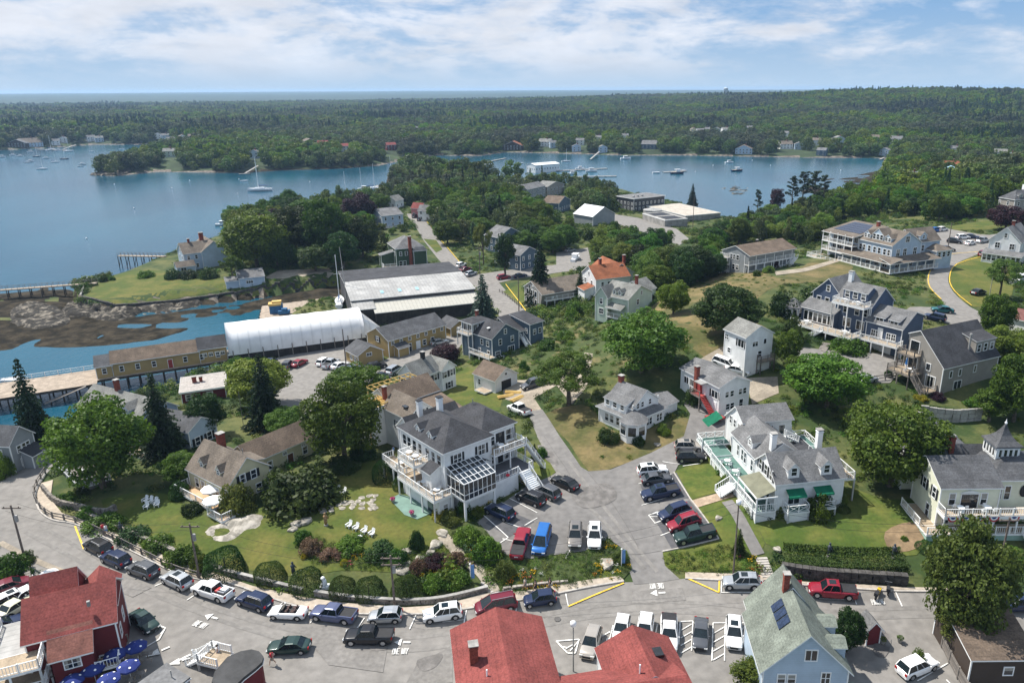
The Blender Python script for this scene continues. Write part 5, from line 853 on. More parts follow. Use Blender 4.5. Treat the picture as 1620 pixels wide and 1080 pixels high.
b.wing(ax='y', rise=2.2); b.win('S', [1.6, b.W*.55, b.W-1.4], 3.2, .7, 1.1, '1d'); b.win('S', [b.W*.4], .8, .8, 1.2, '1d'); b.wing(b.W*.35, -2.0, b.W-.2, 0, z1=2.5, roof='shed', prof=[(0,0),(1,.9)], rmat=R_DARK); b.win('W', [2, 5, 8], 3, .8, 1.2, '1d')
b = House('boathouse', 'low dark red boathouse with flat pale gravel roof by the shore', 'boathouse', (356,612), None, (286,622), h=2.6, W=9, wall=S_RED, roof=mat('pale_gravel_roof', (.36,.33,.30), .95, .1, 1, fine=4))
b.wing(roof='flat', ov=.3); b.win('W', [3, 7], .9, 1, 1.1, '1d'); b.chimney(5, b.D*.7, 2.5, 4, .8); b.chimney(5, b.D*.55, 2.5, 3.8, .6)
# point
b = House('point_house', 'large pale blue-grey house with brown roofs at the harbour point', 'house', (290,402), (342,398), (259,397), h=6.0, wall=S_LBLUE, roof=R_TAN)
b.wing(ax='x', rise=3.0); b.win('S', [1.5, 4, 6.5, 9, 11.5], 3.9, .8, 1.3, '1d'); b.win('S', [1.5, 4, 8, 11], .9, .8, 1.3, '1d'); b.win('W', [b.D*.35, b.D*.55], 6.2, .8, 1.1, '1d'); b.win('W', [b.D*.25, b.D*.7], 3.6, .8, 1.3, '1d'); b.win('W', [b.D*.25, b.D*.7], .9, .8, 1.3, '1d'); b.wing(b.W*.55, -.6, b.W+4, b.D+5, z1=6, ax='y', rise=3.2); b.chimney(b.W*.75, b.D*.7, 8, 11.6, 1.3); b.chimney(b.W*.3, b.D*.5, 8, 10.2, .7); b.wing(-3.5, -4.5, 2.2, -.6, z1=2.6, ax='x', rise=1.4); b.win('S', [-1.5], .9, 1.6, 1.2, '2', at=-4.5)
b = House('point_cottage', 'small pale blue cottage with grey roof on the shore lawn', 'cottage', (378,441), (418,437), (372,431), h=2.6, wall=S_LBLUE, roof=R_GREY)
b.wing(ax='x', rise=1.7, D=None) if False else b.wing(ax='x', rise=1.7); b.win('S', [b.W*.4], .8, 2.0, 1.0, '3'); b.wing(-4, .5, 0, 4, z1=1.9, roof='shed', prof=[(0,0),(1,.6)])
b = House('green_house', 'dark green three-storey house with grey hip roof and tall red chimney', 'house', (626,394), (670,390), (614,384), h=7.0, wall=S_DGREEN, roof=R_GREY)
b.wing(roof='hip', rise=3.2); b.win('S', [1.6, 3.6, 7.4, 9], 4.5, .8, 1.3, '1d'); b.win('S', [1.4, 2.8, 7.2, 9], 1.0, 1, 1.5, '1d'); b.win('W', [2, 5], 4.4, .8, 1.3, '1d'); b.chimney(b.W*.5, -.4, -1, 11, 1.0); b.wing(b.W*.6, -1.2, b.W+.6, 0, z1=6, roof='hip', rise=1.2); b.deck(-4.5, 0, 0, 5, .9, 'SWN'); b.wing(-4.6, 3.2, 0, 6.5, z1=4.5, roof='shed', ax='y', prof=[(0,0),(1,1)])
def simple(name, label, E0, E1, E2=None, h=5, D=8, wall=S_WHITE, roof=R_GREY, ax='x', rise=2.2, rt='gable', cat='house', zg=None, st='1d', group=None, win=True):
 b = House(name, label, cat, E0, E1, E2, h=h, D=None if E2 else D, wall=wall, roof=roof, zg=zg, group=group); b.wing(roof=rt, ax=ax, rise=rise, trim=h > 3 and b.W > 7)
 if win:
  for f, Ln in (('S', b.W), ('W', b.D)):
   n = max(1, int(Ln/2.6))
   for z in ([.9, 3.5] if h > 4.5 else [.9]): b.win(f, [Ln*(i+.5)/n for i in range(n)], z, .85, 1.25, st)
 return b
simple('street_house', 'blue-grey gabled house with slate roof among trees east of the back street', (788,376), (818,368), (775,369), 6, wall=S_BLUE, roof=R_GREY, ax='y', rise=3)
simple('street_house', 'lower blue-grey house with long slate roof standing behind the dark spruces', (823,404), (842,396), (812,394), 5.5, wall=S_BLUE, roof=R_GREY, ax='y')
simple('street_cottage', 'pink cottage with faded red roof at the far end of the back street', (666,330), (675,328), None, 4.5, 6, S_PINK, R_RED, 'y')
simple('street_cottage', 'narrow white two-storey cottage next to the pink one', (680,334), (688,331), None, 5, 6, S_WHITE, R_GREY, 'y')
simple('porch_house', 'pale blue house with grey roof and white porch behind the copper beech', (604,342), (634,338), (594,334), 5.5, wall=S_LBLUE, roof=R_GREY).deck(0, -2.2, 9, 0, .6, 'SWE')
simple('harbour_cottage', 'small white cottage at the harbour edge beyond the back street', (625,318), (638,315), None, 4, 6, S_WHITE, R_LGREY)
simple('marina_shed', 'white flat-roofed marina building at the cove edge', (847,262), (885,259), None, 4.5, 12, S_WHITE, mat('white_membrane', (.75,.76,.76), .6), rise=1.2, cat='building', zg=1.5)
simple('cove_house', 'grey many-gabled house nearest the marina building', (834,300), (862,294), None, 6, 9, S_GREY, R_GREY); simple('cove_house', 'grey gabled house beside the twin-roofed one above the cove', (866,296), (892,291), None, 6, 9, S_SHAKE, R_LGREY, 'y')
simple('cove_house', 'blue-grey gabled cottage west of the white-roofed barn', (884,322), (902,316), None, 4.5, 9, S_BLUE, R_BROWN, 'y', 2.6)
b = simple('commercial_block', 'plain charcoal-grey two-storey flat-roofed commercial building', (1003,315), (1047,309), (978,310), 6.8, wall=S_DGREY, roof=M_FLATR, rt='flat', cat='building')
for x in (3, 6, 9): b.part('roof_unit', MB().box(x, 4, 7.0, x+1, 5, 7.8), M_METALR)
simple('white_roofed_barn', 'large barn with brilliant white gable roof among the trees', (938,343), (967,337), (912,337), 4.5, wall=S_GREY, roof=mat('white_membrane', (.75,.76,.76), .6), ax='y', rise=3.6, cat='barn', win=False)
p = P(1032,344); o = MB().lathe([(4.6,-1),(4.6,3.6),(4.7,3.65),(4.7,3.9),(.1,4.9)], 20).build('storage_tank', M_METALR, loc=tuple(p)); tag(o, 'round cream storage tank beside the treatment plant', 'tank')
b = House('treatment_plant', 'low concrete treatment works with open tanks near the cove', 'plant', (1052,349), (1082,345), (1030,336), h=3.2, wall=M_CONCW, roof=M_CONCW); b.wing(roof='flat', ov=.05, trim=False); b.part('tank_opening', MB().box(1.5,1.5,3.4,b.W-1.5,b.D*.45,3.45), M_DOOR); b.part('tank_opening', MB().box(1.5,b.D*.55,3.4,b.W-1.5,b.D-1.5,3.45), M_DOOR)
b = House('concrete_basin', 'broad flat concrete basin structure along the shore behind the works', 'plant', (1085,342), (1128,335), (1048,322), h=2.6, wall=M_CONCW, roof=mat('pale_concrete_roof', (.42,.38,.32), .9, .15, .4)); b.wing(roof='flat', ov=.05, trim=False)
b = House('white_victorian', 'tall white house with glazed porch at the hill road bend', 'house', (1615,384), None, (1566,378), h=6.4, W=11, wall=S_WHITE, roof=R_GREY); D = b.D; b.wing(ax='x', rise=3.8); b.win('W', [D*.5], 7.3, .8, 1.2, '1d'); b.win('W', [D*.25, D*.72], 4.2, 1.2, 1.5, '2d'); b.wing(-2.6, -1.5, 0, D+.5, z1=2.7, roof='shed', ax='y', prof=[(0,0),(1,.8)]); b.win('W', list(np.arange(-.8, D, 1.25)), .8, .95, 1.6, '1d', at=-2.6); b.chimney(5, D*.5, 8, 11.4, .7)
b = House('shingle_house', 'dark shingled house with hipped roofs and white cupola on the hill', 'house', (1606,316), (1660,312), (1584,312), h=6, wall=S_SHAKE, roof=R_MGREY); b.wing(roof='hip', rise=3.2); b.win('S', [2, 5, 9], 3.6, .9, 1.4, '1d'); b.win('W', [3, 7], 3.6, .9, 1.4, '1d'); b.dormer(2, .4, 4, 3, 6.4, 1, .7, 'y', face='S'); b.box('cupola', b.W/2-2, b.D/2-1, 8.8, b.W/2, b.D/2+1, 11, M_TRIM); b.deck(-2.5, -2.5, 0, 8, .7, 'SW')
b = House('hill_garage', 'white garage with red-brown low roof by the right edge', 'garage', (1596,502), (1640,512), None, h=2.8, D=8, wall=S_WHITE, roof=mat('red_brown_membrane', (.16,.07,.06), .9)); b.wing(ax='x', rise=1.2)
# --- foreground
b = House('red_restaurant', 'dark red restaurant with faded red roof and white side balconies', 'restaurant', (181,980), None, (38,1016), h=6.4, W=7.6, wall=S_RED, roof=R_RED)
D = b.D
b.wing(ax='y', rise=2.6, ov=.4, z0=-2); b.wing(3.0, D*.45, 9.5, D-.4, z1=6.6, ax='y', rise=3.4, ov=.3, trim=False); b.wing(3.2, .2, 9.0, D*.45, z1=6.3, ax='x', rise=1.5, ov=.3, trim=False)
b.wing(-2.0, D*.28, 0, D*.72, z1=4.9, ax='y', roof='shed', prof=[(0,0),(1,1.5)], rmat=shingle('patched_red_shingle', (.2,.085,.065)), z0=-2, trim=False)
b.win('W', [D*.5], 3.4, 1.4, 1.0, '2d', at=-2.0); b.win('S', [2, 5], 3, .9, 1.3, '1d'); b.win('W', [1.6], 1.2, .8, 1.2, '1d'); b.rail([(-.9,.1),(-2.0,.1),(-2.0,D*.27)], (2.2), name='railing'); b.deck(-2.0, .1, -.02, D*.28, 2.2, '', zb=-1)
b.deck(-3.2, D*.8, 0, D+3.6, 2.6, 'SWN', zb=-1); b.deck(-3.2, D*.8, 0, D+3.6, 5.2, 'SWN', zb=2.6); b.deck(0, D, 6, D+3.2, 5.2, 'N', zb=-1, m=M_METALR); b.part('roof_vent', MB().box(1,2,8.1,1.3,2.3,8.7), M_METALR)
REDB = b
b = House('red_roof_lodge', 'low building with large brick-red roofs filling the bottom centre of the view', 'building', (717,998), (853,978), None, h=6.2, D=0, wall=S_WHITE, roof=R_RED, zg=3.9)
W = b.W; b.wing(0, -16, W, 0, ax='y', rise=1.9, ov=.35); cx_, cy_ = b.L(750, 1046, 7.0); b.chimney(cx_, cy_, 5.5, 9.0, .8)
x1_, y1_ = b.L(958, 1010, 5); 
b.wing(W-1, -17, W+11.5, -8.4, z1=5.6, ax='x', rise=2.0, ov=.35); gx, gy = b.L(996, 993, 8); x2_, y2_ = b.L(1096, 1030, 5.6)
b.wing(gx-3.2, -12, gx+4.2, gy+.4, z1=5.6, ax='y', rise=2.0, ov=.35); b.part('skylight', MB().box(gx+1.6, -9.2, 6.9, gx+2.5, -8.0, 7.25), M_GLASS)
b.part('vent_pipe', MB().tube((gx-.6,-11,6.5),(gx-.6,-11,8.2),.08), M_TRIM); b.part('vent_pipe', MB().tube((2.6,-8.5,6.5),(2.6,-8.5,8.2),.08), M_TRIM)
b.win('W', [-5, -9], 3, .8, 1.2, '1d')
b = House('sage_roof_house', 'pale blue house with big mossy grey-green roof and three roof windows', 'house', (1208,1058), (1343,1061), (1180,970), h=5.0, wall=S_LBLUE, roof=R_SAGE)
W, D = b.W, b.D
b.wing(ax='y', rise=4.2, ov=.45); b.win('S', [W*.54], 6.2, 1.1, 1.2, '2'); b.win('S', [W*.22, W*.34], 3.4, .7, 1.0, '1d'); b.win('S', [W*.74], 3.4, .8, 1.3, '2d'); b.wing(.6, D-1.2, W-.4, D+2.4, z1=5.0, ax='y', rise=4.4, ov=.4, trim=False)
for y in (D*.3, D*.68): b.dormer(W*.62, y-.9, W+.1, y+.9, 5.2, 1.2, .5, 'x', roof='shed' if False else 'gable', prof=[(0,0),(.5,.5),(1,0)])
sl_ = math.atan2(4.2, W/2); skm = MB().box(-.75, -.55, 0, .75, .55, .07).mesh('skylight', M_SOLAR)
for i in range(3): t_ = .62; o = link('skylight', skm, b.root, (W/2*t_, D*.42+i*1.3, 5.0+4.2*t_+.26)); o.rotation_euler = (0, -sl_, 0)
b.chimney(W*.44, D-.9, 7.5, 10.8, .6); b.wing(W*.8, -.3, W+.6, 0, z1=2.5, roof='shed', prof=[(0,0),(1,.3)], foot=False)
b = House('brown_house', 'dark brown house with brown roof at the bottom right corner', 'house', (1538,1042), (1640,1041), None, h=3.6, D=7.5, wall=S_BROWN, roof=R_BROWN); b.wing(ax='x', rise=1.3, prof=[(0,0),(1,1.9)], roof='shed'); b.win('S', [4], 1.6, .9, .9, '1'); b.deck(0, -4, 9, -.02, -.4, 'SW')
b = House('red_hut', 'tiny red hut with grey gable roof beside the parking entrance', 'hut', (1373,996), (1394,994), None, h=2.1, D=1.9, wall=S_RED, roof=R_GREY); b.wing(ax='y', rise=.9, ov=.3, z0=-.1)
zz_ = H(*pz(400, 930, 4)[:2])
pts = [pz(x, y, 7.4)[:2] for x, y in [(340,1063),(360,1040),(381,1031),(398,1028),(410,1031),(417,1039),(415,1048),(404,1058),(386,1072),(376,1082),(352,1090),(335,1080)]]; c_ = np.mean(pts, 0)
r_ = empty('oval_bar', (c_[0], c_[1], 4), 0, 'bar with dark oval roof and white railings at the bottom edge', 'bar'); loc_ = [tuple(p-c_) for p in pts]
MB().prism([(x*.92, y*.92) for x, y in loc_], -1, 3.2).build('wall', S_RED, r_); MB().prism(loc_, 3.2, 3.55).build('roof', mat('dark_membrane', (.055,.055,.055), .9, .2, .5), r_); MB().prism([(x*1.02, y*1.02) for x, y in loc_], 3.1, 3.2).build('roof_edge', M_TRIM, r_)
pts = [pz(x, y, 6.8)[:2] for x, y in [(214,1082),(264,1047),(301,1070),(262,1100)]]; c_ = np.mean(pts, 0); loc_ = [tuple(p-c_) for p in pts]
r_ = empty('kitchen_block', (c_[0], c_[1], 4), 0, 'flat grey roofed kitchen block beside the blue umbrellas', 'building'); MB().prism([(x*.95, y*.95) for x, y in loc_], -1, 2.6).build('wall', S_GREY, r_); MB().prism(loc_, 2.6, 2.8).build('roof', M_FLATR, r_); MB().prism([(x*1.03, y*1.03) for x, y in loc_], 2.5, 2.62).build('roof_edge', M_TRIM, r_)
MB().tube((.6,.3,2.8),(.6,.3,3.7),.06).build('vent_pipe', M_METALR, r_)
# --- houses across the water
FARH = [(28,232,26,'brown','grey','low boathouse with brown-grey roof on the far left shore'),(52,231,30,'lblue','tan','long pale harbour pavilion with brown roof on the far left shore'),(90,232,10,'white','grey','small white waterside shack among the far left pines'),(100,222,8,'white','grey','narrow white house nearest the far ramp'),(146,220,13,'white','grey','white house above the far left ramp'),(158,221,12,'lblue','lgrey','pale blue house next to the white one above the far ramp'),
 (250,216,9,'white','grey','white cottage by the far gravel road'),(262,217,10,'lblue','grey','pale gabled cottage by the far gravel road'),(272,223,11,'white','lgrey','white gabled house below the gravel road'),(290,219,10,'white','tan','white house left of the brown gabled one'),(306,219,14,'shake','tan','brown shingled gabled house left of the island trees'),(268,245,18,'lgreen','lgrey','sage cottage under the island pines'),
 (492,229,26,'brown','tan','long low brown house half hidden in the far wood'),(512,231,16,'red','red','dark red house in the far wood'),(545,236,16,'white','red','white far house with red roof'),(402,247,10,'lblue','grey','pale house low on the island shore'),(620,234,15,'red','red','red house near the narrows'),(662,205,8,'white','grey','lone white house high in the far wood'),
 (811,237,30,'brown','orange','long waterside building with rust roof at the narrows'),(861,228,20,'white','lgrey','white gabled house right of the rust roofed building'),(877,230,10,'lblue','grey','small pale outbuilding right of the white gabled house'),(912,240,14,'lblue','grey','pale blue three-storey waterside house'),(917,226,12,'white','grey','white house behind the blue waterside house'),(945,221,10,'white','grey','cottage screened by pines above the cove'),(954,240,14,'lblue','white','flat-roofed pale blue modern house on the cove'),
 (988,218,12,'white','grey','white house alone on the far cove hillside'),(1026,232,24,'navy','grey','dark blue many-gabled house above the cove'),(1098,208,10,'tan','tan','tan house at the left end of the hillside row'),(1108,209,10,'white','grey','white gabled house in the hillside row'),(1117,207,9,'shake','grey','shingled house in the hillside row'),(1132,207,10,'lblue','grey','pale blue house in the hillside row'),(1150,208,14,'white','lgrey','broad white house in the hillside row'),(1186,205,12,'white','grey','white house at the right end of the hillside row'),
 (1176,240,26,'lblue','brown','square blue-grey house on the cove shore'),(1240,214,12,'white','grey','white turreted house above the shore road'),(1244,232,20,'white','tan','white shore house with tan roof and porch'),(1264,233,12,'lblue','grey','small pale shore house beside the tan-roofed one'),(1290,226,14,'white','tan','white and tan house above the long pier'),(1298,244,10,'navy','grey','small dark boathouse at the pier'),(1328,224,22,'lblue','lgrey','low pale house behind the long pier'),(1384,221,14,'tan','tan','tan house at the cove head'),(1416,224,18,'white','grey','white house right of the cove head'),(1397,247,8,'lblue','grey','pale boathouse at the cove head'),
 (1512,240,12,'white','grey','small white house in the right-hand wood'),(1583,246,20,'white','lgrey','white house cluster at the far right'),(1596,252,18,'white','grey','second white house at the far right'),(1576,266,16,'white','grey','white house below the far right cluster'),(1506,268,24,'tan','orange','peach house with rust roof in the right-hand wood'),(1502,278,16,'lblue','lblue','flat blue-roofed building below the peach house'),(1440,286,10,'white','grey','small white cabin by the cove head trees')]
WM = dict(white=S_WHITE, lblue=S_LBLUE, brown=S_BROWN, navy=S_BLUE, tan=S_TAN, shake=S_SHAKE, red=S_RED, lgreen=S_LGREEN); RM = dict(grey=R_GREY, tan=R_TAN, lgrey=R_LGREY, red=R_RED, orange=R_ORANGE, brown=R_BROWN, white=R_LGREY, lblue=M_SKYP)
for i, (x, y, wp, wl, rf, lab) in enumerate(FARH):
 p = P(x, y+4); az_ = p[:2]/np.linalg.norm(p[:2]); q_ = p[:2].copy()
 for _ in range(60):
  if sdist([q_[0]], [q_[1]], POLY)[0] > 5 and H(*q_) > 1.2: break
  q_ = q_+az_*3
 d = proj((*q_, 4))[2]; w_ = max(9, wp/F*d*1.0); hh = 5.5 if wp < 20 else 5; zg = H(*q_); tn = np.array([az_[1], -az_[0]]); th_ = ((i*37) % 50-25)/60; tn = np.array(rot2(*tn, th_)); c0, c1 = q_-tn*w_/2, q_+tn*w_/2
 b = House('far_house', lab, 'house', proj((*c0, zg+hh))[:2], proj((*c1, zg+hh))[:2], None, h=hh, D=w_*.7, wall=WM[wl], roof=RM[rf], zg=zg, group='houses across the water')
 b.W = w_; b.wing(0, 0, w_, w_*.7, rise=w_*.22, ax='x' if i % 3 else 'y', trim=False)
 n = max(2, int(w_/3.2))
 for z in (.9, 3.4): b.win('S', [w_*(k+.5)/n for k in range(n)], z, 1.0, 1.4, '1')
 b.win('W', [w_*.2, w_*.5], 2.6, 1.0, 1.4, '1')
 if i % 2: b.chimney(w_*.6, w_*.35, hh, hh+w_*.22+1.5, .8)
p = P(1148, 152); k = 3.0; p0 = np.array([ray(1148,150)[0]*2600, ray(1148,150)[1]*2600]); zt = 64+2600*ray(1148,139.6)[2]
tw = empty('water_tower', (p0[0], p0[1], zt-32), 0, 'pale cylindrical water tower on the skyline', 'water tower'); MB().lathe([(7,0),(7,30),(7.2,30.5),(7,32),(.1,34)], 20).build('tank', M_LB := mat('pale_blue_steel', (.55,.62,.68), .5), tw, True); MB().lathe([(7.4,29),(7.4,29.6)], 20).build('catwalk', M_METALR, tw)
# ================================================================ vehicles
def paint(name, col, metal=.0): return mat('car_paint_'+name, col, .32, .03, 1, metal=metal, coat=.32, spec=.35)
CP = dict(black=paint('black', (.012,.012,.014)), navy=paint('navy', (.012,.022,.06)), white=paint('white', (.78,.78,.77)), silver=paint('silver', (.42,.44,.46), .5), grey=paint('grey', (.10,.105,.115), .4), red=paint('red', (.23,.012,.026)), darkred=paint('dark_red', (.13,.01,.022)), blue=paint('blue', (.02,.13,.40), .2), slate=paint('slate', (.10,.115,.20), .3), green=paint('green', (.02,.045,.04), .2), teal=paint('teal', (.015,.12,.13), .2), cream=paint('cream', (.62,.60,.44)), taupe=paint('taupe', (.24,.22,.20), .5), sand=paint('champagne', (.45,.41,.36), .5), yellow=paint('yellow', (.65,.42,.02)))
M_TYRE = mat('tyre_rubber', (.018,.018,.018), .9, .1, 2); M_RIM = mat('alloy_rim', (.45,.46,.48), .35, .1, 2, metal=.8); M_CARG = mat('car_glass', (.010,.017,.020), .1, .2, 1, spec=.5); M_LAMP = mat('headlamp_glass', (.75,.76,.74), .15, .05, 1, spec=.8); M_TAIL = mat('tail_lamp', (.35,.01,.01), .25, .1, 1); M_PLAST = mat('black_plastic', (.025,.025,.027), .7, .1, 2); M_SEAT = mat('seat_leather', (.06,.035,.03), .7, .1, 2)
# profile: list of (x, z_top) of the lower body, belt height; cabin: (x, z, half width)
KINDS_ = {
 'suv':   dict(L=4.65, Wd=1.86, belt=[(-2.3,.62),(-2.26,1.02),(-1.9,1.08),(1.0,1.04),(1.9,.95),(2.22,.82),(2.32,.55)], cab=[(-2.15,1.05),(-1.75,1.66),(-1.2,1.71),(.25,1.69),(1.05,1.05)], r=.37),
 'sedan': dict(L=4.7, Wd=1.8, belt=[(-2.35,.6),(-2.3,.95),(-1.6,1.0),(1.0,.93),(1.95,.82),(2.28,.68),(2.35,.45)], cab=[(-1.85,.98),(-1.15,1.38),(-.7,1.44),(.15,1.42),(1.1,.92)], r=.33),
 'hatch': dict(L=4.0, Wd=1.75, belt=[(-2.0,.6),(-1.96,.98),(-1.6,1.03),(.9,.97),(1.65,.88),(1.95,.7),(2.0,.45)], cab=[(-1.92,1.0),(-1.5,1.5),(-1.0,1.54),(.1,1.52),(.95,.96)], r=.33),
 'van':   dict(L=5.1, Wd=1.98, belt=[(-2.55,.6),(-2.52,1.1),(-2.2,1.13),(1.2,1.08),(2.1,.95),(2.48,.75),(2.55,.5)], cab=[(-2.48,1.1),(-2.2,1.74),(-1.7,1.79),(.5,1.77),(1.75,1.02)], r=.36),
 'pickup':dict(L=5.6, Wd=1.98, belt=[(-2.8,.66),(-2.77,1.12),(-2.3,1.15),(1.2,1.13),(2.4,1.04),(2.72,.9),(2.8,.55)], cab=[(-.85,1.13),(-.7,1.76),(-.35,1.82),(.65,1.80),(1.35,1.12)], r=.42),
 'convertible': dict(L=4.5, Wd=1.8, belt=[(-2.25,.6),(-2.2,.95),(-1.6,.99),(1.0,.92),(1.85,.82),(2.2,.65),(2.25,.45)], cab=None, r=.33)}
VC = {}
def vparts(kind, col, opt=''):
 k = (kind, col, opt)
 if k in VC: return VC[k]
 K = KINDS_[kind]; Wd = K['Wd']/2; pm = CP[col]; out = []
 xs = [x for x, z in K['belt']]; r = K['r']; wx = (xs[-1]*.66, xs[0]*.64)
 # lower body: cross sections with a rounded shoulder and wheel arches cut as dark recesses
 st = []
 xx = sorted(set(np.linspace(xs[0], xs[-1], 17).tolist()+xs))
 mb = MB(); rows = []
 for x in xx:
  zt = np.interp(x, xs, [z for _, z in K['belt']]); e = 1-.13*max(0, (abs(x)/xs[-1]-.72)/.28)**1.6; w = Wd*e
  zb = .22 if abs(x) < abs(xs[0])*.9 else .33
  for wc in wx:
   dx = abs(x-wc)
   if dx < r+.06: zb = max(zb, min(zt-.2, .02+r+math.sqrt(max(0, (r+.07)**2-dx*dx))))
  rows.append([(x,-w*.93,zb),(x,-w,max(zb+.02,.5)),(x,-w,max(zb+.03,zt*.78)),(x,-w*.93,zt-.03),(x,-w*.78,zt),(x,w*.78,zt),(x,w*.93,zt-.03),(x,w,max(zb+.03,zt*.78)),(x,w,max(zb+.02,.5)),(x,w*.93,zb)])
 vs = [p for r_ in rows for p in r_]; n = 10; fs = [(i*n+j, i*n+j+1, (i+1)*n+j+1, (i+1)*n+j) for i in range(len(rows)-1) for j in range(n-1)]
 fs += [tuple(range(n)), tuple((len(rows)-1)*n+j for j in range(n))[::-1]]
 mb.add(vs, [f[::-1] for f in fs]); m_under = MB().box(xs[0]+.15,-Wd*.86,.28,xs[-1]-.15,Wd*.86,.62)
 if kind == 'pickup':       # open or covered bed
  pass
 body = mb.mesh('body', [pm]); 
 me = body; me.polygons.foreach_set('use_smooth', [len(p.vertices) == 4 for p in me.polygons])
 out.append(('body', me, (0,0,0), None)); out.append(('underbody', m_under.mesh('underbody', M_PLAST), (0,0,0), None))
 if K['cab']:
  c = K['cab']; wz = lambda z: Wd*(.93-(z-1.0)*.30)
  g = MB(); rws = [[(x,-wz(z),z),(x,wz(z),z)] for x, z in c]; base = c[0][1]
  # glasshouse: sides and ends as glass, roof as painted panel
  P0, P1, P2, P3, P4 = c; bl = min(P0[1], P4[1])-.03
  v = [(P0[0],-wz(bl),bl),(P1[0],-wz(P1[1]),P1[1]),(P2[0],-wz(P2[1]),P2[1]),(P3[0],-wz(P3[1]),P3[1]),(P4[0],-wz(bl),bl)]; v += [(x,-y,z) for x, y, z in v]
  g.add(v, [(4,3,2,1,0),(5,6,7,8,9),(0,1,6,5),(3,4,9,8)]); out.append(('windows', g.mesh('windows', M_CARG), (0,0,0), None))
  rf = MB(); o_ = .015
  a_ = [(P1[0]-.03,-wz(P1[1])-o_,P1[1]-.02),(P2[0],-wz(P2[1])-o_,P2[1]),(P3[0]+.05,-wz(P3[1])-o_,P3[1]-.015)]; b2 = [(x,y*.82,z+.05) for x, y, z in a_]; v = a_+b2+[(x,-y,z) for x, y, z in b2]+[(x,-y,z) for x, y, z in a_]
  rf.add(v, [(0,1,4,3),(1,2,5,4),(3,4,7,6),(4,5,8,7),(6,7,10,9),(7,8,11,10),(3,6,9,0),(2,11,8,5)])
  for s in (-1, 1):      # pillars
   pl = [(P0, P1), (P4, P3)]
   for (xa, za), (xb, zb_) in pl: rf.bar((xa, s*(wz(bl)+.0), bl), (xb, s*(wz(zb_)+.0), zb_), .09, .07)
   for t_ in ((.36, .64) if kind in ('suv','van') else (.5,)):
    xa = P0[0]+(P4[0]-P0[0])*(t_+.06); xb = P1[0]+(P3[0]-P1[0])*(t_+.06); rf.bar((xa, s*wz(bl), bl), (xb, s*wz(P2[1]), P2[1]), .07, .03)
  me = rf.mesh('roof', pm); out.append(('roof', me, (0,0,0), None))
  if 's' in opt: out.append(('sunroof', MB().box(P3[0]-1.0,-.42,P2[1]+.02,P3[0]-.2,.42,P2[1]+.06).mesh('sunroof', M_CARG), (0,0,0), None))
  if 'r' in opt:
   rk = MB()
   for s in (-1, 1): rk.bar((P1[0]+.1,s*.6,P2[1]+.1),(P3[0]-.05,s*.6,P3[1]+.1),.05)
   out.append(('roof_rack', rk.mesh('roof_rack', M_RIM), (0,0,0), None))
 else:
  out.append(('windscreen', MB().add([(.95,-.7,.9),(.95,.7,.9),(.35,.6,1.32),(.35,-.6,1.32),(.92,-.7,.9),(.92,.7,.9),(.32,.6,1.32),(.32,-.6,1.32)], [(0,1,2,3),(7,6,5,4),(0,3,7,4),(1,5,6,2),(3,2,6,7)]).mesh('windscreen', M_CARG), (0,0,0), None))
  out.append(('cockpit', MB().box(-1.25,-.68,.9,.9,.68,1.0).mesh('cockpit', M_PLAST), (0,0,0), None))
  for x, y in ((.1,.35),(.1,-.35),(-.75,.35),(-.75,-.35)): out.append(('seat', MB().box(x-.25,y-.24,.98,x+.2,y+.24,1.05).box(x-.35,y-.22,1.0,x-.22,y+.22,1.28).mesh('seat', M_SEAT), (0,0,0), None))
 if kind == 'pickup':
  if 'c' in opt: out.append(('bed_cover', MB().box(-2.72,-.86,1.13,-.92,.86,1.19).mesh('bed_cover', M_PLAST), (0,0,0), None))
  else:
   bed = MB().box(-2.68,-.78,1.135,-.95,.78,1.15)
   for s in (-1,1): bed.box(-2.75,s*.80,1.12,-.9,s*.93,1.22,1)
   bed.box(-2.78,-.86,1.12,-2.69,.86,1.22,1); out.append(('bed_liner', bed.mesh('bed_liner', [M_PLAST, pm]), (0,0,0), None))
   if 'l' in opt: out.append(('load', MB().box(-2.3,-.5,1.15,-1.5,.2,1.45).box(-1.4,-.2,1.15,-1.05,.6,1.4,1).tube((-2.4,.4,1.25),(-1.2,.5,1.3),.12,mi=2).mesh('load', [M_TRIM, mat('red_toolbox', (.5,.03,.03), .6), M_RIM]), (0,0,0), None))
 wm = MB().lathe([(r*.6,-.11),(r*.97,-.10),(r,-.06),(r,.06),(r*.97,.10),(r*.6,.11)], 14).mesh('tyre', M_TYRE); rm = MB().lathe([(.02,-.12),(r*.62,-.115),(r*.62,.115),(.02,.12)], 10).mesh('rim', M_RIM)
 for x in wx:
  for s in (-1, 1): out.append(('wheel', None, (x, s*(Wd-.12), r), (wm, rm)))
 zf = K['belt'][-2][1]; hm = MB().box(-.12,-.2,-.07,.05,.2,.07).mesh('headlamp', M_LAMP); tm = MB().box(-.04,-.14,-.14,.06,.14,.14).mesh('tail_lamp', M_TAIL)
 for s in (-1, 1): out.append(('headlamp', hm, (xs[-1]-.06, s*Wd*.68, zf-.1), None)); out.append(('tail_lamp', tm, (xs[0]+.01, s*Wd*.74, K['belt'][1][1]-.14), None)); out.append(('wing_mirror', MB().box(-.07,-.1,-.06,.07,.1,.07).mesh('wing_mirror', pm), (K['cab'][4][0]-.25 if K['cab'] else .7, s*(Wd+.06), 1.05), None))
 out.append(('grille', MB().box(xs[-1]-.05,-.45,.42,xs[-1]+.02,.45,.68).mesh('grille', M_PLAST), (0,0,0), None))
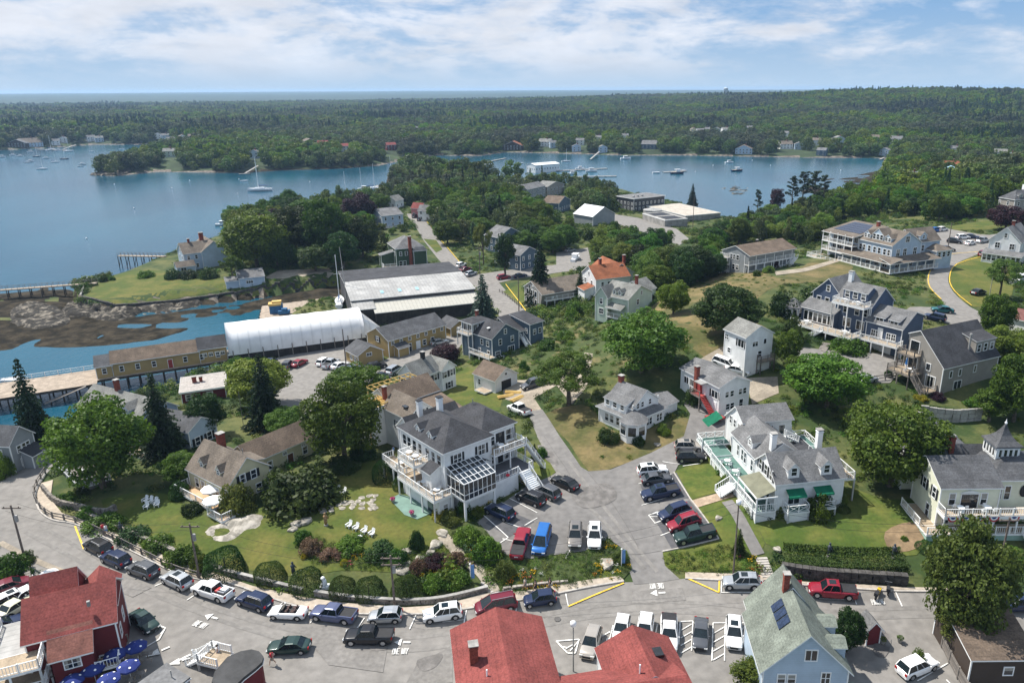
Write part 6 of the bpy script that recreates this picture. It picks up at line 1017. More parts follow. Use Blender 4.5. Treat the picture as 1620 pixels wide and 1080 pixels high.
 out.append(('number_plate', MB().box(xs[0]-.02,-.25,.7,xs[0]+.01,.25,.84).mesh('number_plate', M_TRIM), (0,0,0), None))
 VC[k] = out; return out
NM = dict(suv='parked_suv', sedan='parked_car', hatch='parked_hatchback', van='parked_van', pickup='pickup_truck', convertible='convertible_car')
CARS = []
def car(kind, col, rear, front, label, opt='', cat=None, group='cars parked in the harbour town', lift=.07, sc_=1.0):
 if not isinstance(rear[0], np.ndarray) and len(rear) == 2: a, c = P(*rear), P(*front)
 mid = (a[:2]+c[:2])/2; an = math.atan2(c[1]-a[1], c[0]-a[0]); K = KINDS_[kind]
 hx_, hy_ = math.cos(an)*1.4, math.sin(an)*1.4; z1, z0 = H(mid[0]+hx_, mid[1]+hy_), H(mid[0]-hx_, mid[1]-hy_); z = (z0+z1)/2+lift
 root = empty(NM[kind], (mid[0], mid[1], z), 0, label, cat or {'suv':'car','sedan':'car','hatch':'car','van':'car','pickup':'pickup','convertible':'car'}[kind], group)
 root.rotation_euler = (0, -math.atan2(z1-z0, 2.8), an); root.scale = (sc_,)*3; CARS.append(mid)
 for nm, me, loc, wh in vparts(kind, col, opt):
  if wh: w_ = link(nm, wh[0], root, loc); w_.rotation_euler = (math.pi/2, 0, 0); link('rim', wh[1], w_)
  else: link(nm, me, root, loc)
 return root
for a in [('suv','black',(174,880),(139,862),'black car first behind the yellow line on the kerb beside the rail fence','r'),
 ('suv','navy',(204,899),(165,882),'dark suv with red tail lamps second in the kerb line',''),('suv','grey',(249,916),(206,900),'charcoal crossover third in the kerb line by the rail fence','r'),
 ('suv','silver',(301,934),(261,915),'silver suv with sunroof between charcoal crossover and loaded white pickup','s'),('pickup','white',(371,953),(305,931),'white pickup with tools in its bed at the kerb','l'),
 ('suv','navy',(428,966),(378,949),'dark navy suv behind the white pickup at the kerb','r'),('convertible','white',(485,976),(428,973),'white convertible with the top down at the kerb',''),
 ('pickup','slate',(562,983),(496,974),'slate blue pickup with empty bed by the kerb',''),('hatch','silver',(637,980),(583,982),'silver hatchback between slate pickup and white crossover',''),
 ('suv','white',(728,973),(673,981),'white crossover with bicycle rack side by the stone steps','s'),('van','darkred',(815,958),(754,970),'dark red minivan parked by the garden steps','r'),
 ('hatch','navy',(877,951),(831,957),'small navy hatchback with pale bonnet stripes behind three walkers',''),
 ('pickup','black',(623,1014),(546,1014),'black pickup driving beside the painted street arrow',''),('sedan','green',(489,1028),(428,1030),'dark green saloon driving with a flag on its side',''),
 ('sedan','green',(210,975),(248,1004),'green saloon in the bay beside the dark red restaurant',''),
 ('suv','silver',(1203,928),(1143,927),'silver suv with dark sunroof at the kerb above the lodge','s'),('sedan','darkred',(1262,934),(1213,932),'crimson car mostly hidden behind the mossy roof',''),
 ('pickup','red',(1352,944),(1281,938),'bright red pickup with folded black bed cover at the kerb','sc'),('suv','navy',(1631,962),(1579,962),'dark suv at the kerb by the right edge',''),
 ('suv','white',(1424,1072),(1476,1050),'white suv parked beside the leafy fence at bottom right',''),
 ('suv','sand',(941,1005),(929,1042),'champagne suv facing downhill between the red roofs',''),('hatch','white',(986,988),(980,1015),'white hatchback peeping over the red ridge',''),('suv','white',(1022,990),(1018,1016),'white suv behind the lodge roof next to the black-topped one',''),
 ('pickup','white',(1058,990),(1058,1026),'white truck with black bed cover behind the lodge roof','c'),('sedan','grey',(1109,990),(1107,1028),'dark grey saloon between two hatched bays','') ,('suv','white',(1160,988),(1161,1028),'white suv with sunroof beside the mossy roofed house','s'),
 ('suv','navy',(808,824),(774,808),'dark blue suv alone in the bay below the sunroom','r'),('suv','black',(860,803),(820,786),'black suv paired with grey wagon in the inn car park','r'),('suv','grey',(883,793),(847,775),'dark grey wagon with silver roof rails beside the black suv','r'),
 ('sedan','black',(914,779),(874,760),'long black saloon at the top of the inn car park',''),('pickup','red',(819,882),(829,848),'crimson pickup with black bed cover above the flower garden','c'),('van','blue',(863,842),(852,880),'bright blue minivan beside the crimson pickup',''),
 ('suv','taupe',(911,835),(909,872),'taupe suv with sunroof facing the garden','s'),('suv','white',(941,836),(940,872),'white suv with big black sunroof facing the garden','s'),
 ('suv','white',(1010,752),(1054,747),'white suv with roof box top of the right-hand row','s'),('sedan','grey',(1018,765),(1060,760),'dark grey car squeezed below the white suv',''),('pickup','navy',(1072,780),(1018,790),'navy pickup with sunroof in the right-hand row','s'),
 ('suv','navy',(1091,808),(1044,824),'navy suv by the painted cross-hatched bay',''),('suv','red',(1105,826),(1060,840),'crimson suv between navy suv and dark pickup','r'),('pickup','green',(1125,846),(1075,858),'dark green pickup at the low end of the right-hand row',''),
 ('suv','sand',(1069,712),(1110,712),'champagne suv beside the red picnic table','s'),('suv','black',(1072,729),(1114,728),'black suv nearest the red picnic table','r'),
 ('pickup','white',(838,660),(806,646),'white pickup near the timber stacks behind the inn','c'),('suv','grey',(860,606),(825,618),'dark suv next to the small white garage',''),
 ('suv','navy',(425,581),(433,574),'dark car half behind the pale maple in the waterfront car park',''),('suv','grey',(452,585),(460,577),'grey suv second by the bulkhead posts',''),('sedan','red',(466,582),(482,574),'dark red car by the bulkhead posts',''),
 ('suv','white',(505,581),(522,572),'white suv furthest left of the pale trio by the bulkhead',''),('pickup','silver',(512,586),(535,573),'silver pickup in the middle of the pale trio',''),('sedan','white',(525,587),(552,577),'white coupe on the right of the pale trio',''),
 ('suv','slate',(547,593),(572,584),'blue-grey car next to the small ochre shed',''),('suv','black',(583,586),(610,580),'black suv between the ochre shed and shuttered house',''),('van','silver',(617,594),(630,586),'silver van beside the shuttered house',''),('sedan','black',(592,597),(618,603),'black car below the silver van',''),('sedan','silver',(684,547),(706,542),'silver car by the ochre barn doors',''),
 ('van','white',(1133,576),(1160,586),'long white van beside the tall white house',''),('sedan','white',(1156,588),(1176,592),'white car close against the tall white house',''),
 ('sedan','silver',(1356,608),(1382,602),'white car in the forecourt by the rail fence',''),('sedan','teal',(1510,496),(1470,492),'old teal saloon below the hill road',''),('suv','navy',(1492,510),(1464,503),'navy suv beside the deep blue inn',''),
 ('suv','black',(1500,384),(1520,386),'black suv by the grand inn forecourt',''),('suv','white',(1513,379),(1532,378),'white suv in the upper hill car park',''),('sedan','navy',(1530,377),(1544,378),'dark car behind the white ones on the hill',''),('sedan','white',(1524,390),(1544,385),'white saloon at the edge of the hill road',''),('pickup','silver',(1545,386),(1563,382),'olive-silver pickup in the hill row',''),
 ('suv','black',(1490,398),(1506,398),'dark van at the hill road fork',''),('suv','darkred',(1548,408),(1562,402),'maroon suv before the white victorian porch',''),('sedan','black',(1538,468),(1556,464),'dark car half hidden by the shrub below the hill road',''),('suv','blue',(1474,368),(1486,366),'bright blue suv at the back of the grand inn',''),('suv','white',(1484,367),(1496,365),'white suv beside the bright blue one',''),
 ('suv','white',(6,962),(46,944),'white suv in the lower left car park','s'),('sedan','darkred',(2,938),(38,926),'crimson car in the lower left car park',''),('sedan','cream',(14,974),(44,956),'cream saloon beside the restaurant stairs',''),('sedan','white',(36,950),(60,938),'white car tucked behind the restaurant roof',''),('sedan','navy',(-8,1002),(16,992),'dark car at the left edge beside the restaurant balcony',''),('suv','white',(-8,1046),(14,1034),'white suv under the restaurant balcony at the left edge',''),
 ('suv','red',(788,443),(806,440),'bright red car on the side street',''),('sedan','navy',(812,441),(834,437),'navy car beside the bright red one on the side street',''),('suv','white',(724,424),(735,420),'white suv at the boatyard shed corner',''),('sedan','darkred',(731,430),(742,427),'maroon car second at the boatyard shed corner',''),('suv','silver',(739,438),(752,434),'silver suv third at the boatyard shed corner',''),
 ('suv','black',(653,346),(660,343),'black suv far up the back street',''),('suv','black',(661,351),(668,348),'second black suv far up the back street',''),('sedan','silver',(893,400),(911,397),'pale car in the tree-screened yard',''),('suv','black',(855,488),(868,482),'black suv beneath the chalet deck',''),('sedan','silver',(1040,356),(1050,353),'dark car beside the treatment works','')]:
 car(*a[:5], opt=a[5] if len(a) > 5 else '')
# yellow and black three wheeled motorcycle
p = P(1388,944); mo = empty('motorcycle', (p[0], p[1], p[2]+.05), .9, 'yellow and black motorcycle standing on the painted parking words', 'motorcycle')
for x, y in ((.75,.0),(-.7,0)): MB().tube((x,y-.08,.32),(x,y+.08,.32),.32,.32,14).build('wheel', M_TYRE, mo)
MB().box(-.5,-.16,.4,.5,.16,.75).box(.2,-.2,.7,.7,.2,.95).build('body', CP['yellow'], mo); MB().box(-.6,-.15,.75,.1,.15,.88).build('seat', M_PLAST, mo); MB().bar((.5,-.4,1.1),(.5,.4,1.1),.05).bar((.5,0,1.1),(.75,0,.32),.07).build('handlebar', M_RIM, mo); MB().box(-.95,-.22,.6,-.5,.22,1.0).build('luggage_box', M_PLAST, mo)
mo2 = [(o.name, o) for o in mo.children]
p = P(1404,936); m2_ = mo.copy(); COL.objects.link(m2_); m2_.location = (p[0], p[1], p[2]+.05); m2_.rotation_euler = (0,0,1.2); m2_['label'] = 'dark motorcycle parked behind the yellow one by the kerb'
for nm, o in mo2:
 c = o.copy(); COL.objects.link(c); c.parent = m2_
 if o.name.startswith('body'): c.data = o.data.copy(); c.data.materials[0] = CP['black']
# ================================================================ trees and plants
LM = dict(mid=leafmat('leaf_mid_green', (.036,.088,.008), (.098,.180,.016)), bright=leafmat('leaf_bright_green', (.058,.112,.012), (.14,.21,.025)), dark=leafmat('leaf_dark_green', (.018,.045,.010), (.050,.092,.016)), olive=leafmat('leaf_olive', (.066,.105,.016), (.155,.205,.038)),
 purple=leafmat('leaf_copper', (.022,.008,.013), (.060,.020,.032)), spruce=leafmat('needle_dark', (.012,.030,.014), (.034,.062,.026)), blue=leafmat('needle_blue', (.035,.065,.050), (.085,.125,.100)), far=leafmat('leaf_far_wood', (.045,.078,.018), (.105,.15,.035), .42), farc=leafmat('needle_far_wood', (.018,.042,.018), (.046,.08,.034), .3),
 yellow=leafmat('leaf_yellow_green', (.20,.22,.01), (.34,.32,.02)), hedge=leafmat('hedge_leaf', (.022,.055,.010), (.055,.10,.018)), rust=leafmat('leaf_rusty', (.12,.07,.045), (.20,.13,.075)))
M_BARK = mat('bark', (.11,.09,.07), .95, .3, 3); M_BARKL = mat('pale_bark', (.26,.23,.19), .95, .25, 3)
def leaves(centers, rads, count, size, rg, flat=.65, up=.25, asp=1.0, inner=.0):
 """leaf-sized quads on the skins of clumps -> (verts, quads)"""
 k = len(centers); ci = np.repeat(np.arange(k), count); n = len(ci)
 d = rg.normal(size=(n, 3)); d[:, 2] += up; d /= np.linalg.norm(d, axis=1)[:, None]
 r = rads[ci]*(rg.uniform(.72 if not inner else inner, 1.05, n)); p = centers[ci]+d*r[:, None]*np.array([1, 1, flat])
 nr = d+rg.normal(size=(n, 3))*.55; nr[:, 2] += .25; nr /= np.linalg.norm(nr, axis=1)[:, None]
 a = np.cross(nr, rg.normal(size=(n, 3))); a /= np.linalg.norm(a, axis=1)[:, None]+1e-9; b = np.cross(nr, a); s = size*rg.uniform(.6, 1.25, n)[:, None]
 a = a*s*.5; b = b*s*.5*asp; bend = nr*s*.12
 return np.stack([p-a-b*.6, p+a*.15-b+bend, p+a+b*.5, p-a*.2+b-bend], 1)
def to_mesh(name, Q, m, smooth=False):
 v = Q.reshape(-1, 3); f = np.arange(len(v)).reshape(-1, 4); return fastmesh(name, v, f, [m], None, smooth)
def crown_pts(seed, shape, nl):
 rg = np.random.default_rng(seed); c = []; r = []
 i = 0
 while len(c) < nl:
  i += 1; d = rg.normal(size=3); d /= np.linalg.norm(d)
  if shape == 'round':
   if d[2] < -.9: continue
   q = rg.uniform(.62, 1.0); p = np.array([0, 0, 5.2])+d*np.array([4.05, 4.05, 4.0])*q; p[:2] *= 1+.1*math.sin(seed+3*math.atan2(d[1], d[0])); rr = rg.uniform(.85, 1.5)*(1.2 if q < .75 else 1)
  elif shape == 'tall':
   q = rg.uniform(.5, 1.0); p = np.array([0, 0, 5.9])+d*np.array([2.7, 2.7, 3.7])*q; rr = rg.uniform(.7, 1.25)
  elif shape == 'open':
   q = rg.uniform(.45, 1.0); p = np.array([0, 0, 6.4])+d*np.array([4.3, 4.3, 2.7])*q
   if vnoise(np.array([p[0]*1.3]), np.array([p[1]*1.3+p[2]]), 2.2, seed)[0] < .42: continue
   rr = rg.uniform(.6, 1.05)
  elif shape == 'shrub':
   if d[2] < -.1: continue
   q = rg.uniform(.6, 1); p = d*np.array([.78, .78, .72])*q; rr = rg.uniform(.2, .36)
  c.append(p); r.append(rr)
 return np.array(c), np.array(r), rg
def trunk_mb(cs, rg, h0, r0, nb=9, top=6.0, lean=.4):
 mb = MB(); x, y = rg.uniform(-lean, lean, 2); tp = (x, y, top); mid_ = (x*.4, y*.4, top*.5); mb.tube((0, 0, -1.0), mid_, r0*1.15, r0*.8, 7, cap=False); mb.tube(mid_, tp, r0*.8, r0*.4, 7)
 idx = rg.choice(len(cs), min(nb, len(cs)), replace=False)
 for i in idx:
  c = cs[i]; t_ = rg.uniform(.35, .95); s_ = (mid_[0]*t_, mid_[1]*t_, h0+(top-h0)*rg.uniform(0, .6)); m_ = ((s_[0]+c[0])*.5, (s_[1]+c[1])*.5, s_[2]+(c[2]-s_[2])*.62); mb.tube(s_, m_, r0*.42, r0*.24, 5, cap=False); mb.tube(m_, tuple(c), r0*.24, r0*.08, 5)
 return mb
TV = {}
def variant(kind, i):
 k = (kind, i)
 if k in TV: return TV[k]
 sd = hash_(kind)*10+i
 if kind in ('maple', 'tall_tree', 'open_tree'):
  sh = {'maple': 'round', 'tall_tree': 'tall', 'open_tree': 'open'}[kind]; nl = {'maple': 100, 'tall_tree': 70, 'open_tree': 70}[kind]
  c, r, rg = crown_pts(sd, sh, nl); Q = leaves(c, r, {'maple': 190, 'tall_tree': 130, 'open_tree': 210}[kind], .2 if kind == 'open_tree' else .27, rg); me = to_mesh('crown', Q, LM['mid']); tr = trunk_mb(c, rg, 2.2, .30, 11).mesh('trunk', M_BARK)
 elif kind == 'conifer':
  rg = np.random.default_rng(sd); Qs = []; cs = []
  for z in np.arange(.9, 11.6, .42):
   R_ = (12-z)*.30*rg.uniform(.8, 1.1)+.12; n = max(4, int(R_*6.0)); a0 = rg.uniform(0, 6)
   for j in range(n):
    a = a0+j*2*math.pi/n+rg.uniform(-.2, .2); L_ = R_*rg.uniform(.75, 1.15); m_ = max(3, int(L_*7))
    for t in np.linspace(.2, 1, m_): cs.append((math.cos(a)*L_*t, math.sin(a)*L_*t, z-.28*L_*t*t+rg.uniform(-.06, .06)))
  cs = np.array(cs); Q = leaves(cs, np.full(len(cs), .17), 3, .34, rg, .5, .1, .7); me = to_mesh('crown', Q, LM['spruce']); t_ = MB().tube((0, 0, -1), (0, 0, 6), .28, .16, 7).tube((0, 0, 6), (0, 0, 11.7), .16, .03, 6); tr = t_.mesh('trunk', M_BARK)
 elif kind == 'pine':
  rg = np.random.default_rng(sd); cs = []; t_ = MB().tube((0, 0, -1), (.3, .1, 6), .3, .2, 7).tube((.3, .1, 6), (0, 0, 11), .2, .06, 6)
  for z in np.arange(4.5, 11.5, .75):
   for j in range(3): a = rg.uniform(0, 6.28); L_ = rg.uniform(1.2, 3.4)*(1-(z-4.5)/12); e = (math.cos(a)*L_, math.sin(a)*L_, z+.35*L_); t_.tube((.1, .05, z), e, .09, .03, 4); cs += [e, (e[0]*.65, e[1]*.65, e[2]-.1), (e[0]*1.05, e[1]*1.05+.4, e[2]+.1)]
  cs = np.array(cs); Q = leaves(cs, rg.uniform(.45, .8, len(cs)), 42, .3, rg, .45, .3); me = to_mesh('crown', Q, LM['spruce']); tr = t_.mesh('trunk', M_BARK)
 elif kind == 'shrub':
  c, r, rg = crown_pts(sd, 'shrub', 40); Q = leaves(c, r, 95, .09, rg, .9); me = to_mesh('foliage', Q, LM['mid']); tr = MB().tube((0,0,-.2),(.02,0,.5),.05,.02,5).tube((0,0,0),(.25,.1,.5),.03,.01,4).tube((0,0,0),(-.2,.15,.5),.03,.01,4).mesh('stem', M_BARK)
 elif kind == 'clipped':
  rg = np.random.default_rng(sd); n = 6500; d = rg.normal(size=(n, 3)); d[:, 2] = np.abs(d[:, 2])*rg.choice([1, 1, 1, -.4], n); d /= np.linalg.norm(d, axis=1)[:, None]; d = np.sign(d)*np.abs(d)**.85; d *= (1+.22*(vnoise(d[:, 0]+d[:, 2], d[:, 1]-d[:, 2], .45, sd)-.5))[:, None]
  Q = leaves(np.array(d)*np.array([.94, .94, .9]), np.full(n, .04), 1, .055, rg); me = to_mesh('foliage', Q, LM['hedge']); tr = MB().tube((0,0,-.3),(0,0,.6),.06,.03,5).mesh('stem', M_BARK)
 TV[k] = (me, tr); return TV[k]
def hash_(s): return sum(ord(c)*(i+3) for i, c in enumerate(s)) % 997
TC = {}
def tinted(me, col):
 k = (me.name, col)
 if k not in TC: m2 = me.copy(); m2.materials[0] = LM[col]; TC[k] = m2
 return TC[k]
HT = {'maple': (5.1, 10.1), 'tall_tree': (3.5, 10.6), 'open_tree': (4.9, 9.8), 'conifer': (3.4, 11.8), 'pine': (3.2, 12.3), 'shrub': (1.0, 1.0), 'clipped': (1.0, 1.0)}
CATN = {'maple': ('maple_tree', 'tree'), 'tall_tree': ('ash_tree', 'tree'), 'open_tree': ('locust_tree', 'tree'), 'conifer': ('spruce_tree', 'tree'), 'pine': ('pine_tree', 'tree'), 'shrub': ('shrub', 'shrub'), 'clipped': ('clipped_shrub', 'shrub')}
TREES = []
def put(kind, x, y, Rr, h, col, label, group, v=None, z=None, rz=None):
 v = v if v is not None else random.randrange(3); me, tr = variant(kind, v); me = tinted(me, col) if me.materials[0] != LM[col] else me
 nm, ct = CATN[kind]
 if col == 'purple' and ct == 'tree': nm = 'copper_beech'
 o = empty(nm, (x, y, H(x, y) if z is None else z), random.uniform(0, 6.28) if rz is None else rz, label, ct, group); r0, h0 = HT[kind]; o.scale = (Rr/r0, Rr/r0, h/h0)
 link(me.name.split('.')[0], me, o); link(tr.name.split('.')[0], tr, o); TREES.append((x, y, Rr)); return o
def T(kind, cx, cy, w, h, col, label, group='trees around the harbour town', back=.55, **k):
 yb = cy+h/2; p = P(cx, yb); d = math.hypot(p[0], p[1]); Rr = w/2/F*proj(p)[2]; u = p[:2]/d; x, y = p[:2]+u*Rr*back; D_ = math.hypot(x, y); r_ = ray(cx, cy-h/2); zt = CAMZ+D_*r_[2]/math.hypot(r_[0], r_[1]); g = H(x, y)
 return put(kind, x, y, Rr, max(zt-g, Rr*.7), col, label, group, **k)
for a in [('maple',168,702,165,175,'mid','great spreading maple beside the corner cafe terrace'),('maple',548,672,140,150,'mid','great broad maple behind the cape house'),('maple',565,612,110,80,'mid','rounded maple crown rising behind the broad one by the cape house'),
 ('open_tree',900,606,128,100,'bright','open locust tree shading the inn driveway'),('maple',1014,548,146,124,'bright','great maple above the bay cottage'),('maple',1404,707,175,170,'bright','great dense maple between awning inn and victorian house'),('maple',1305,610,140,110,'mid','wide maple below the hillside forecourt'),
 ('maple',1148,495,120,100,'dark','dark rounded maple standing on the dry meadow'),('tall_tree',1244,556,48,90,'mid','tall narrow tree right of the tall white house'),('maple',1515,920,160,236,'olive','big olive feathery tree by the street at lower right'),('tall_tree',1503,985,75,110,'olive','lower olive tree leaning over the timber fence'),
 ('conifer',64,640,72,165,'spruce','tall dark spruce at the wharf by the left edge'),('conifer',262,655,78,145,'spruce','dark spruce behind the wharf side house'),('maple',415,605,110,90,'bright','yellow-green maple by the waterfront car park'),('conifer',425,620,75,130,'spruce','dark spruce inside the yellow-green maple'),
 ('conifer',766,480,58,95,'blue','blue-grey spruce at the lean-to corner'),('maple',330,655,70,80,'dark','dark rounded tree beside the red boathouse'),('maple',455,668,70,55,'bright','low bright tree behind the cape house wing'),('maple',1600,615,100,130,'mid','leafy maple at the right edge below the hill road'),('maple',1585,545,80,70,'bright','bright maple by the white hill garage'),('maple',1570,500,60,90,'mid','maple by the curved garden wall of the hill road'),
 ('open_tree',1580,440,60,70,'olive','thin olive tree before the white victorian'),('open_tree',370,425,40,48,'mid','small airy tree beside the point cottage'),('maple',1338,1000,58,86,'dark','dense dark tree beside the mossy roofed house'),('tall_tree',1185,1075,75,60,'bright','bright leafy tree top at the bottom edge'),
 ('conifer',1095,308,20,36,'spruce','small spruce on the cove shore'),('pine',1197,322,14,46,'spruce','slim lone pine by the cove'),('tall_tree',1228,314,28,42,'purple','dark purple tree among the cove pines'),('pine',1252,305,22,56,'spruce','first tall pine of the cove row'),('pine',1268,300,26,60,'spruce','second tall pine of the cove row'),('pine',1285,300,30,62,'spruce','third and broadest pine of the cove row'),('pine',1300,304,26,56,'spruce','fourth tall pine of the cove row'),
 ('maple',568,330,62,56,'purple','great copper beech beside the harbour houses'),('maple',408,352,44,36,'purple','small copper beech at the water side'),('maple',440,342,40,30,'purple','second small copper beech at the water side'),('maple',706,560,54,36,'purple','low purple maple beside the ochre barn drive'),('maple',1590,345,70,46,'purple','dark copper beech behind the white victorian'),
 ('maple',408,380,112,105,'mid','big maple by the point house'),('maple',470,365,90,95,'dark','dark maple second in the headland row'),('maple',520,360,80,110,'mid','tall maple third in the headland row'),('maple',575,375,60,75,'dark','dark maple beside the green house'),('maple',485,335,60,50,'mid','pale crown on top of the headland wood'),('maple',545,395,60,70,'dark','dark maple low in the headland wood'),('maple',440,400,60,60,'dark','dark maple behind the shore lawn'),('maple',500,410,60,50,'dark','dark maple over the shore track'),
 ('conifer',775,508,24,40,'blue','little blue spruce on the boatyard bank'),('conifer',918,450,26,46,'spruce','spruce standing between chalet and rust roofed house'),('conifer',855,430,50,110,'spruce','tall dark spruce screening the blue street houses'),('tall_tree',800,400,40,80,'dark','dark tree before the blue street house'),('open_tree',765,385,34,70,'olive','pale birch at the back street'),('maple',1065,470,60,60,'mid','leafy tree behind the sage house'),('maple',1040,440,60,50,'mid','leafy tree right of the rust roofed house'),
 ('conifer',1023,720,18,26,'spruce','small dark conical yew by the inn stairs') if False else ('conifer',846,715,18,28,'hedge','small conical yew by the inn stairs'),('conifer',1168,858,26,46,'hedge','dark pointed yew beside the street lamp'),('tall_tree',1240,560,40,80,'mid','lighter tree in front of the tall narrow one') if False else ('tall_tree',1258,590,50,70,'mid','round-topped tree right of the gravel yard'),
 ('maple',290,740,70,60,'mid','yellowish maple between cafe terrace and cape house'),('maple',640,650,10,10,'mid','x') if False else ('tall_tree',228,640,40,60,'dark','narrow dark tree behind the wharf side house'),('maple',385,585,50,50,'mid','leafy tree at the end of the wharf building'),('tall_tree',1562,640,60,70,'mid','tree on the retaining wall by the right edge')]:
 T(*a)
# named shrubs
SH = [(480,778,150,95,'hedge','huge rounded shrub bank beside the cape house'),(378,787,66,66,'olive','big olive shrub beside the sun deck'),(287,775,38,36,'hedge','rounded shrub beneath the sun deck corner'),(306,804,38,30,'hedge','shrub at the foot of the sun deck'),(612,746,44,44,'hedge','clipped oval shrub below the porch'),(634,765,24,26,'hedge','small clipped shrub below the porch'),
 (360,893,66,56,'hedge','big clipped dome shrub behind the pavement wall near the rock'),(430,909,50,40,'hedge','clipped dome shrub second behind the pavement wall'),(487,922,56,46,'hedge','clipped dome shrub beside the white lion statue'),(545,932,44,40,'hedge','clipped dome shrub right of the white statue'),(585,934,50,42,'hedge','clipped dome shrub beside the utility pole wall'),(645,932,48,44,'hedge','clipped dome shrub right of the street pole'),
 (690,925,44,40,'bright','bright leafy shrub left of the garden steps'),(725,920,50,40,'bright','bright shrub beside the blue banner'),(770,872,60,56,'mid','full green shrub right of the stepping path'),(740,850,50,40,'bright','bright shrub at the top of the stepping path'),(800,905,40,40,'olive','olive shrub below the full green one'),(692,892,46,30,'purple','purple shrub in the rock garden'),(722,888,36,36,'rust','rusty pink shrub beside the stepping path'),(664,898,34,30,'rust','rusty shrub left of the purple one'),
 (660,854,30,42,'dark','dark upright shrub alone on the lawn'),(735,800,26,34,'mid','round green shrub below the sunroom'),(756,810,26,22,'bright','light green shrub beside the blue suv bay'),(715,820,40,30,'olive','olive shrub below the sunroom'),(700,812,40,26,'yellow','yellow-green shrub beneath the sunroom posts'),(770,775,40,20,'yellow','yellow-green shrub row along the terrace wall'),(800,765,36,18,'bright','shrub row by the inn car bays'),
 (858,715,22,22,'mid','round shrub by the inn drive stairs'),(962,690,40,34,'dark','dark shrub at the left of the bay'),(1050,680,28,24,'mid','shrub right of the bay'),(1010,697,24,24,'dark','low shrub at the bay foot'),(1000,585,30,30,'mid','shrub beneath the great cottage maple') if False else (1098,628,36,36,'hedge','round dark shrub by the red stairs'),
 (1296,802,54,56,'mid','big soft shrub before the green awnings'),(1330,785,22,36,'olive','upright olive shrub by the awning inn corner'),(1235,807,28,28,'olive','olive shrub at the awning inn porch corner'),(1200,812,50,26,'hedge','low spreading shrub by the concrete path'),(1188,792,28,20,'hedge','low shrub under the awning inn porch'),(1332,806,24,14,'hedge','flat clipped shrub beside the awning inn lawn'),(1148,762,30,30,'mid','shrub beside the awning inn ramp'),(1140,742,26,22,'bright','bright shrub beside the red picnic table'),
 (1430,852,14,11,'mid','tiny round shrub on the bare patch'),(1462,866,30,22,'hedge','flat clipped shrub beside the bare patch'),(1340,548,70,34,'mid','broad shrub bank beside the timber stairs'),(1405,590,16,16,'hedge','small ball shrub by the forecourt fence'),(1482,628,26,18,'purple','purple shrub before the modern gabled house'),(1455,632,26,12,'yellow','yellow shrub before the modern gabled house'),(1216,426,22,14,'olive','golden shrub by the motel stairs'),(1197,432,16,12,'mid','shrub by the motel front'),(1222,415,20,20,'purple','purple shrub under the motel gallery'),
 (700,425,20,14,'mid','shrub at the boatyard shed corner') if False else (300,433,36,20,'dark','dark hedge shrub before the point house'),(330,432,36,22,'dark','second hedge shrub before the point house'),(232,433,30,16,'mid','green shrub on the shore lawn slope'),(275,433,30,20,'dark','dark round shrub left of the point garage'),(165,441,14,12,'dark','small dark shrub at the lawn wall'),(178,440,12,9,'mid','small green shrub at the lawn wall'),
 (30,870,60,50,'mid','ivy-covered shrub mass at the left edge') if False else (20,895,70,60,'mid','dense shrub mass at the left edge of the street'),(8,735,40,50,'mid','leafy shrub at the left edge by the corner house'),(48,880,30,24,'dark','dark shrub beside the low stone wall'),(110,785,30,22,'mid','shrub on the cafe planter'),(130,776,30,22,'dark','dark shrub on the cafe planter'),(140,810,40,26,'bright','bright shrub below the cafe planter'),(170,835,70,30,'mid','long shrub bank along the pavement near the cafe'),(215,850,60,30,'dark','dark shrub bank along the pavement'),(255,862,60,36,'mid','shrub bank below the utility pole'),(290,880,60,44,'mid','broad shrub bank at the foot of the pale rock'),(320,890,40,40,'bright','light shrub at the end of the bank'),
 (495,865,44,36,'rust','pinkish shrub on the rock bed'),(525,880,44,28,'rust','second pinkish shrub in the long bed'),(560,870,60,26,'mid','green mound in the long bed'),(600,880,60,30,'dark','dark mound in the long bed'),(480,850,36,30,'mid','green mound at the bed head'),(545,890,16,14,'yellow','yellow clump in the long bed'),(482,880,12,12,'yellow','yellow clump at the bed end'),(630,885,40,36,'mid','green mound behind the utility pole'),
 (545,735,60,36,'hedge','shadowed shrub row behind the lawn chairs'),(515,745,50,36,'dark','dark shrub beside the cape house wing'),(575,715,50,36,'dark','dark shrub under the broad maple'),(1000,880,30,20,'mid','x') if False else (980,884,30,26,'olive','grey-green lavender shrub at the drive mouth'),(1540,640,40,20,'mid','shrub on the retaining wall top'),(1560,990,60,60,'mid','shrub under the feathery olive tree'),(1450,1040,30,40,'olive','shrub by the leafy timber fence'),(1600,880,50,30,'mid','shrub before the victorian porch steps'),(830,578,20,20,'mid','young shrub behind the garage'),(868,545,40,22,'mid','shrub on the slope below the chalet'),(880,575,30,16,'bright','shrub on the weedy slope'),(895,530,34,20,'mid','shrub above the weedy slope'),(912,490,40,30,'mid','shrub below the sage house'),(850,505,26,14,'yellow','yellow-green shrub by the chalet drive'),(1300,470,90,50,'hedge','long dark hedge bank on the meadow crest'),(1240,482,60,50,'hedge','dark hedge end on the meadow'),(1255,520,40,50,'dark','dark shrub below the long hedge')]
for cx, cy, w, h, col, lab in SH:
 cl = 'clipped' if ('clipped' in lab or 'dome' in lab) else 'shrub'
 T(cl, cx, cy, w, h, col, lab, 'garden shrubs', back=.9)
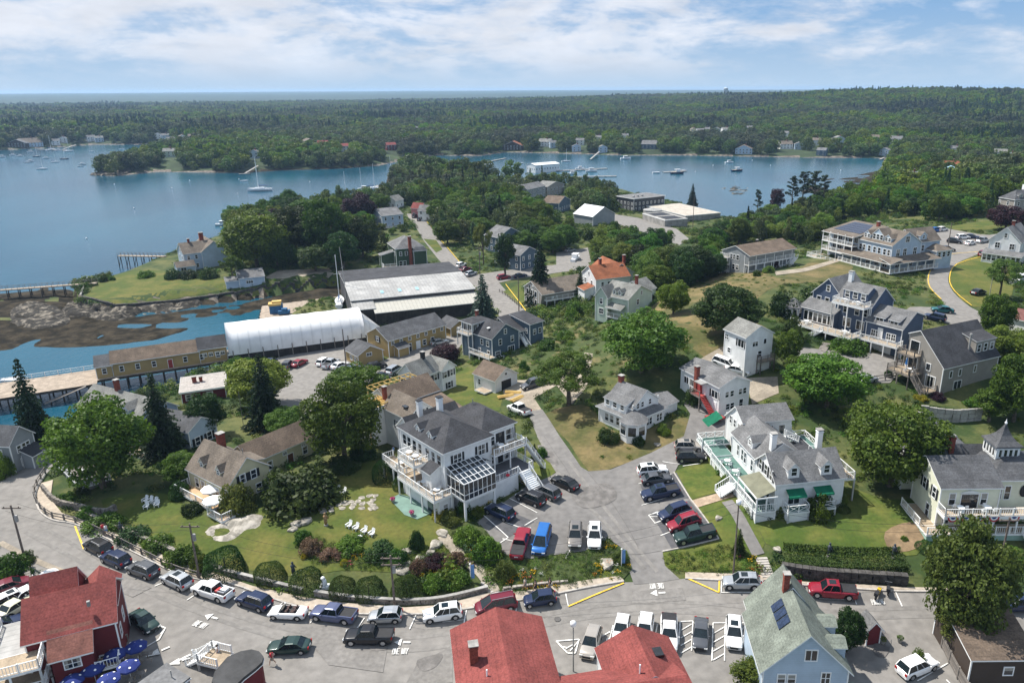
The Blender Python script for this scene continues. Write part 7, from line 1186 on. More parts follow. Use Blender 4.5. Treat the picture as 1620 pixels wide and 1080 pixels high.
# ---- woods: scattered trees, the largest as things, the rest as one wood
def scatter(px, spacing, seed, world=False):
 W = np.array([P(*p)[:2] for p in px]) if not world else np.array(px); rg = np.random.default_rng(seed); x0, y0 = W.min(0); x1, y1 = W.max(0)
 n = int((x1-x0)*(y1-y0)/spacing**2*1.0); X = rg.uniform(x0, x1, n*3); Y = rg.uniform(y0, y1, n*3); s = sdist(X, Y, W) > 0; X, Y = X[s], Y[s]; out = []; grid = {}
 for x, y in zip(X, Y):
  k = (int(x//spacing), int(y//spacing)); ok = True
  for i in (-1, 0, 1):
   for j in (-1, 0, 1):
    for q in grid.get((k[0]+i, k[1]+j), ()):
     if (q[0]-x)**2+(q[1]-y)**2 < spacing**2: ok = False; break
    if not ok: break
   if not ok: break
  if ok: grid.setdefault(k, []).append((x, y)); out.append((x, y))
 return np.array(out)
BLOCK = [p for k in ('road_surface','car_park_surface','driveway','waterfront_car_park','back_street','side_street','yard_surface','hill_road','inn_forecourt','gravel_yard','lawn','dry_lawn','hill_meadow','point_lawn','gravel_path','pavement') for p in REG.get(k, [])]
def clear(pts, mh, mb_=1.0):
 m = np.ones(len(pts), bool)
 for q in HOUSES:
  c = q.mean(0); near = np.hypot(pts[:, 0]-c[0], pts[:, 1]-c[1]) < 60; idx = np.nonzero(near & m)[0]
  if len(idx): m[idx[sdist(pts[idx, 0], pts[idx, 1], q) > -mh]] = False
 for q in BLOCK:
  lo, hi = q.min(0)-5, q.max(0)+5; idx = np.nonzero(m & (pts[:, 0] > lo[0]) & (pts[:, 0] < hi[0]) & (pts[:, 1] > lo[1]) & (pts[:, 1] < hi[1]))[0]
  if len(idx): m[idx[sdist(pts[idx, 0], pts[idx, 1], q) > -mb_]] = False
 return m
# houses that stay in view: pixel, radius, distance
KEEP = [(790,372,30,26),(828,400,16,14),(672,325,12,12),(618,335,22,14),(866,296,30,12),(893,322,12,12),(1012,325,38,20),(938,337,32,16),(1060,345,50,18),(1110,335,30,14),(866,262,22,6),(1200,404,60,26),(1400,385,95,42),(650,400,40,36),(870,462,55,30),(960,438,50,32),(990,480,46,36),(1600,318,26,22),(1595,395,50,45),(745,400,60,50),(640,330,14,20),(700,390,30,50),(910,408,30,16),(820,436,30,12),(1500,385,50,20),(1085,375,25,14),(1350,480,110,60),(1530,440,60,60),(300,400,50,30),(1180,560,60,60),(1130,600,60,40),(1080,500,60,30)]
KP = [(x, y, rx, ry, np.linalg.norm(P(x, y)[:2])) for x, y, rx, ry in KEEP]
def keeps(x, y, Rr, h):
 px, py, d = proj((x, y, H(x, y)+h*.6)); w_ = Rr/d*F*.55; hh = h/d*F*.36; D_ = math.hypot(x, y)
 for kx, ky, rx, ry, kd in KP:
  if D_ < kd+3 and abs(px-kx) < rx+w_*.6 and abs(py-ky) < ry+hh*.7: return False
 return True
ZONES = [([(618,300),(640,268),(700,282),(780,290),(880,290),(960,300),(985,330),(960,345),(990,372),(1075,395),(1100,372),(1180,360),(1250,345),(1340,312),(1395,302),(1500,290),(1620,290),(1700,330),(1560,345),(1480,352),(1420,340),(1330,350),(1290,385),(1260,392),(1200,385),(1130,398),(1130,440),(1075,470),(1045,455),(1010,425),(930,412),(870,410),(820,425),(760,432),(735,425),(712,395),(690,368),(668,340),(640,330)], 5.5, 0),
 ([(1395,300),(1405,255),(1500,235),(1700,240),(1800,300),(1700,330),(1500,292)], 8.5, 0), ([(1130,400),(1140,430),(1110,452),(1050,470),(1030,500),(1000,470),(1040,440)], 6.0, 0),
 ([(380,400),(365,352),(440,332),(520,322),(600,310),(640,330),(655,350),(640,372),(612,380),(600,415),(530,418),(450,425),(420,420)], 7.0, 1),
 ([(1640,420),(1700,400),(1900,500),(1800,700),(1640,640),(1640,560)], 8, 0), ([(1545,640),(1600,660),(1700,700),(1640,740),(1560,690)], 7, 0)]
pool = []
for zi, (px, sp_, hd) in enumerate(ZONES):
 pts = scatter(px, sp_, 40+zi); pts = pts[clear(pts, -2.5, .8)]; rg = np.random.default_rng(90+zi)
 for x, y in pts:
  g = H(x, y)
  if g < .9: continue
  cl = float(vnoise(np.array([x]), np.array([y]), 28, 12)[0])+rg.uniform(-.18, .18); kd = 'conifer' if cl > .88 else ('tall_tree' if cl < .30 else 'maple')
  Rr = rg.uniform(3.6, 6.0) if kd == 'maple' else rg.uniform(2.4, 3.4); h = rg.uniform(7, 11.5) if kd == 'maple' else rg.uniform(8, 12.5)
  if not keeps(x, y, Rr, h):
   if keeps(x, y, 2.0, 3.0): kd = 'maple'; Rr, h = 2.6, 4.4
   else: continue
  if any((x-tx)**2+(y-ty)**2 < (tr_*.8)**2 for tx, ty, tr_ in TREES[:60]): continue
  col = 'spruce' if kd == 'conifer' else rg.choice(['mid', 'mid', 'dark', 'bright', 'olive'], p=[.36,.2,.22,.16,.06]); pool.append((proj((x, y, g))[2]/Rr, kd, x, y, Rr, h, str(col)))
pool.sort(key=lambda t: t[0]); NOBJ = 230
LMK = [('the motel building',1200,400),('the grand inn',1400,380),('the sage house',990,475),('the rust roofed house',965,432),('the chalet',870,462),('the commercial block',1012,322),('the white roofed barn',938,335),('the back street bend',690,370),('the blue street house',795,372),('the treatment works',1060,345),('the cove shore',1250,330),('the headland houses',610,335),('the green house',650,395),('the point house',300,400),('the hill car park',1500,370),('the shingle house',1600,320),('the cove marina',866,270),('the boatyard shed',650,440),('the hill garage',1605,495),('the tall white house',1185,550),('the narrows shore',700,290),('the cove head',1400,280),('the dry meadow',1070,480)]
LW = [(n_, *P(x, y)[:2]) for n_, x, y in LMK]; used = {}; recs = []
for r_ in pool[:NOBJ]:
 _, kd, x, y, Rr, h, col = r_; j = min(range(len(LW)), key=lambda i: (LW[i][1]-x)**2+(LW[i][2]-y)**2); n_, lx, ly = LW[j]
 dx, dy = x-lx, y-ly; ang_ = math.degrees(math.atan2(dy, dx)) % 360; pos = ['right of', 'behind and right of', 'behind', 'behind and left of', 'left of', 'in front and left of', 'in front of', 'in front and right of'][int(((ang_+22.5) % 360)//45)]
 recs.append([f"{pos} {n_}", kd, x, y, Rr, h, col, math.hypot(dx, dy)])
from collections import defaultdict
grp = defaultdict(list)
for r_ in recs: grp[(r_[0], r_[1], r_[6])].append(r_)
KN = {'maple': 'broadleaf tree', 'tall_tree': 'slim upright tree', 'conifer': 'spruce'}; CNM = {'mid': 'mid-green', 'dark': 'dark green', 'bright': 'bright green', 'olive': 'olive green', 'spruce': 'dark'}
ORD = ['nearest', 'second nearest', 'third nearest', 'fourth nearest', 'fifth nearest', 'sixth nearest', 'seventh nearest', 'eighth nearest', 'ninth nearest', 'tenth nearest', 'eleventh nearest', 'twelfth nearest']
for (pos, kd, col), L_ in grp.items():
 L_.sort(key=lambda r: r[7])
 for i, (_, kd, x, y, Rr, h, col, dd) in enumerate(L_):
  lab = f"{CNM[col]} {KN[kd]}, {'' if len(L_) == 1 else (ORD[i] if i < 12 else 'farthest' if i == 12 else 'outermost')+' such, '}{pos}"; put(kd, x, y, Rr, h, col, lab, 'trees of the town wood')
# ---- one mass of far trees (geometry nodes instances)
def far_variant(kind, i):
 rg = np.random.default_rng(500+i+(50 if kind == 'c' else 0))
 if kind == 'd': c, r, rg = crown_pts(700+i, 'round' if i % 3 else 'tall', 22); Q = leaves(c*np.array([1.05,1.05,1.0])-np.array([0,0,1.2]), r*1.45, 48, .68, rg, .7)
 else:
  cs = np.array([(math.cos(a)*(12-z)*.24, math.sin(a)*(12-z)*.24, z-.3) for z in np.arange(1, 12, .8) for a in rg.uniform(0, 6.28, 6)]); Q = leaves(cs, np.full(len(cs), .4), 5, .8, rg, .5, .1)
 me = to_mesh('wood_tree', Q, LM['far'] if kind == 'd' else LM['farc']); return bpy.data.objects.new('wood_tree', me)
def gn_scatter(name, pts, scl, idx, objs, label_kind='stuff'):
 co = bpy.data.collections.new(name+'_kinds')
 for i, o in enumerate(objs): o.name = f'{name}_{i:02d}'; co.objects.link(o)
 me = bpy.data.meshes.new(name); me.vertices.add(len(pts)); me.vertices.foreach_set('co', np.ascontiguousarray(pts, np.float32).ravel())
 a = me.attributes.new('scl', 'FLOAT_VECTOR', 'POINT'); a.data.foreach_set('vector', np.ascontiguousarray(scl, np.float32).ravel()); a = me.attributes.new('kind_index', 'INT', 'POINT'); a.data.foreach_set('value', np.ascontiguousarray(idx, np.int32)); me.update()
 o = link(name, me); tag(o, kind='stuff'); g = bpy.data.node_groups.new(name, 'GeometryNodeTree'); g.interface.new_socket('Geometry', in_out='INPUT', socket_type='NodeSocketGeometry'); g.interface.new_socket('Geometry', in_out='OUTPUT', socket_type='NodeSocketGeometry')
 n = g.nodes; l = g.links; gi_ = n.new('NodeGroupInput'); go_ = n.new('NodeGroupOutput'); ip = n.new('GeometryNodeInstanceOnPoints'); ci = n.new('GeometryNodeCollectionInfo'); ci.inputs['Collection'].default_value = co; ci.inputs['Separate Children'].default_value = True; ci.inputs['Reset Children'].default_value = True
 na1 = n.new('GeometryNodeInputNamedAttribute'); na1.data_type = 'FLOAT_VECTOR'; na1.inputs['Name'].default_value = 'scl'; na2 = n.new('GeometryNodeInputNamedAttribute'); na2.data_type = 'INT'; na2.inputs['Name'].default_value = 'kind_index'
 rv = n.new('FunctionNodeRandomValue'); rv.data_type = 'FLOAT_VECTOR'; rv.inputs[0].default_value = (0, 0, 0); rv.inputs[1].default_value = (0, 0, 6.28)
 l.new(gi_.outputs[0], ip.inputs['Points']); l.new(ci.outputs[0], ip.inputs['Instance']); ip.inputs['Pick Instance'].default_value = True; l.new(na2.outputs[0], ip.inputs['Instance Index']); l.new(na1.outputs[0], ip.inputs['Scale']); l.new(rv.outputs[0], ip.inputs['Rotation']); l.new(ip.outputs[0], go_.inputs[0])
 md = o.modifiers.new('scatter', 'NODES'); md.node_group = g; return o
rg = np.random.default_rng(77); PP, SS, II = [], [], []
for (d0, d1, sp_, sc_) in ((430, 1150, 7.6, 1.0), (1150, 2000, 10.5, 1.25), (2000, 3600, 16, 1.6)):
 n = int(.5*(d1**2-d0**2)*1.42/(sp_**2*.78)); th = rg.uniform(-.73, .64, n); rr = np.sqrt(rg.uniform(d0**2, d1**2, n)); X = rr*np.sin(th); Y = rr*np.cos(th); sd = sdist(X, Y, POLY); g = Hv(X, Y); ok = (sd > 4) & (g > 1.0)
 X, Y, g = X[ok], Y[ok], g[ok]; pts = np.stack([X, Y], 1)
 # keep the town side of the cove for the zones above; leave clearings at houses and toward the water in front of them
 for q in HOUSES:
  c = q.mean(0); D_ = np.hypot(*c)
  if D_ < 430: continue
  u = c/D_; rel = pts-c; al = rel @ u; la = np.abs(rel @ np.array([-u[1], u[0]])); w_ = np.linalg.norm(q[1]-q[0])*.5+3; pts = pts[~((al > -85) & (al < 9) & (la < w_))]
 g = Hv(pts[:, 0], pts[:, 1]); d_ = np.hypot(pts[:, 0], pts[:, 1])
 if d0 < 600:
  # pixels row of the town: nothing here nearer than the cove
  m = clear(pts, -3, .5); pts, g, d_ = pts[m], g[m], d_[m]
  az = pts[:, 0]/pts[:, 1]; town = (d_ < 560) & (az < .42); pts, g = pts[~town], g[~town]
 con = (vnoise(pts[:, 0], pts[:, 1], 130, 21)+rg.uniform(-.25, .25, len(pts))) > .76; s = rg.uniform(.75, 1.35, len(pts))*sc_*np.where(con, 1.0, 1.12)
 PP.append(np.stack([pts[:, 0], pts[:, 1], g-.5], 1)); SS.append(np.stack([s, s, s*rg.uniform(.9, 1.25, len(pts))/max(1, sc_*.85)], 1)); II.append(np.where(con, rg.integers(4, 6, len(pts)), rg.integers(0, 4, len(pts))))
for t in pool[NOBJ:]:
 _, kd, x, y, Rr, h, col = t; PP.append(np.array([[x, y, H(x, y)-.5]])); SS.append(np.array([[Rr/5, Rr/5, h/10]])); II.append(np.array([4+random.randrange(2) if kd == 'conifer' else random.randrange(4)]))
PP = np.vstack(PP); SS = np.vstack(SS); II = np.concatenate(II); print('far trees', len(PP), 'pool', len(pool))
gn_scatter('far_wood', PP, SS, II, [far_variant('d', i) for i in range(4)]+[far_variant('c', i) for i in range(2)])
# ---- undergrowth on wild ground, garden beds, meadow weeds
def small_variant(i, col, size=.16): c, r, rg = crown_pts(900+i, 'shrub', 12); return bpy.data.objects.new('u', to_mesh('undergrowth_plant', leaves(c, r*1.3, 16, size, rg, .9), LM[col]))
def flower_variant(i, colr, nm):
 rg = np.random.default_rng(i); c = np.array([(rg.normal()*.35, rg.normal()*.35, rg.uniform(.3, .75)) for _ in range(26)]); Q1 = leaves(c, np.full(26, .06), 2, .13, rg); Q2 = leaves(c*np.array([1.1,1.1,.6]), np.full(26, .15), 5, .16, rg); v = np.vstack([Q1, Q2]).reshape(-1, 3); f = np.arange(len(v)).reshape(-1, 4); return bpy.data.objects.new('f', fastmesh('flowering_plant', v, f, [mat(nm, colr, .7, .2, 3), LM['mid']], np.r_[np.zeros(len(Q1)), np.ones(len(Q2))]))
n = 60000; th = rg.uniform(-.75, .68, n); rr = np.sqrt(rg.uniform(60**2, 470**2, n)); pts = np.stack([rr*np.sin(th), rr*np.cos(th)], 1); m = (Hv(pts[:, 0], pts[:, 1]) > 1.7) & (vnoise(pts[:, 0], pts[:, 1], 11, 31)+rg.uniform(-.2, .2, n) > .42); pts = pts[m]; pts = pts[clear(pts, -1.0, .6)]
s = rg.uniform(.35, 1.5, len(pts))*(1+.8*(vnoise(pts[:, 0], pts[:, 1], 30, 33) > .6)); print('undergrowth', len(pts))
gn_scatter('undergrowth', np.stack([pts[:, 0], pts[:, 1], Hv(pts[:, 0], pts[:, 1])-.1], 1), np.stack([s, s, s*.85], 1), rg.integers(0, 5, len(pts)), [small_variant(i, c) for i, c in enumerate(['mid', 'bright', 'dark', 'olive', 'hedge'])])
pts = []
for q in REG['hill_meadow']+REG['dry_lawn']:
 a = scatter(q, 2.1, 5, True); a = a[(vnoise(a[:, 0], a[:, 1], 14, 41)+rg.uniform(-.2, .2, len(a))) > .56]; pts.append(a)
pts = np.vstack(pts); s = rg.uniform(.25, .8, len(pts)); gn_scatter('meadow_weeds', np.stack([pts[:, 0], pts[:, 1], Hv(pts[:, 0], pts[:, 1])], 1), np.stack([s, s, s*.6], 1), rg.integers(0, 3, len(pts)), [small_variant(20+i, c, .2) for i, c in enumerate(['olive', 'mid', 'olive'])])
BEDS = [[(738,874),(760,835),(800,882),(842,887),(925,875),(956,855),(990,872),(998,898),(980,915),(900,928),(800,940),(772,928),(748,900)], [(1052,898),(1050,880),(1100,872),(1150,865),(1190,880),(1205,905),(1140,906),(1085,905)], [(470,845),(500,850),(560,878),(640,868),(690,880),(660,905),(560,900),(490,888)], [(640,870),(700,860),(735,900),(700,935),(640,935)], [(700,800),(760,775),(830,752),(838,765),(770,800),(745,825),(705,830)]]
pts = np.vstack([scatter(q, .6, 60+i) for i, q in enumerate(BEDS)]); s = rg.uniform(.4, .85, len(pts)); fl_ = vnoise(pts[:, 0], pts[:, 1], 3.2, 77) > .60; kk = np.where(fl_, rg.choice([0, 4, 5, 5, 5, 6, 7, 8], len(pts)), rg.choice([0, 1, 2, 3], len(pts)))
gn_scatter('garden_plants', np.stack([pts[:, 0], pts[:, 1], Hv(pts[:, 0], pts[:, 1])+.05], 1), np.stack([s, s, s*1.0], 1), kk, [small_variant(30+i, c, .13) for i, c in enumerate(['mid', 'bright', 'hedge', 'olive', 'yellow'])]+[flower_variant(41, (.7,.42,.01), 'yellow_petals'), flower_variant(42, (.75,.73,.68), 'white_petals'), flower_variant(43, (.45,.06,.12), 'pink_petals'), flower_variant(44, (.6,.18,.02), 'orange_petals')])

# ---- air
hm, ht, hb = newmat('haze_air'); ht.nodes.remove(hb); pv = ht.nodes.new('ShaderNodeVolumePrincipled'); pv.inputs['Color'].default_value = (.48, .70, 1.0, 1); pv.inputs['Density'].default_value = 8.5e-5; pv.inputs['Anisotropy'].default_value = .2; ht.links.new(pv.outputs[0], ht.nodes['Material Output'].inputs['Volume'])
hz_top = max(float(GZ.max())+22, CAMZ+12); hz = MB().box(-11500, -200, -6, 11500, 12500, hz_top).build('haze', hm); tag(hz, kind='stuff')
# ================================================================ walls, fences, piers, boats, furniture, people
def path(px, n=3): W = [P(*p)[:2] for p in px]; Q = smooth_poly([W[0]]+W+[W[-1]]*2, n); return Q[n:len(W)*n+1]
def resample(W, st):
 W = np.array(W); L_ = np.r_[0, np.cumsum(np.linalg.norm(np.diff(W, axis=0), axis=1))]; k = max(1, round(L_[-1]/st)); t = np.linspace(0, L_[-1], k+1); return np.stack([np.interp(t, L_, W[:, 0]), np.interp(t, L_, W[:, 1])], 1)
def fence(px, label, name='rail_fence', h=1.05, st=2.2, rails=(.45, .92), m=None, lift=.15, pk=0):
 Q = resample(path(px), st); m = m or M_WOODG; o0 = Q[0]; z0 = H(*o0); root = empty(name, (*o0, z0), 0, label, 'fence'); pm = MB().box(-.09, -.09, -.5, .09, .09, h).mesh('post', m); zs = [H(*q)-z0+lift for q in Q]
 for q, z in zip(Q, zs): link('post', pm, root, (*(q-o0), z))
 for i in range(len(Q)-1):
  for r_ in rails: a, b_ = Q[i]-o0, Q[i+1]-o0; MB().bar((*a, zs[i]+r_), (*b_, zs[i+1]+r_), .07, .16).build('rail', m, root)
  if pk:
   n = int(st/pk); mb = MB()
   for k in range(n): t = (k+.5)/n; a = (Q[i]-o0)*(1-t)+(Q[i+1]-o0)*t; z = zs[i]*(1-t)+zs[i+1]*t; link('board', BRD, root, (*a, z), math.atan2(*(Q[i+1]-Q[i])[::-1]))
 return root
BRD = MB().box(-.09, -.015, 0, .09, .015, 1.5).mesh('board', M_WOODG)
fence([(72,749),(56,776),(59,798),(82,820),(117,827),(167,849),(222,877),(278,905),(314,915)], 'long weathered two-rail fence curving along the pavement edge')
fence([(1352,612),(1380,604),(1410,600),(1432,594)], 'timber rail fence at the hillside forecourt edge'); fence([(1478,1000),(1492,1030),(1512,1070),(1530,1100)], 'grey board fence under the olive trees at lower right', 'board_fence', 1.5, 2.4, (.3, 1.2), pk=.22)
fence([(790,462),(803,470),(825,488)], 'low rail fence round the triangular green', st=2.5, rails=(.7,), lift=0); fence([(783,418),(800,413),(822,408)], 'white board fence behind the side street cars', 'board_fence', 1.2, 3, (.3, .9), M_TRIM, 0)
M_STONE = mat('wall_stone', (.22, .20, .175), .9, .35, 1.6, bump=.5, rnd=.25); M_STONED = mat('dark_wall_stone', (.07, .065, .06), .9, .35, 1.6, bump=.5); M_PALE = mat('pale_granite', (.25, .23, .19), .85, .25, .9, col2=(.42, .385, .33), bump=.6, rnd=.15)
def stone_wall(px, label, h=.8, w=.5, m=None, rows=3, lift=0, st=.55, cap=None):
 Q = resample(path(px), st); o0 = Q[0]; z0 = H(*o0); root = empty('stone_wall', (*o0, z0), 0, label, 'wall'); mb = MB(); rg = np.random.default_rng(len(Q))
 for i in range(len(Q)-1):
  a = Q[i]-o0; d = Q[i+1]-Q[i]; L_ = np.linalg.norm(d); u = d/L_; nn_ = np.array([-u[1], u[0]]); z = H(*Q[i])-z0+lift
  for r_ in range(rows):
   hh = h/rows; sh = rg.uniform(-.15, .15); j = rg.uniform(-.05, .05, 6); p0 = a+u*(sh)*(r_ % 2); c = [p0-nn_*(w/2+j[0]), p0+u*L_*.94-nn_*(w/2+j[1]), p0+u*L_*.94+nn_*(w/2+j[2]), p0+nn_*(w/2+j[3])]
   mb.prism([tuple(q) for q in c], z+hh*r_-(1.0 if r_ == 0 else 0), z+hh*(r_+.93)+j[4]*.5)
 o = mb.build('stones', m or M_STONE, root); o['kind'] = 'stuff'
 if cap:
  c = MB()
  for i in range(0, len(Q)-1): c.bar((*(Q[i]-o0), H(*Q[i])-z0+lift+h), (*(Q[i+1]-o0), H(*Q[i+1])-z0+lift+h), w+.12, .12)
  c.build('coping', cap, root)
 return root
stone_wall([(128,812),(190,838),(260,868),(330,896),(352,904)], 'rough dry stone wall behind the pavement by the rail fence', .7); stone_wall([(356,908),(430,926),(480,938)], 'low grey wall left of the lion statue', .7, .35, cap=M_CONCW, rows=2); stone_wall([(498,941),(560,950),(640,955),(700,951),(772,934)], 'long low garden wall from the statue to the steps', .7, .35, cap=M_CONCW, rows=2); stone_wall([(795,934),(850,927),(900,922)], 'low stone edging right of the garden steps', .5, .35, rows=2)
stone_wall([(1236,905),(1280,912),(1340,917),(1400,921),(1435,924)], 'dark retaining wall beneath the long hedge', 1.9, .8, M_STONED, 5, -.5, .8); stone_wall([(1455,660),(1500,667),(1552,664)], 'grey retaining wall below the modern house', 2.6, .4, M_CONCW, 3, -.3, 1.2); stone_wall([(68,775),(90,798),(125,806),(165,815),(185,806)], 'curved block planter wall below the cafe terrace', 1.1, .4, rows=4, lift=0); stone_wall([(44,905),(50,925),(75,935)], 'rough stone wall by the white well ring', .9, .6); stone_wall([(150,440),(132,458),(128,470)], 'pale sea wall at the tip of the shore lawn', .8, .5, M_CONCW, 2); stone_wall([(128,470),(180,484),(260,478),(350,466),(450,456),(530,444)], 'long dark sea wall below the shore lawn', 1.3, .8, M_STONED, 3, -.8, .9); stone_wall([(1430,570),(1470,560),(1560,532)], 'garden wall behind the modern house', .6, .4)
def hedge(px, w, h, label, col='hedge'):
 Q = resample(path(px), .5); o0 = Q[0]; z0 = H(*o0); root = empty('hedge', (*o0, z0), 0, label, 'hedge'); rg = np.random.default_rng(3); n = len(Q)*330; i = rg.integers(0, len(Q)-1, n); t = rg.random(n); p = Q[i]*(1-t[:, None])+Q[i+1]*t[:, None]; d = Q[i+1]-Q[i]; d /= np.linalg.norm(d, axis=1)[:, None]; nn_ = np.stack([-d[:, 1], d[:, 0]], 1); f = rg.integers(0, 3, n); s = rg.uniform(-1, 1, n); zt = rg.random(n)
 off = np.where(f == 0, s, np.where(f == 1, 1, -1))*w/2; zz = np.where(f == 0, 1, zt)*h; xy = p+nn_*off[:, None]; C = np.stack([xy[:, 0]-o0[0], xy[:, 1]-o0[1], Hv(xy[:, 0], xy[:, 1])-z0+zz], 1)
 link('foliage', to_mesh('foliage', leaves(C, np.full(n, .1), 1, .17, rg), LM[col]), root); return root
hedge([(1240,884),(1300,888),(1370,891),(1430,890)], 3.0, 1.0, 'long clipped hedge above the dark street retaining wall')
hedge([(1470,648),(1520,655),(1552,652)], .8, .6, 'narrow hedge along the top of the grey retaining wall')
def steps(a, c, w, n, label, name='stone_steps', m=None):
 A, B = P(*a), P(*c); d = (B-A)[:2]; L_ = np.linalg.norm(d); root = empty(name, tuple(A), math.atan2(d[1], d[0]), label, 'steps')
 for i in range(n): MB().box(L_*i/n, -w/2, -.6, L_*(i+1)/n+.03, w/2, (B[2]-A[2])*(i+1)/n+.1).build('step', m or M_KERB, root)
steps((788,938),(768,918),1.5,6,'stone garden steps beside the dark red minivan'); steps((1216,914),(1204,882),1.5,8,'concrete steps from the street up to the awning inn path'); steps((1300,556),(1308,543),1.6,6,'timber steps up from the hillside forecourt', m=M_WOODG)
def rock(rs, seed, flat=.55):
 rg = np.random.default_rng(seed); import bmesh
 bm = bmesh.new(); bmesh.ops.create_icosphere(bm, subdivisions=2, radius=1)
 for v in bm.verts: f = 1+.22*math.sin(seed+v.co.x*2.3)*math.cos(v.co.y*2.9+seed)+rg.uniform(-.09, .09); v.co *= f; v.co.x *= rs[0]; v.co.y *= rs[1]; v.co.z *= rs[0]*flat; v.co.z = min(v.co.z, rs[0]*flat*.62)
 me = bpy.data.meshes.new('rock'); bm.to_mesh(me); bm.free(); return me
RK = [rock((1, .8), i, .5) for i in range(4)]
for r_ in RK: r_.materials.append(M_PALE)
def boulder(x, y, s, label, name='boulder', parent=None, sz=1, grp='garden boulders'):
 p = P(x, y); i = int(x*7+y) % 4
 if parent: o = link(name, RK[i], parent, tuple(np.array(p)-np.array(parent.location)+[0, 0, .05])); o.scale = (s, s, s*sz); o.rotation_euler = (0, 0, x*1.7); return o
 o = link(name, RK[i], None, (p[0], p[1], p[2]+.1), x*1.7); o.scale = (s, s, s*sz); tag(o, label, 'boulder', grp); return o
p = P(560,798); st_ = empty('stone_terrace', tuple(p), 0, 'double arc of flat pale stones set in the lawn', 'terrace')
for x, y in [(290,440),(345,425),(400,408),(430,387),(475,388),(525,387),(445,405),(495,407),(555,402),(605,395),(550,362),(600,350),(640,350),(300,455),(350,445),(420,432),(487,427),(550,430),(610,434),(640,430),(620,412),(625,378)]: boulder(440+x/4.153, 700+y/4.153, .56, None, 'stone', st_, .4)
for x, y, s, l in [(469,829,.9,'pale boulder left at the head of the long bed'),(481,826,1.2,'largest pale boulder at the head of the long bed'),(464,838,.7,'small pale boulder below the bed head'),(544,864,.9,'peach boulder at the lawn edge of the long bed'),(690,862,1.1,'white boulder beside the stepping path'),(681,874,.8,'grey boulder in the rock garden'),(645,872,.8,'upper pale slab of the rock garden'),(664,884,.8,'middle pale slab of the rock garden'),(641,893,.9,'pale stone left in the rock garden'),(637,903,1.1,'lowest pale stone in the rock garden'),(700,845,1.0,'long slab at the top of the stepping path'),(1137,820,.6,'lone brown boulder on the lawn before the awning inn'),(1230,869,.6,'white stone by the lawn edge over the concrete steps'),(1040,704,.6,'pale stone below the bay cottage'),(960,892,1.2,'flat rocks of the little fountain')]: boulder(x, y, s, l)
def outcrop(px, label, h=1.1, m=None, name='rock_outcrop', st=.5, seed=1):
 W = np.array(smooth_poly([P(*p)[:2] for p in px], 3)); lo, hi = W.min(0), W.max(0); X, Y = np.meshgrid(np.arange(lo[0], hi[0], st), np.arange(lo[1], hi[1], st)); sd = sdist(X, Y, W).reshape(X.shape); c = W.mean(0); g = H(*c)
 rdg = 1-np.abs(vnoise(X+Y*.4, Y*1.6, 3.2, seed)*2-1); Z = Hv(X, Y)-g+np.clip(sd*.8, -1.5, 1)*h*(rdg-.38+.5*vnoise(X, Y, 6, seed+3))+.3*vnoise(X, Y, 1.1, seed+1)*(sd > -.5)-.15; ii = np.arange(X.size).reshape(X.shape); q = np.stack([ii[:-1,:-1], ii[:-1,1:], ii[1:,1:], ii[1:,:-1]], -1).reshape(-1, 4); q = q[(sd.ravel()[q] > -1.2).all(1)]
 o = link(name, fastmesh(name, np.stack([X.ravel()-c[0], Y.ravel()-c[1], Z.ravel()], 1), q, [m or M_PALE]), None, (*c, g)); return tag(o, label, 'rock', 'rock outcrops')
M_SROCK = mat('tidal_ledge_rock', (.035, .03, .022), .9, .4, .5, col2=(.24, .21, .165), lo=.50, hi=.68, bump=.8)
outcrop([(325,838),(345,826),(375,818),(400,812),(418,822),(405,838),(385,838),(370,852),(340,856)], 'pale bare rock ledge in the lawn beside the sun deck', .8); outcrop([(396,655),(410,645),(430,648),(420,662),(402,668)], 'rock ledge behind the cape house chimney', 1.0)
outcrop([(98,490),(120,478),(150,480),(185,483),(225,488),(215,500),(180,508),(140,502),(105,500)], 'broad whitish ledge at the tip of the shore lawn', 1.6, M_SROCK, seed=3); outcrop([(20,488),(60,478),(100,492),(110,512),(60,520),(20,510)], 'dark seaweedy ledge left of the whitish one', 1.0, M_SROCK, seed=4); outcrop([(215,490),(270,478),(320,476),(300,488),(240,498)], 'low ledge below the long sea wall', 1.0, M_SROCK, seed=5)
outcrop([(1150,300),(1165,293),(1184,295),(1186,304),(1170,309),(1156,307)], 'flat pale islet in the cove', 1.3, M_SROCK, seed=7, st=1.5).location.z += 3.2; outcrop([(1138,298),(1150,296),(1150,300),(1140,302)], 'small dark rock beside the pale islet', 1.2, M_SROCK, seed=8, st=1.2).location.z += 3.0
outcrop([(140,277),(165,272),(200,268),(210,273),(180,278)], 'long low ledge at the island point', 2.0, M_SROCK, seed=9, st=2)
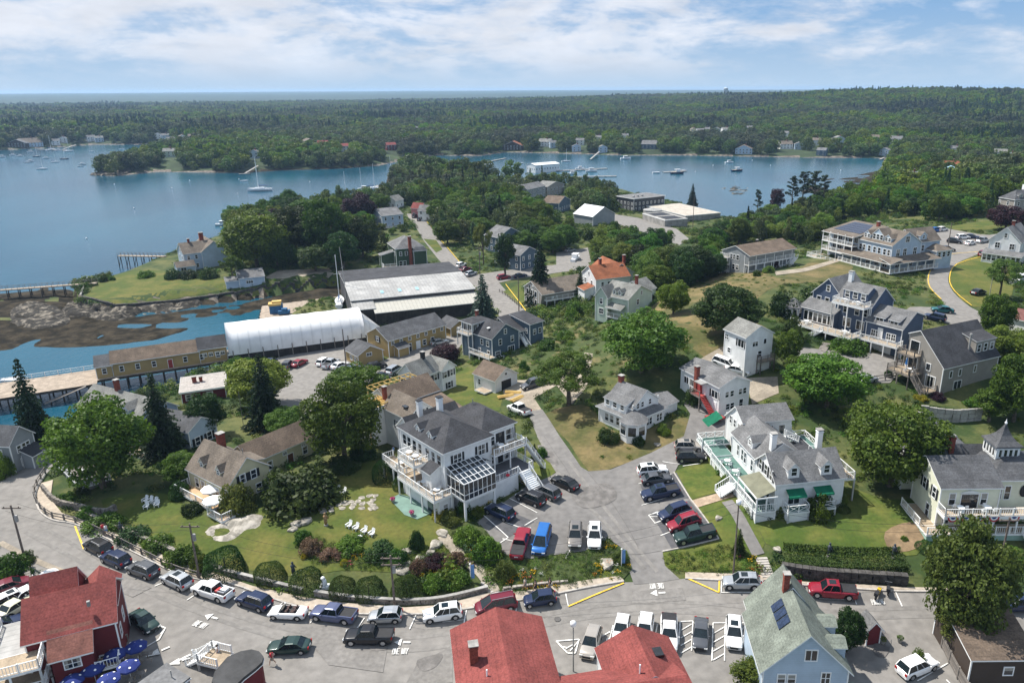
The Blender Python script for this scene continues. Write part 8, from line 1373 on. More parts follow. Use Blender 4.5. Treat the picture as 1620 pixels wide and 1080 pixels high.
# ---- poles, lamps, wires
M_POLE = mat('utility_pole_wood', (.16, .13, .11), .9, .2, 3); M_WIRE = mat('black_wire', (.02, .02, .02), .6)
def pole(base, toppx, label, arms=1, name='utility_pole', r=.16, cat='pole', m=None, lamp=None):
 p = P(*base); D_ = math.hypot(p[0], p[1]); r_ = ray(*toppx); h = CAMZ+D_*r_[2]/math.hypot(r_[0], r_[1])-p[2]; root = empty(name, tuple(p), 0, label, cat); MB().tube((0,0,-.8), (0,0,h), r, r*.65, 8).build('pole', m or M_POLE, root)
 for k in range(arms): MB().box(-1.2,-.06,h-.5-k*.9,1.2,.06,h-.36-k*.9).box(-1.0,-.05,h-.36-k*.9,-.92,.05,h-.2-k*.9).box(.92,-.05,h-.36-k*.9,1.0,.05,h-.2-k*.9).build('crossarm', m or M_POLE, root)
 if lamp == 'globe': MB().lathe([(.12,h),(.32,h+.1),(.34,h+.5),(.1,h+.7)], 12).build('lamp_head', M_TRIM, root, True)
 if lamp == 'arm': MB().tube((0,0,h-.2),(1.6,0,h+.1),.04).box(1.4,-.12,h,2.0,.12,h+.14).build('lamp_arm', M_METALR, root)
 if lamp == 'box': MB().tube((.28,0,h-2.4),(.28,0,h-1.5),.22,.22,10).build('transformer', M_METALR, root)
 return (p[0], p[1], p[2]+h)
t1 = pole((42,893),(12,800), 'tall utility pole at the left edge of the street', 1, lamp='box'); t2 = pole((316,916),(300,828), 'utility pole at the end of the rail fence', 1, lamp='box'); t3 = pole((625,962),(617,878), 'utility pole with twin crossarms behind the pavement at the middle of the view', 2, lamp='box'); t4 = pole((1578,912),(1597,818), 'utility pole before the victorian porch', 1)
t5 = pole((1160,908),(1163,797), 'tall street lamp with white globe head by the concrete steps', 0, 'street_lamp', .13, 'lamp', lamp='globe'); pole((385,672),(371,620), 'thin flagpole behind the cape house', 0, 'flagpole', .06, 'pole', M_METALR); pole((907,1062),(897,990), 'white lamp post between the red roofs', 0, 'street_lamp', .09, 'lamp', M_METALR, 'globe')
t6 = pole((762,498),(760,390), 'utility pole behind the blue-grey spruce', 1, lamp='box'); pole((821,494),(820,438), 'utility pole by the triangular green', 0); pole((1565,470),(1580,424), 'street light at the curve of the hill road', 0, 'street_lamp', .09, 'lamp', M_METALR, 'arm'); pole((1498,402),(1503,352), 'utility pole at the hill road fork', 0); pole((548,582),(546,520), 'utility pole beside the small ochre shed', 0)
pole((1096,360),(1110,312), 'utility pole beside the cove', 0); pole((404,672),(402,640), 'low lamp post in the waterfront car park', 0, 'street_lamp', .06, 'lamp', lamp='arm'); t7 = pole((1700,905),(1730,800), 'utility pole right of the view', 1)
def wire(a, b_, sag, label, off=0):
 a, b_ = np.array(a)-[0,0,.3], np.array(b_)-[0,0,.3]; d = (b_-a)[:2]; n = np.array([-d[1], d[0], 0])/np.linalg.norm(d)*off; mb = MB(); k = 14; pt = [a+(b_-a)*t-np.array([0,0,4*sag*t*(1-t)])+n for t in np.linspace(0, 1, k+1)]
 for i in range(k): mb.tube(pt[i], pt[i+1], .018, n=4, cap=False)
 tag(mb.build('overhead_wire', M_WIRE), label, 'wire', 'overhead wires')
for a, b_, s, l in [(t1,t2,1.5,'left pole and fence-end pole'),(t2,t3,1.6,'fence-end pole and twin-armed pole'),(t3,t5,2.2,'twin-armed pole and globe lamp'),(t5,t4,2,'globe lamp and porch pole')]:
 for k, o_ in enumerate((-.9, .9)): wire(a, b_, s, f"{'upper' if k else 'lower'} overhead wire between the {l}", o_)
# ---- banners, statues, small street things
M_BLUEB = mat('blue_banner', (.12,.25,.5), .7); M_CARV = mat('carved_wood', (.32,.2,.1), .8, .2, 3); M_BRZ = mat('dark_bronze', (.05,.06,.07), .5, .2, 2)
def banner(x, y, label, m=M_BLUEB, h=2.6): p = P(x, y); r_ = empty('banner_post', tuple(p), .2, label, 'banner'); MB().tube((0,0,-.2),(0,0,h),.05).lathe([(.05,h),(.14,h+.08),(.02,h+.2)],8).build('post', M_TRIM, r_); MB().box(.06,-.02,.5,.5,.02,h-.1).build('flag', m, r_)
banner(745,920,'blue banner on a white post left of the garden steps'); banner(983,896,'tall blue banner on a white post at the drive mouth'); banner(308,1047,'white sign post beside the bar steps', M_TRIM, 1.6)
def statue(x, y, kind, label):
 p = P(x, y); r_ = empty('statue', tuple(p), 0, label, 'statue')
 if kind == 'lion': m = M_TRIM; MB().box(-.55,-.4,0,.55,.4,.35).build('plinth', m, r_); MB().lathe([(.32,.35),(.36,.6),(.28,1.0),(.22,1.2)],10).lathe([(.1,1.1),(.27,1.25),(.28,1.45),(.12,1.62)],10,(-.12,0)).tube((-.25,.15,.35),(-.2,.12,.95),.09).tube((-.25,-.15,.35),(-.2,-.12,.95),.09).build('figure', m, r_, True)
 else:
  m = M_CARV if kind == 'wood' else M_BRZ; MB().lathe([(.3,0),(.3,.2),(.2,.22)],8).build('plinth', M_CONCW, r_); MB().lathe([(.2,.2),(.26,.8),(.2,1.2),(.3,1.5),(.1,1.75)],10).lathe([(.05,1.7),(.16,1.85),(.14,2.0),(.03,2.1)],8).tube((0,.2,1.45),(.3,.35,1.0),.07).tube((0,-.2,1.45),(.25,-.35,1.1),.07).build('figure', m, r_, True)
statue(514,929,'lion','white seated lion statue between clipped dome shrubs'); statue(516,831,'wood','carved wooden figure standing on the lawn'); statue(465,910,'bronze','dark metal sculpture beside the clipped domes'); statue(1311,880,'bronze','small grey figure on the lawn above the hedge'); statue(1413,882,'bronze','grey figure near the bare patch of lawn'); statue(193,845,'bronze','dark sculpture in the shade by the shrub bank')
p = P(79,915); MB().lathe([(1.1,0),(1.1,.8),(.75,.82),(.7,.4),(.05,.38)], 18).build('well_ring', M_TRIM, tag(empty('well_ring_base', tuple(p)), 'round white concrete ring on the verge above the restaurant', 'planter'))
def chair(x, y, rz, label, grp, cw=None):
 p = P(x, y); r_ = empty('lawn_chair', tuple(p+np.array([0,0,.06])), rz, label, 'chair', grp); r_.scale = (.86,)*3
 for nm, me in ADI: link(nm, me, r_)
mA = MB(); mA.add([(-.3,-.35,.38),(.3,-.35,.38),(.3,.3,.28),(-.3,.3,.28),(-.3,-.35,.34),(.3,-.35,.34),(.3,.3,.24),(-.3,.3,.24)], [(0,1,2,3),(7,6,5,4),(0,4,5,1),(1,5,6,2),(2,6,7,3),(3,7,4,0)])
mBk = MB()
for k in range(5): x = -.24+k*.12; mBk.bar((x, .28, .26), (x*1.15, .62, 1.1-.05*abs(k-2)), .1, .03)
ADI = [('seat', mA.mesh('seat', M_TRIM)), ('backrest', mBk.mesh('backrest', M_TRIM)), ('armrest', MB().box(-.42,-.42,.55,-.27,.42,.59).mesh('armrest', M_TRIM)), ('armrest', MB().box(.27,-.42,.55,.42,.42,.59).mesh('armrest', M_TRIM)), ('leg', MB().box(-.38,-.4,0,-.3,-.28,.55).mesh('leg', M_TRIM)), ('leg', MB().box(.3,-.4,0,.38,-.28,.55).mesh('leg', M_TRIM)), ('leg', MB().bar((-.33,.5,0),(-.33,-.3,.35),.08,.04).mesh('leg', M_TRIM)), ('leg', MB().bar((.33,.5,0),(.33,-.3,.35),.08,.04).mesh('leg', M_TRIM))]
for i, (x, y) in enumerate([(552,834),(563,838),(576,843),(588,847)]): chair(x, y, -.5, 'white slatted chair, %s in the row of four on the sunny lawn' % ('first from the left','second','third','last, nearest the yew')[i], 'chairs in a row on the sunny lawn')
for i, (x, y) in enumerate([(533,777),(543,781)]): chair(x, y, -.7, 'white slatted chair, %s of the pair above the stone arcs' % ('left','right')[i], 'pair of chairs above the stone arcs')
for i, (x, y) in enumerate([(230,794),(238,795),(246,797),(232,804),(249,801)]): chair(x, y, -.3+i*.1, 'white chair in maple shade, %s of the shaded group' % ('back left','back middle','back right','front left','front right')[i], 'chairs in the maple shade')
p = P(569,851); t_ = empty('low_table', tuple(p), .3, 'small white table before the row of four lawn chairs', 'table'); MB().box(-.4,-.3,.4,.4,.3,.46).build('top', M_TRIM, t_)
for x in (-.33,.33):
 for y in (-.24,.24): MB().box(x-.04,y-.04,0,x+.04,y+.04,.4).build('leg', M_TRIM, t_)
p = P(1128,713); t_ = empty('picnic_table', tuple(p+np.array([0,0,.1])), .1, 'red picnic table beside the awning inn deck', 'table'); t_.scale = (1.1,)*3; MB().box(-.9,-.4,.7,.9,.4,.76).build('top', M_REDP, t_); MB().box(-.9,-.85,.42,.9,-.6,.47).build('bench', M_REDP, t_); MB().box(-.9,.6,.42,.9,.85,.47).build('bench', M_REDP, t_); MB().bar((-.6,-.8,0),(-.6,.2,.7),.08).bar((-.6,.8,0),(-.6,-.2,.7),.08).bar((.6,-.8,0),(.6,.2,.7),.08).bar((.6,.8,0),(.6,-.2,.7),.08).build('frame', M_REDP, t_)
for i, (x, y) in enumerate([(622,795),(652,816),(1396,1018),(1423,1016)]):
 p = P(x, y); o = empty('flower_pot', tuple(p+np.array([0,0,.12])), 0, ('magenta flower pot at the left corner of the green patio','magenta flower pot at the near corner of the green patio','round stone planter beside the red hut','round stone planter at the parking entrance')[i], 'flower pot', 'flower pots'); MB().lathe([(.2,0),(.32,.45),(.28,.45)],12).build('pot', M_CONCW, o); Q = leaves(np.array([[0,0,.6]]), np.array([.38]), 140, .13, np.random.default_rng(i)); link('plant', to_mesh('plant', Q, mat('magenta_petals', (.5,.02,.16), .8, .3, 4) if i < 2 else LM['olive']), o)
# parasols
M_PAR = mat('blue_parasol', (.02,.035,.17), .8, .12, 1.5); M_PARR = mat('red_canvas', (.5,.02,.05), .8); M_CANV = mat('white_canvas', (.8,.8,.8), .8)
def parasol(pt, label, m, R_=1.15, h=2.5, logo=True, grp='blue parasols on the restaurant terrace', table=True):
 r_ = empty('parasol', tuple(pt), random.uniform(0, 1), label, 'parasol', grp); MB().tube((0,0,0),(0,0,h),.035).build('pole', M_TRIM, r_); MB().lathe([(.35,0),(.35,.08),(.05,.1)],10).build('base', M_CONCW, r_)
 c = MB(); n = 8; z0 = h-.55; rim = [(R_*math.cos(2*math.pi*i/n), R_*math.sin(2*math.pi*i/n), z0) for i in range(n)]; md = [(x*.5, y*.5, h-.2) for x, y, z in rim]; c.add(rim+md+[(0,0,h)]+[(x,y,z-.2) for x,y,z in rim], [(i,(i+1)%n,n+(i+1)%n,n+i) for i in range(n)]+[(n+i,n+(i+1)%n,2*n) for i in range(n)]+[(2*n+1+i,2*n+1+(i+1)%n,(i+1)%n,i) for i in range(n)]); c.build('canopy', m, r_)
 if logo:
  for i in range(0, n, 2):
   a = 2*math.pi*(i+.5)/n; lg = MB().lathe([(.02,.02),(.12,.018),(.12,0)],12); o = lg.build('round_emblem', M_TRIM, r_); rr = R_*.92*.72; o.location = (rr*math.cos(a), rr*math.sin(a), z0+.24); o.rotation_euler = (0, math.atan2(.55, R_), a)
p0 = P(185,1062); DK = 1.0
pp = [P(x, y)[:2] for x, y in [(228,1035),(205,1120),(60,1170),(40,1110),(150,1062),(205,1022)]]; zt_ = 4.1
te = empty('restaurant_terrace', (*p0[:2], zt_), 0, 'timber terrace with blue parasols below the red restaurant', 'terrace'); MB().prism([tuple(q-p0[:2]) for q in pp], .5, .8).build('deck_floor', M_WOODG, te); mb = MB()
for i in range(len(pp)-1): a, b_ = pp[i]-p0[:2], pp[i+1]-p0[:2]; mb.bar((*a,1.75),(*b_,1.75),.1); n = int(np.linalg.norm(b_-a)/1.4); [mb.box(*(a+(b_-a)*k/n-.05),.8,*(a+(b_-a)*k/n+.05),1.8) for k in range(n+1)]
mb.build('railing', M_WOODG, te)
for i, (x, y, l) in enumerate([(215,1022,'nearest the street'),(182,1034,'second from the street'),(203,1053,'beside the flat grey roof'),(147,1057,'by the dark red wall'),(172,1074,'in the middle at the bottom edge'),(114,1076,'furthest left at the bottom edge')]):
 q = pz(x, y, zt_+2.6); q[2] = zt_+.8; parasol(q, 'blue parasol with round white emblems, '+l, M_PAR, h=2.4)
 t_ = empty('cafe_table', tuple(q+np.array([.9,.2,0])), .3, 'terrace table under the blue parasol '+l, 'table', 'terrace tables'); MB().box(-.6,-.35,.7,.6,.35,.76).build('top', M_WOODG, t_); MB().box(-.05,-.05,0,.05,.05,.7).build('leg', M_WOODG, t_); MB().box(-.6,-.8,.4,.6,-.55,.46).box(-.5,-.75,0,-.44,-.6,.4).box(.44,-.75,0,.5,-.6,.4).build('bench', M_WOODG, t_)
for x, y, l in [(334,772,'white parasol on the upper sun deck'),(337,790,'white parasol on the lower sun deck')]: q = pz(x, y, CAPE.g+1.9); q[2] = CAPE.g; parasol(q, l, M_CANV, 1.5, 2.4, False, 'white parasols')
# bar steps with white rails
rr_ = House('bar_stairs', 'white railed timber stairs beside the oval bar', 'stairs', (312,1050), (345,1058), None, h=1.0, D=3, zg=3.9); rr_.deck(0, 0, rr_.W, 2.4, 1.2, 'SWN'); rr_.stairs(-1.8, .2, 0, 1.8, 0, 1.2, 'E'); rr_.box('box', -.8, 2.6, 0, 0, 3.4, 1.2, M_TRIM)
# cafe terrace under the maple
rr_ = House('cafe_terrace', 'cafe terrace with white railings and tables under the maple', 'terrace', (128,772), (176,756), (92,738), h=.9, wall=S_LBLUE); rr_.deck(0, 0, rr_.W, rr_.D, .9, 'SWN', m=M_WOODG, skirt=M_WOODG); furniture(rr_, [(1.5,1.5),(4,2.5),(2,5),(5,5.5)], .9)
# ---- wharf, piers, floats
M_PILE = mat('wet_piling', (.06,.05,.042), .85, .3, 2); M_PLANK = mat('wharf_planks', (.33,.27,.21), .9, .18, .7, fine=4)
def pier(pa, pb, z, w, label, name='pier', st=3.2, rail=True, legs=2, m=None, group=None):
 A, B = pz(*pa, z)[:2], pz(*pb, z)[:2]; d = B-A; L_ = np.linalg.norm(d); root = empty(name, (*A, 0), math.atan2(d[1], d[0]), label, 'pier', group); MB().box(0,-w/2,z-.3,L_,w/2,z).build('deck', m or M_PLANK, root); n = max(1, round(L_/st)); pm = MB().tube((0,0,-4),(0,0,z-.25),.16,.14,6).mesh('piling', M_PILE)
 for i in range(n+1):
  for s in np.linspace(-1, 1, legs): link('piling', pm, root, (L_*i/n, s*w*.45, 0))
  if z > 2: MB().bar((L_*i/n,-w*.45,.4),(L_*i/n,w*.45,z-.5),.12).build('brace', M_PILE, root)
 if rail:
  mb = MB()
  for s in (-1, 1):
   mb.bar((0,s*w/2,z+1),(L_,s*w/2,z+1),.07)
   for i in range(n*2+1): mb.box(L_*i/n/2-.05,s*w/2-.05,z,L_*i/n/2+.05,s*w/2+.05,z+1.05)
  mb.build('railing', M_WOODG, root)
 return root
pier((-160,470),(153,447),4.0,1.8,'long trestle pier from the shore lawn tip to the left edge'); pier((188,404),(262,405),4.6,1.8,'short high pier left of the point house')
b = PIERB; W = b.W; wl = empty('wharf', (b.a[0], b.a[1], b.g), b.ang, 'timber wharf on dark pilings carrying the ochre building', 'wharf'); MB().box(-34,-3.5,-.35,.0,7.5,-.05).box(0,-1.2,-.35,W+1,7.5,-.05).build('deck', M_PLANK, wl); MB().box(-34,-3.6,-.5,0,-3.5,.05).box(0,-1.3,-.5,W+1,-1.2,.05).build('fascia', M_PILE, wl); pm = MB().tube((0,0,-7),(0,0,-.35),.17,.15,6).mesh('piling', M_PILE)
for i in range(26):
 x = -33.5+i*2.45
 for y in ((-3.2, 2) if x < 0 else (-1.0, 3)): link('piling', pm, wl, (x, y, 0))
mb = MB()
for i in range(14): mb.box(-33+i*2.5-.05,7.3,0,-33+i*2.5+.05,7.4,1.05)
mb.bar((-33,7.35,1.0),(-.5,7.35,1.0),.07).bar((-33,7.35,.5),(-.5,7.35,.5),.05); mb.build('railing', M_TRIM, wl); MB().bar((-10,-4.2,-2.4),(-2,-3.8,.0),1.3,.12).build('gangway', M_WOODG, wl)
pier((-60,622),(72,604),.5,2.6,'pale float dock below the wharf at the left edge','float_dock',6,False,2,M_CONCW)
for a, b_, w, l in [((500,330),(600,293),3,'long marina float lined with sailboats'),((395,274),(378,275),2,'small float off the island shore'),((640,262),(705,258),2,'float at the narrows right of the island'),((880,270),(960,266),3,'upper marina float in the cove'),((870,280),(975,278),3,'lower marina float in the cove'),((1050,272),(1085,270),3,'work float in the middle of the cove'),((760,258),(800,250),2,'slanting float before the rust roofed building'),((1270,240),(1370,243),3,'long pile pier on the cove shore'),((1392,252),(1405,246),2,'float at the cove head'),((60,236),(115,238),3,'far left float under the ramp')]: pier(a, b_, .7 if 'pile' not in l else 2.6, w, l, 'float_dock', 9, False, 2, M_CONCW)
for a, b_, l in [((408,262),(388,274),'white gangway from the island to its float'),((948,240),(934,252),'gangway right of the blue waterside house'),((120,229),(100,236),'broad ramp on the far left shore')]:
 A, B = pz(*a, 4), pz(*b_, .8); o = MB().bar(tuple(np.zeros(3)), tuple(B-A), 1.6, .2).build('gangway', M_CONCW, None, loc=tuple(A)); tag(o, l, 'gangway')
# boats
M_HULL = mat('white_gelcoat', (.78,.79,.8), .3, .03, 1, spec=.5); M_HULLB = mat('navy_hull', (.02,.04,.10), .3); M_DECKB = mat('boat_deck', (.5,.44,.34), .7); M_SAIL = mat('blue_sail_cover', (.05,.10,.25), .8)
BC = {}
def hull(L_, B_, hh, m):
 mb = MB(); n = 10; rows = []
 for i in range(n+1):
  t = i/n; x = L_*(t-.45); w = B_/2*(math.sin(math.pi*min(1, .22+.78*(1-t)))**.7 if t > .0 else .75)*(1-t**4*.9); zt = hh*(1+.25*t*t); rows.append([(x, -w, zt), (x, -w*.85, hh*.3), (x, -w*.2, -.3), (x, w*.2, -.3), (x, w*.85, hh*.3), (x, w, zt)])
 vs = [p for r_ in rows for p in r_]; fs = [(i*6+j, (i+1)*6+j, (i+1)*6+j+1, i*6+j+1) for i in range(n) for j in range(5)]+[(0,1,2,3,4,5)]; mb.add(vs, fs, 0); mb.add([(r_[0][0], r_[0][1]*.97, r_[0][2]-.04) for r_ in rows]+[(r_[5][0], r_[5][1]*.97, r_[5][2]-.04) for r_ in rows][::-1], [tuple(range(2*n+2))], 1); return mb.mesh('hull', [m, M_DECKB if m is not M_HULL else M_HULL])
def boat_parts(kind):
 if kind in BC: return BC[kind]
 P_ = []
 if kind[:4] == 'sail':
  m = M_HULLB if kind == 'sail2' else M_HULL; P_.append(('hull', hull(11, 3.2, 1.1, m))); P_.append(('cabin', MB().prism([(-1.5,-.9),(2.6,-.55),(2.6,.55),(-1.5,.9)], 1.1, 1.6).mesh('cabin', M_HULL))); P_.append(('mast', MB().tube((1,0,1),(1,0,15.5),.17,.11,6).tube((1,0,9.5),(1.0,1.2,9.4),.04).tube((1,0,9.5),(1,-1.2,9.4),.04).mesh('mast', M_TRIM))); P_.append(('boom', MB().tube((.9,0,2.4),(-3.8,0,2.3),.07).mesh('boom', M_METALR))); P_.append(('sail_cover', MB().tube((.7,0,2.6),(-3.6,0,2.45),.2,.12,8).mesh('sail_cover', M_SAIL)))
  rg_ = MB(); rg_.tube((1,0,14.8),(6,0,1.3),.02,n=3).tube((1,0,14.8),(-4.9,0,1.1),.02,n=3); P_.append(('rigging', rg_.mesh('rigging', M_WIRE)))
 elif kind == 'motor': P_.append(('hull', hull(8, 2.8, 1.1, M_HULL))); P_.append(('cabin', MB().prism([(-1.2,-1),(1.6,-.8),(1.6,.8),(-1.2,1)], 1.1, 2.4).mesh('cabin', M_HULL))); P_.append(('window', MB().prism([(-1.1,-1.02),(1.63,-.82),(1.63,.82),(-1.1,1.02)], 1.7, 2.15).mesh('window', M_CARG))); P_.append(('roof', MB().box(-1.5,-1.1,2.4,1.9,1.1,2.5).mesh('roof', M_HULL)))
 elif kind == 'lobster': P_.append(('hull', hull(10, 3.4, 1.3, M_HULLB))); P_.append(('wheelhouse', MB().box(0,-1.1,1.3,2.4,1.1,3.1).mesh('wheelhouse', M_HULL))); P_.append(('roof', MB().box(-1.4,-1.3,3.1,2.7,1.3,3.2).mesh('roof', M_HULL))); P_.append(('mast', MB().tube((.2,0,3.1),(.2,0,5.5),.05).mesh('mast', M_METALR)))
 else: P_.append(('hull', hull(3.6, 1.5, .5, M_HULL))); P_.append(('thwart', MB().box(-.3,-.6,.35,0,.6,.4).mesh('thwart', M_DECKB)))
 BC[kind] = P_; return P_
NB = {'sail': 'sailboat', 'sail2': 'sailboat', 'motor': 'motorboat', 'lobster': 'lobster_boat', 'dinghy': 'dinghy'}
def boat(kind, x, y, rz, s, label, z=0, grp='boats in the harbour'):
 p = pz(x, y, z) if z <= .5 else P(x, y); o = empty(NB[kind], (p[0], p[1], p[2] if z > .5 else 0), rz, label, 'boat', grp); o.scale = (s,)*3
 for nm, me in boat_parts(kind): link(nm, me, o)
 return o
boat('sail', 413, 302, 3.3, 1.45, 'large white sailboat moored off the island float')
BL = [('sail',66,268,.3,.8,'white sailboat nearest in the left harbour'),('motor',130,261,.2,.8,'motorboat right of the left harbour fleet'),('dinghy',127,264,.1,1.4,'dinghy below the motorboat of the left fleet'),('motor',3,249,.1,.9,'motorboat at the left edge'),('motor',20,246,.2,.8,'motorboat second from the left edge'),('motor',32,248,.3,.8,'motorboat third from the left edge'),('motor',48,256,.2,.8,'pair leader motorboat in the left fleet'),('dinghy',43,258,.4,1.5,'dinghy beside the left fleet pair'),('sail2',58,248,.2,.7,'dark hulled sloop in the left fleet'),('sail',87,257,.1,.7,'slim white sloop in the left fleet'),('motor',73,251,.4,.8,'motorboat amid the left fleet'),('sail2',101,252,.3,.7,'dark hulled sloop right in the left fleet'),('sail',80,238,1.2,1.1,'white sailboat at the far left float'),('sail',108,240,1.0,1.0,'white sailboat beside the far ramp'),('motor',92,239,.2,.9,'motorboat tied at the far left float'),('motor',48,241,.1,.9,'white launch by the far left pavilion'),('dinghy',145,240,.3,1.6,'dinghy right of the far ramp'),('dinghy',174,245,.3,1.6,'upper dinghy in the far bay'),('dinghy',178,254,.2,1.6,'lower dinghy in the far bay'),('dinghy',192,236,.3,1.5,'tiny boat deep in the far bay'),('dinghy',386,287,.2,1.6,'dinghy left of the large white sailboat'),('motor',353,357,.1,1.0,'small white motorboat off the copper beeches'),
 ('sail',618,276,1.4,.9,'sailboat in the channel right of the marina float'),('sail',590,300,.5,1.1,'sailboat at the outer end of the marina float'),('sail2',570,308,.5,1.1,'dark sailboat mid marina float'),('sail',545,316,.5,1.1,'white sailboat on the long marina float'),('motor',575,300,.5,1.0,'motorboat on the long marina float'),('motor',522,322,.5,1.2,'launch at the inner marina float'),('motor',770,262,.4,1.0,'white skiff before the rust roofed building'),('dinghy',770,269,.3,1.8,'grey dinghy below the slanting float'),('dinghy',823,259,.3,1.5,'dinghy left of the marina building'),('motor',935,272,.1,1.2,'white cabin cruiser at the cove float'),('motor',917,268,.2,1.0,'cabin boat second at the cove float'),('motor',905,276,.2,1.0,'cabin boat behind the marina trees'),('motor',989,252,.2,1.3,'white cruiser near the far cove shore'),('lobster',1070,275,.2,1.1,'lobster boat beside the work float'),('dinghy',1038,274,.2,1.8,'barge at the work float'),('lobster',1165,271,.3,1.0,'wooden workboat in the cove'),('motor',1153,258,.2,1.0,'white runabout in the upper cove'),('dinghy',1080,270,.2,1.5,'tender right of the lobster boat'),('sail',895,256,.3,.8,'sloop on the far side of the marina'),('dinghy',22,604,.1,1.6,'rowing boat at the pale float dock')]
for a in BL: boat(*a)
boat('motor', 1612, 447, .4, .9, 'white boat on a trailer beneath the white victorian', z=1, grp='boats ashore'); boat('motor', 910, 412, 1.3, 1.0, 'white boat on a trailer in the tree-screened yard', z=1, grp='boats ashore'); boat('dinghy', 1480, 575, .4, 1.2, 'x', z=1).hide_render if False else None
for i, (x, y) in enumerate([(181,292),(212,330),(137,378),(300,286),(272,298),(376,307),(378,284),(490,288),(110,232),(1128,262),(1219,262),(1330,270),(1190,254),(1100,272)]):
 p = pz(x, y, 0); o = MB().lathe([(.05,-.1),(.4,.05),(.45,.3),(.2,.6),(.03,.65)], 10).build('mooring_buoy', M_HULL, None, True, loc=(p[0], p[1], 0)); tag(o, f"white mooring buoy, {['off the shore pier','mid harbour, alone','lowest in open harbour','off the island tree tip','below the island lawn','left of the big sailboat','above left of the big sailboat','near the marina float end','deep in the left bay','below the cove workboat','left of the cove shore houses','towards the cove head','before the square cove house','beside the work float'][i]}", 'buoy', 'mooring buoys')
# boatyard apron with crane float and rigged hull
pp = [pz(x, y, 2.6)[:2] for x, y in [(410,503),(414,484),(540,468),(560,490),(545,500),(425,512)]]; c_ = np.mean(pp, 0); ap = empty('boatyard_apron', (*c_, 0), 0, 'grey timber apron beside the white tent shed', 'wharf'); MB().prism([tuple(q-c_) for q in pp], 1.8, 2.6).build('deck', M_PLANK, ap)
for q in resample(pp[:3], 3): MB().tube((*(q-c_),-3),(*(q-c_),2.9),.2,.18,6).build('piling', M_PILE, ap)
p = pz(438,494,2.6); cr = empty('workshop_cabin', tuple(p), .3, 'blue cabin with orange roof boxes on the boatyard apron', 'cabin'); MB().box(-1.8,-1.5,0,1.8,1.5,2.4).build('body', mat('work_blue', (.03,.12,.25), .7), cr); MB().box(-2,-1.7,2.4,1.5,1.2,3.0).box(-1,-1,3,1.6,.8,3.5).build('roof_crate', M_NEWWOOD, cr); p = pz(450,497,2.6); MB().box(-1.6,-.8,.3,1.6,.8,1.2).box(-.6,-.7,1.2,.9,.7,1.8).build('loader_body', mat('work_blue', (.03,.12,.25), .7), tag(empty('yard_loader', tuple(p), .2), 'small blue loader beside the blue cabin', 'vehicle'))
p = pz(538,486,2.6); bh = boat('sail', 538, 486, 1.8, .95, 'wooden masted boat propped on the boatyard apron', grp='boats ashore'); bh.location = (p[0], p[1], 3.6); p = pz(551,492,2.6); mp_ = empty('shipyard_mast', tuple(p), 0, 'very tall bare mast rising beside the long boatyard shed', 'mast'); MB().tube((0,0,0),(-.8,.2,19),.16,.07,6).build('mast', M_METALR, mp_); MB().tube((-.6,-1.3,13),(-.6,1.3,13),.04).build('spreader', M_METALR, mp_)
# timber stacks
for i, (x, y, a) in enumerate([(800,628,.4),(818,632,.9),(812,622,-.2)]):
 p = P(x, y); o = empty('timber_stack', tuple(p+np.array([0,0,.1])), a, ('fresh timber stack nearest the garage','fresh timber stack beside the white pickup','small fresh timber stack above the others')[i], 'timber'); 
 for k in range(5): MB().box(-1.6,-.5+k*.2,.02+(k%2)*.02,1.6,-.34+k*.2,.2+(k % 3)*.1).build('board', M_NEWWOOD, o)
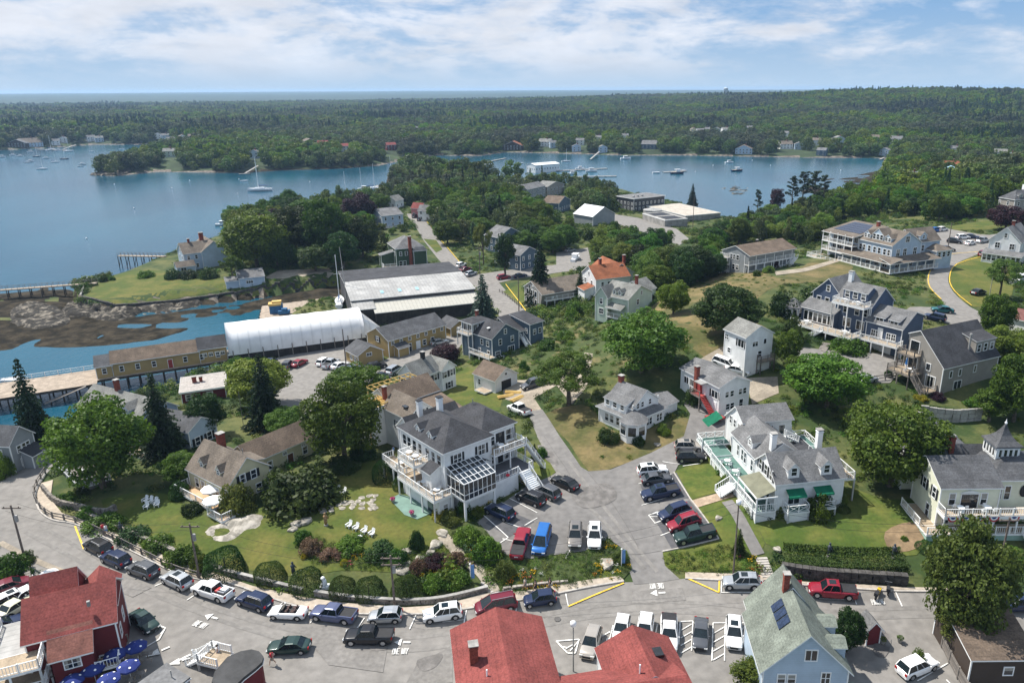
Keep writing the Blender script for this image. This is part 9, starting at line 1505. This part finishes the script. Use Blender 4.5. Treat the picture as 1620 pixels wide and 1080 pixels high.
# ---- people
def person(x, y, rz, label, top, legs, pose=0, pt=None):
 p = P(x, y) if pt is None else pt; root = empty('person', (p[0], p[1], p[2]+(.2 if pt is None else 0)), rz, label, 'person', 'people out walking')
 s = .22 if pose == 0 else .05; V = [(0,0,.95),(0,0,1.15),(0,0,1.42),(0,0,1.52),(0,0,1.68),(.1,0,.9),(.11,s,.5),(.11,s*1.5-.02,.06),(.11,s*1.5+.12,.03),(-.1,0,.9),(-.11,-s*.4,.5),(-.11,-s*1.4,.08),(-.11,-s*1.4+.13,.03),(.2,0,1.4),(.27,-.08,1.12),(.25,.1,.9),(-.2,0,1.4),(-.27,.06,1.12),(-.25,.18,.92)]; E = [(0,1),(1,2),(2,3),(3,4),(0,5),(5,6),(6,7),(7,8),(0,9),(9,10),(10,11),(11,12),(2,13),(13,14),(14,15),(2,16),(16,17),(17,18)]; RR = [.15,.14,.16,.065,.11,.1,.07,.05,.04,.1,.07,.05,.04,.065,.05,.035,.065,.05,.035]
 me = bpy.data.meshes.new('body'); me.from_pydata(V, E, []); o = link('body', me, root); sk = o.modifiers.new('skin', 'SKIN')
 for i, v in enumerate(me.skin_vertices[0].data): v.radius = (RR[i], RR[i]*.8); v.use_root = i == 0
 o.modifiers.new('sub', 'SUBSURF').levels = 1; me.materials.append(mat('skin', (.45,.28,.2), .7)); 
 MB().lathe([(.17,.88),(.19,1.05),(.21,1.36),(.17,1.47),(.08,1.5)], 10).build('shirt', top, root, True); MB().lathe([(.12,.5),(.2,.8),(.2,.98),(.17,1.0)], 10).build('shorts', legs, root, True); MB().lathe([(.11,1.66),(.125,1.74),(.1,1.82),(.03,1.84)], 10).build('hair', mat('dark_hair', (.04,.03,.02), .9), root, True); root.scale = (1.0, 1, 1)
SR = mat('shirt_red', (.5,.04,.06), .9); SB = mat('shirt_blue', (.1,.25,.5), .9); SG = mat('shirt_grey', (.3,.29,.26), .9); SK = mat('cloth_black', (.03,.03,.035), .9); SW = mat('shirt_white', (.7,.7,.7), .9)
for x, y, rz, l, a, c in [(831,935,1.6,'walker in grey shirt, left of the three behind the navy hatchback',SG,SG),(847,938,1.6,'walker in black, middle of the three behind the navy hatchback',SK,SK),(870,935,1.6,'walker in dark shirt, right of the three by the yellow flowers',SK,SG),(347,1043,2.0,'person in white shirt and blue shorts standing before the oval bar',SW,SB),(432,1052,2.5,'person in red shirt at the end of the oval bar',SR,SG),(165,846,.6,'walker in red behind the rail fence',SR,SK),(170,848,.6,'walker in pale shirt behind the rail fence',SW,SB),(623,722,1,'person in turquoise shirt below the stacked porches',SB,SG)]: person(x, y, rz, l, a, c)
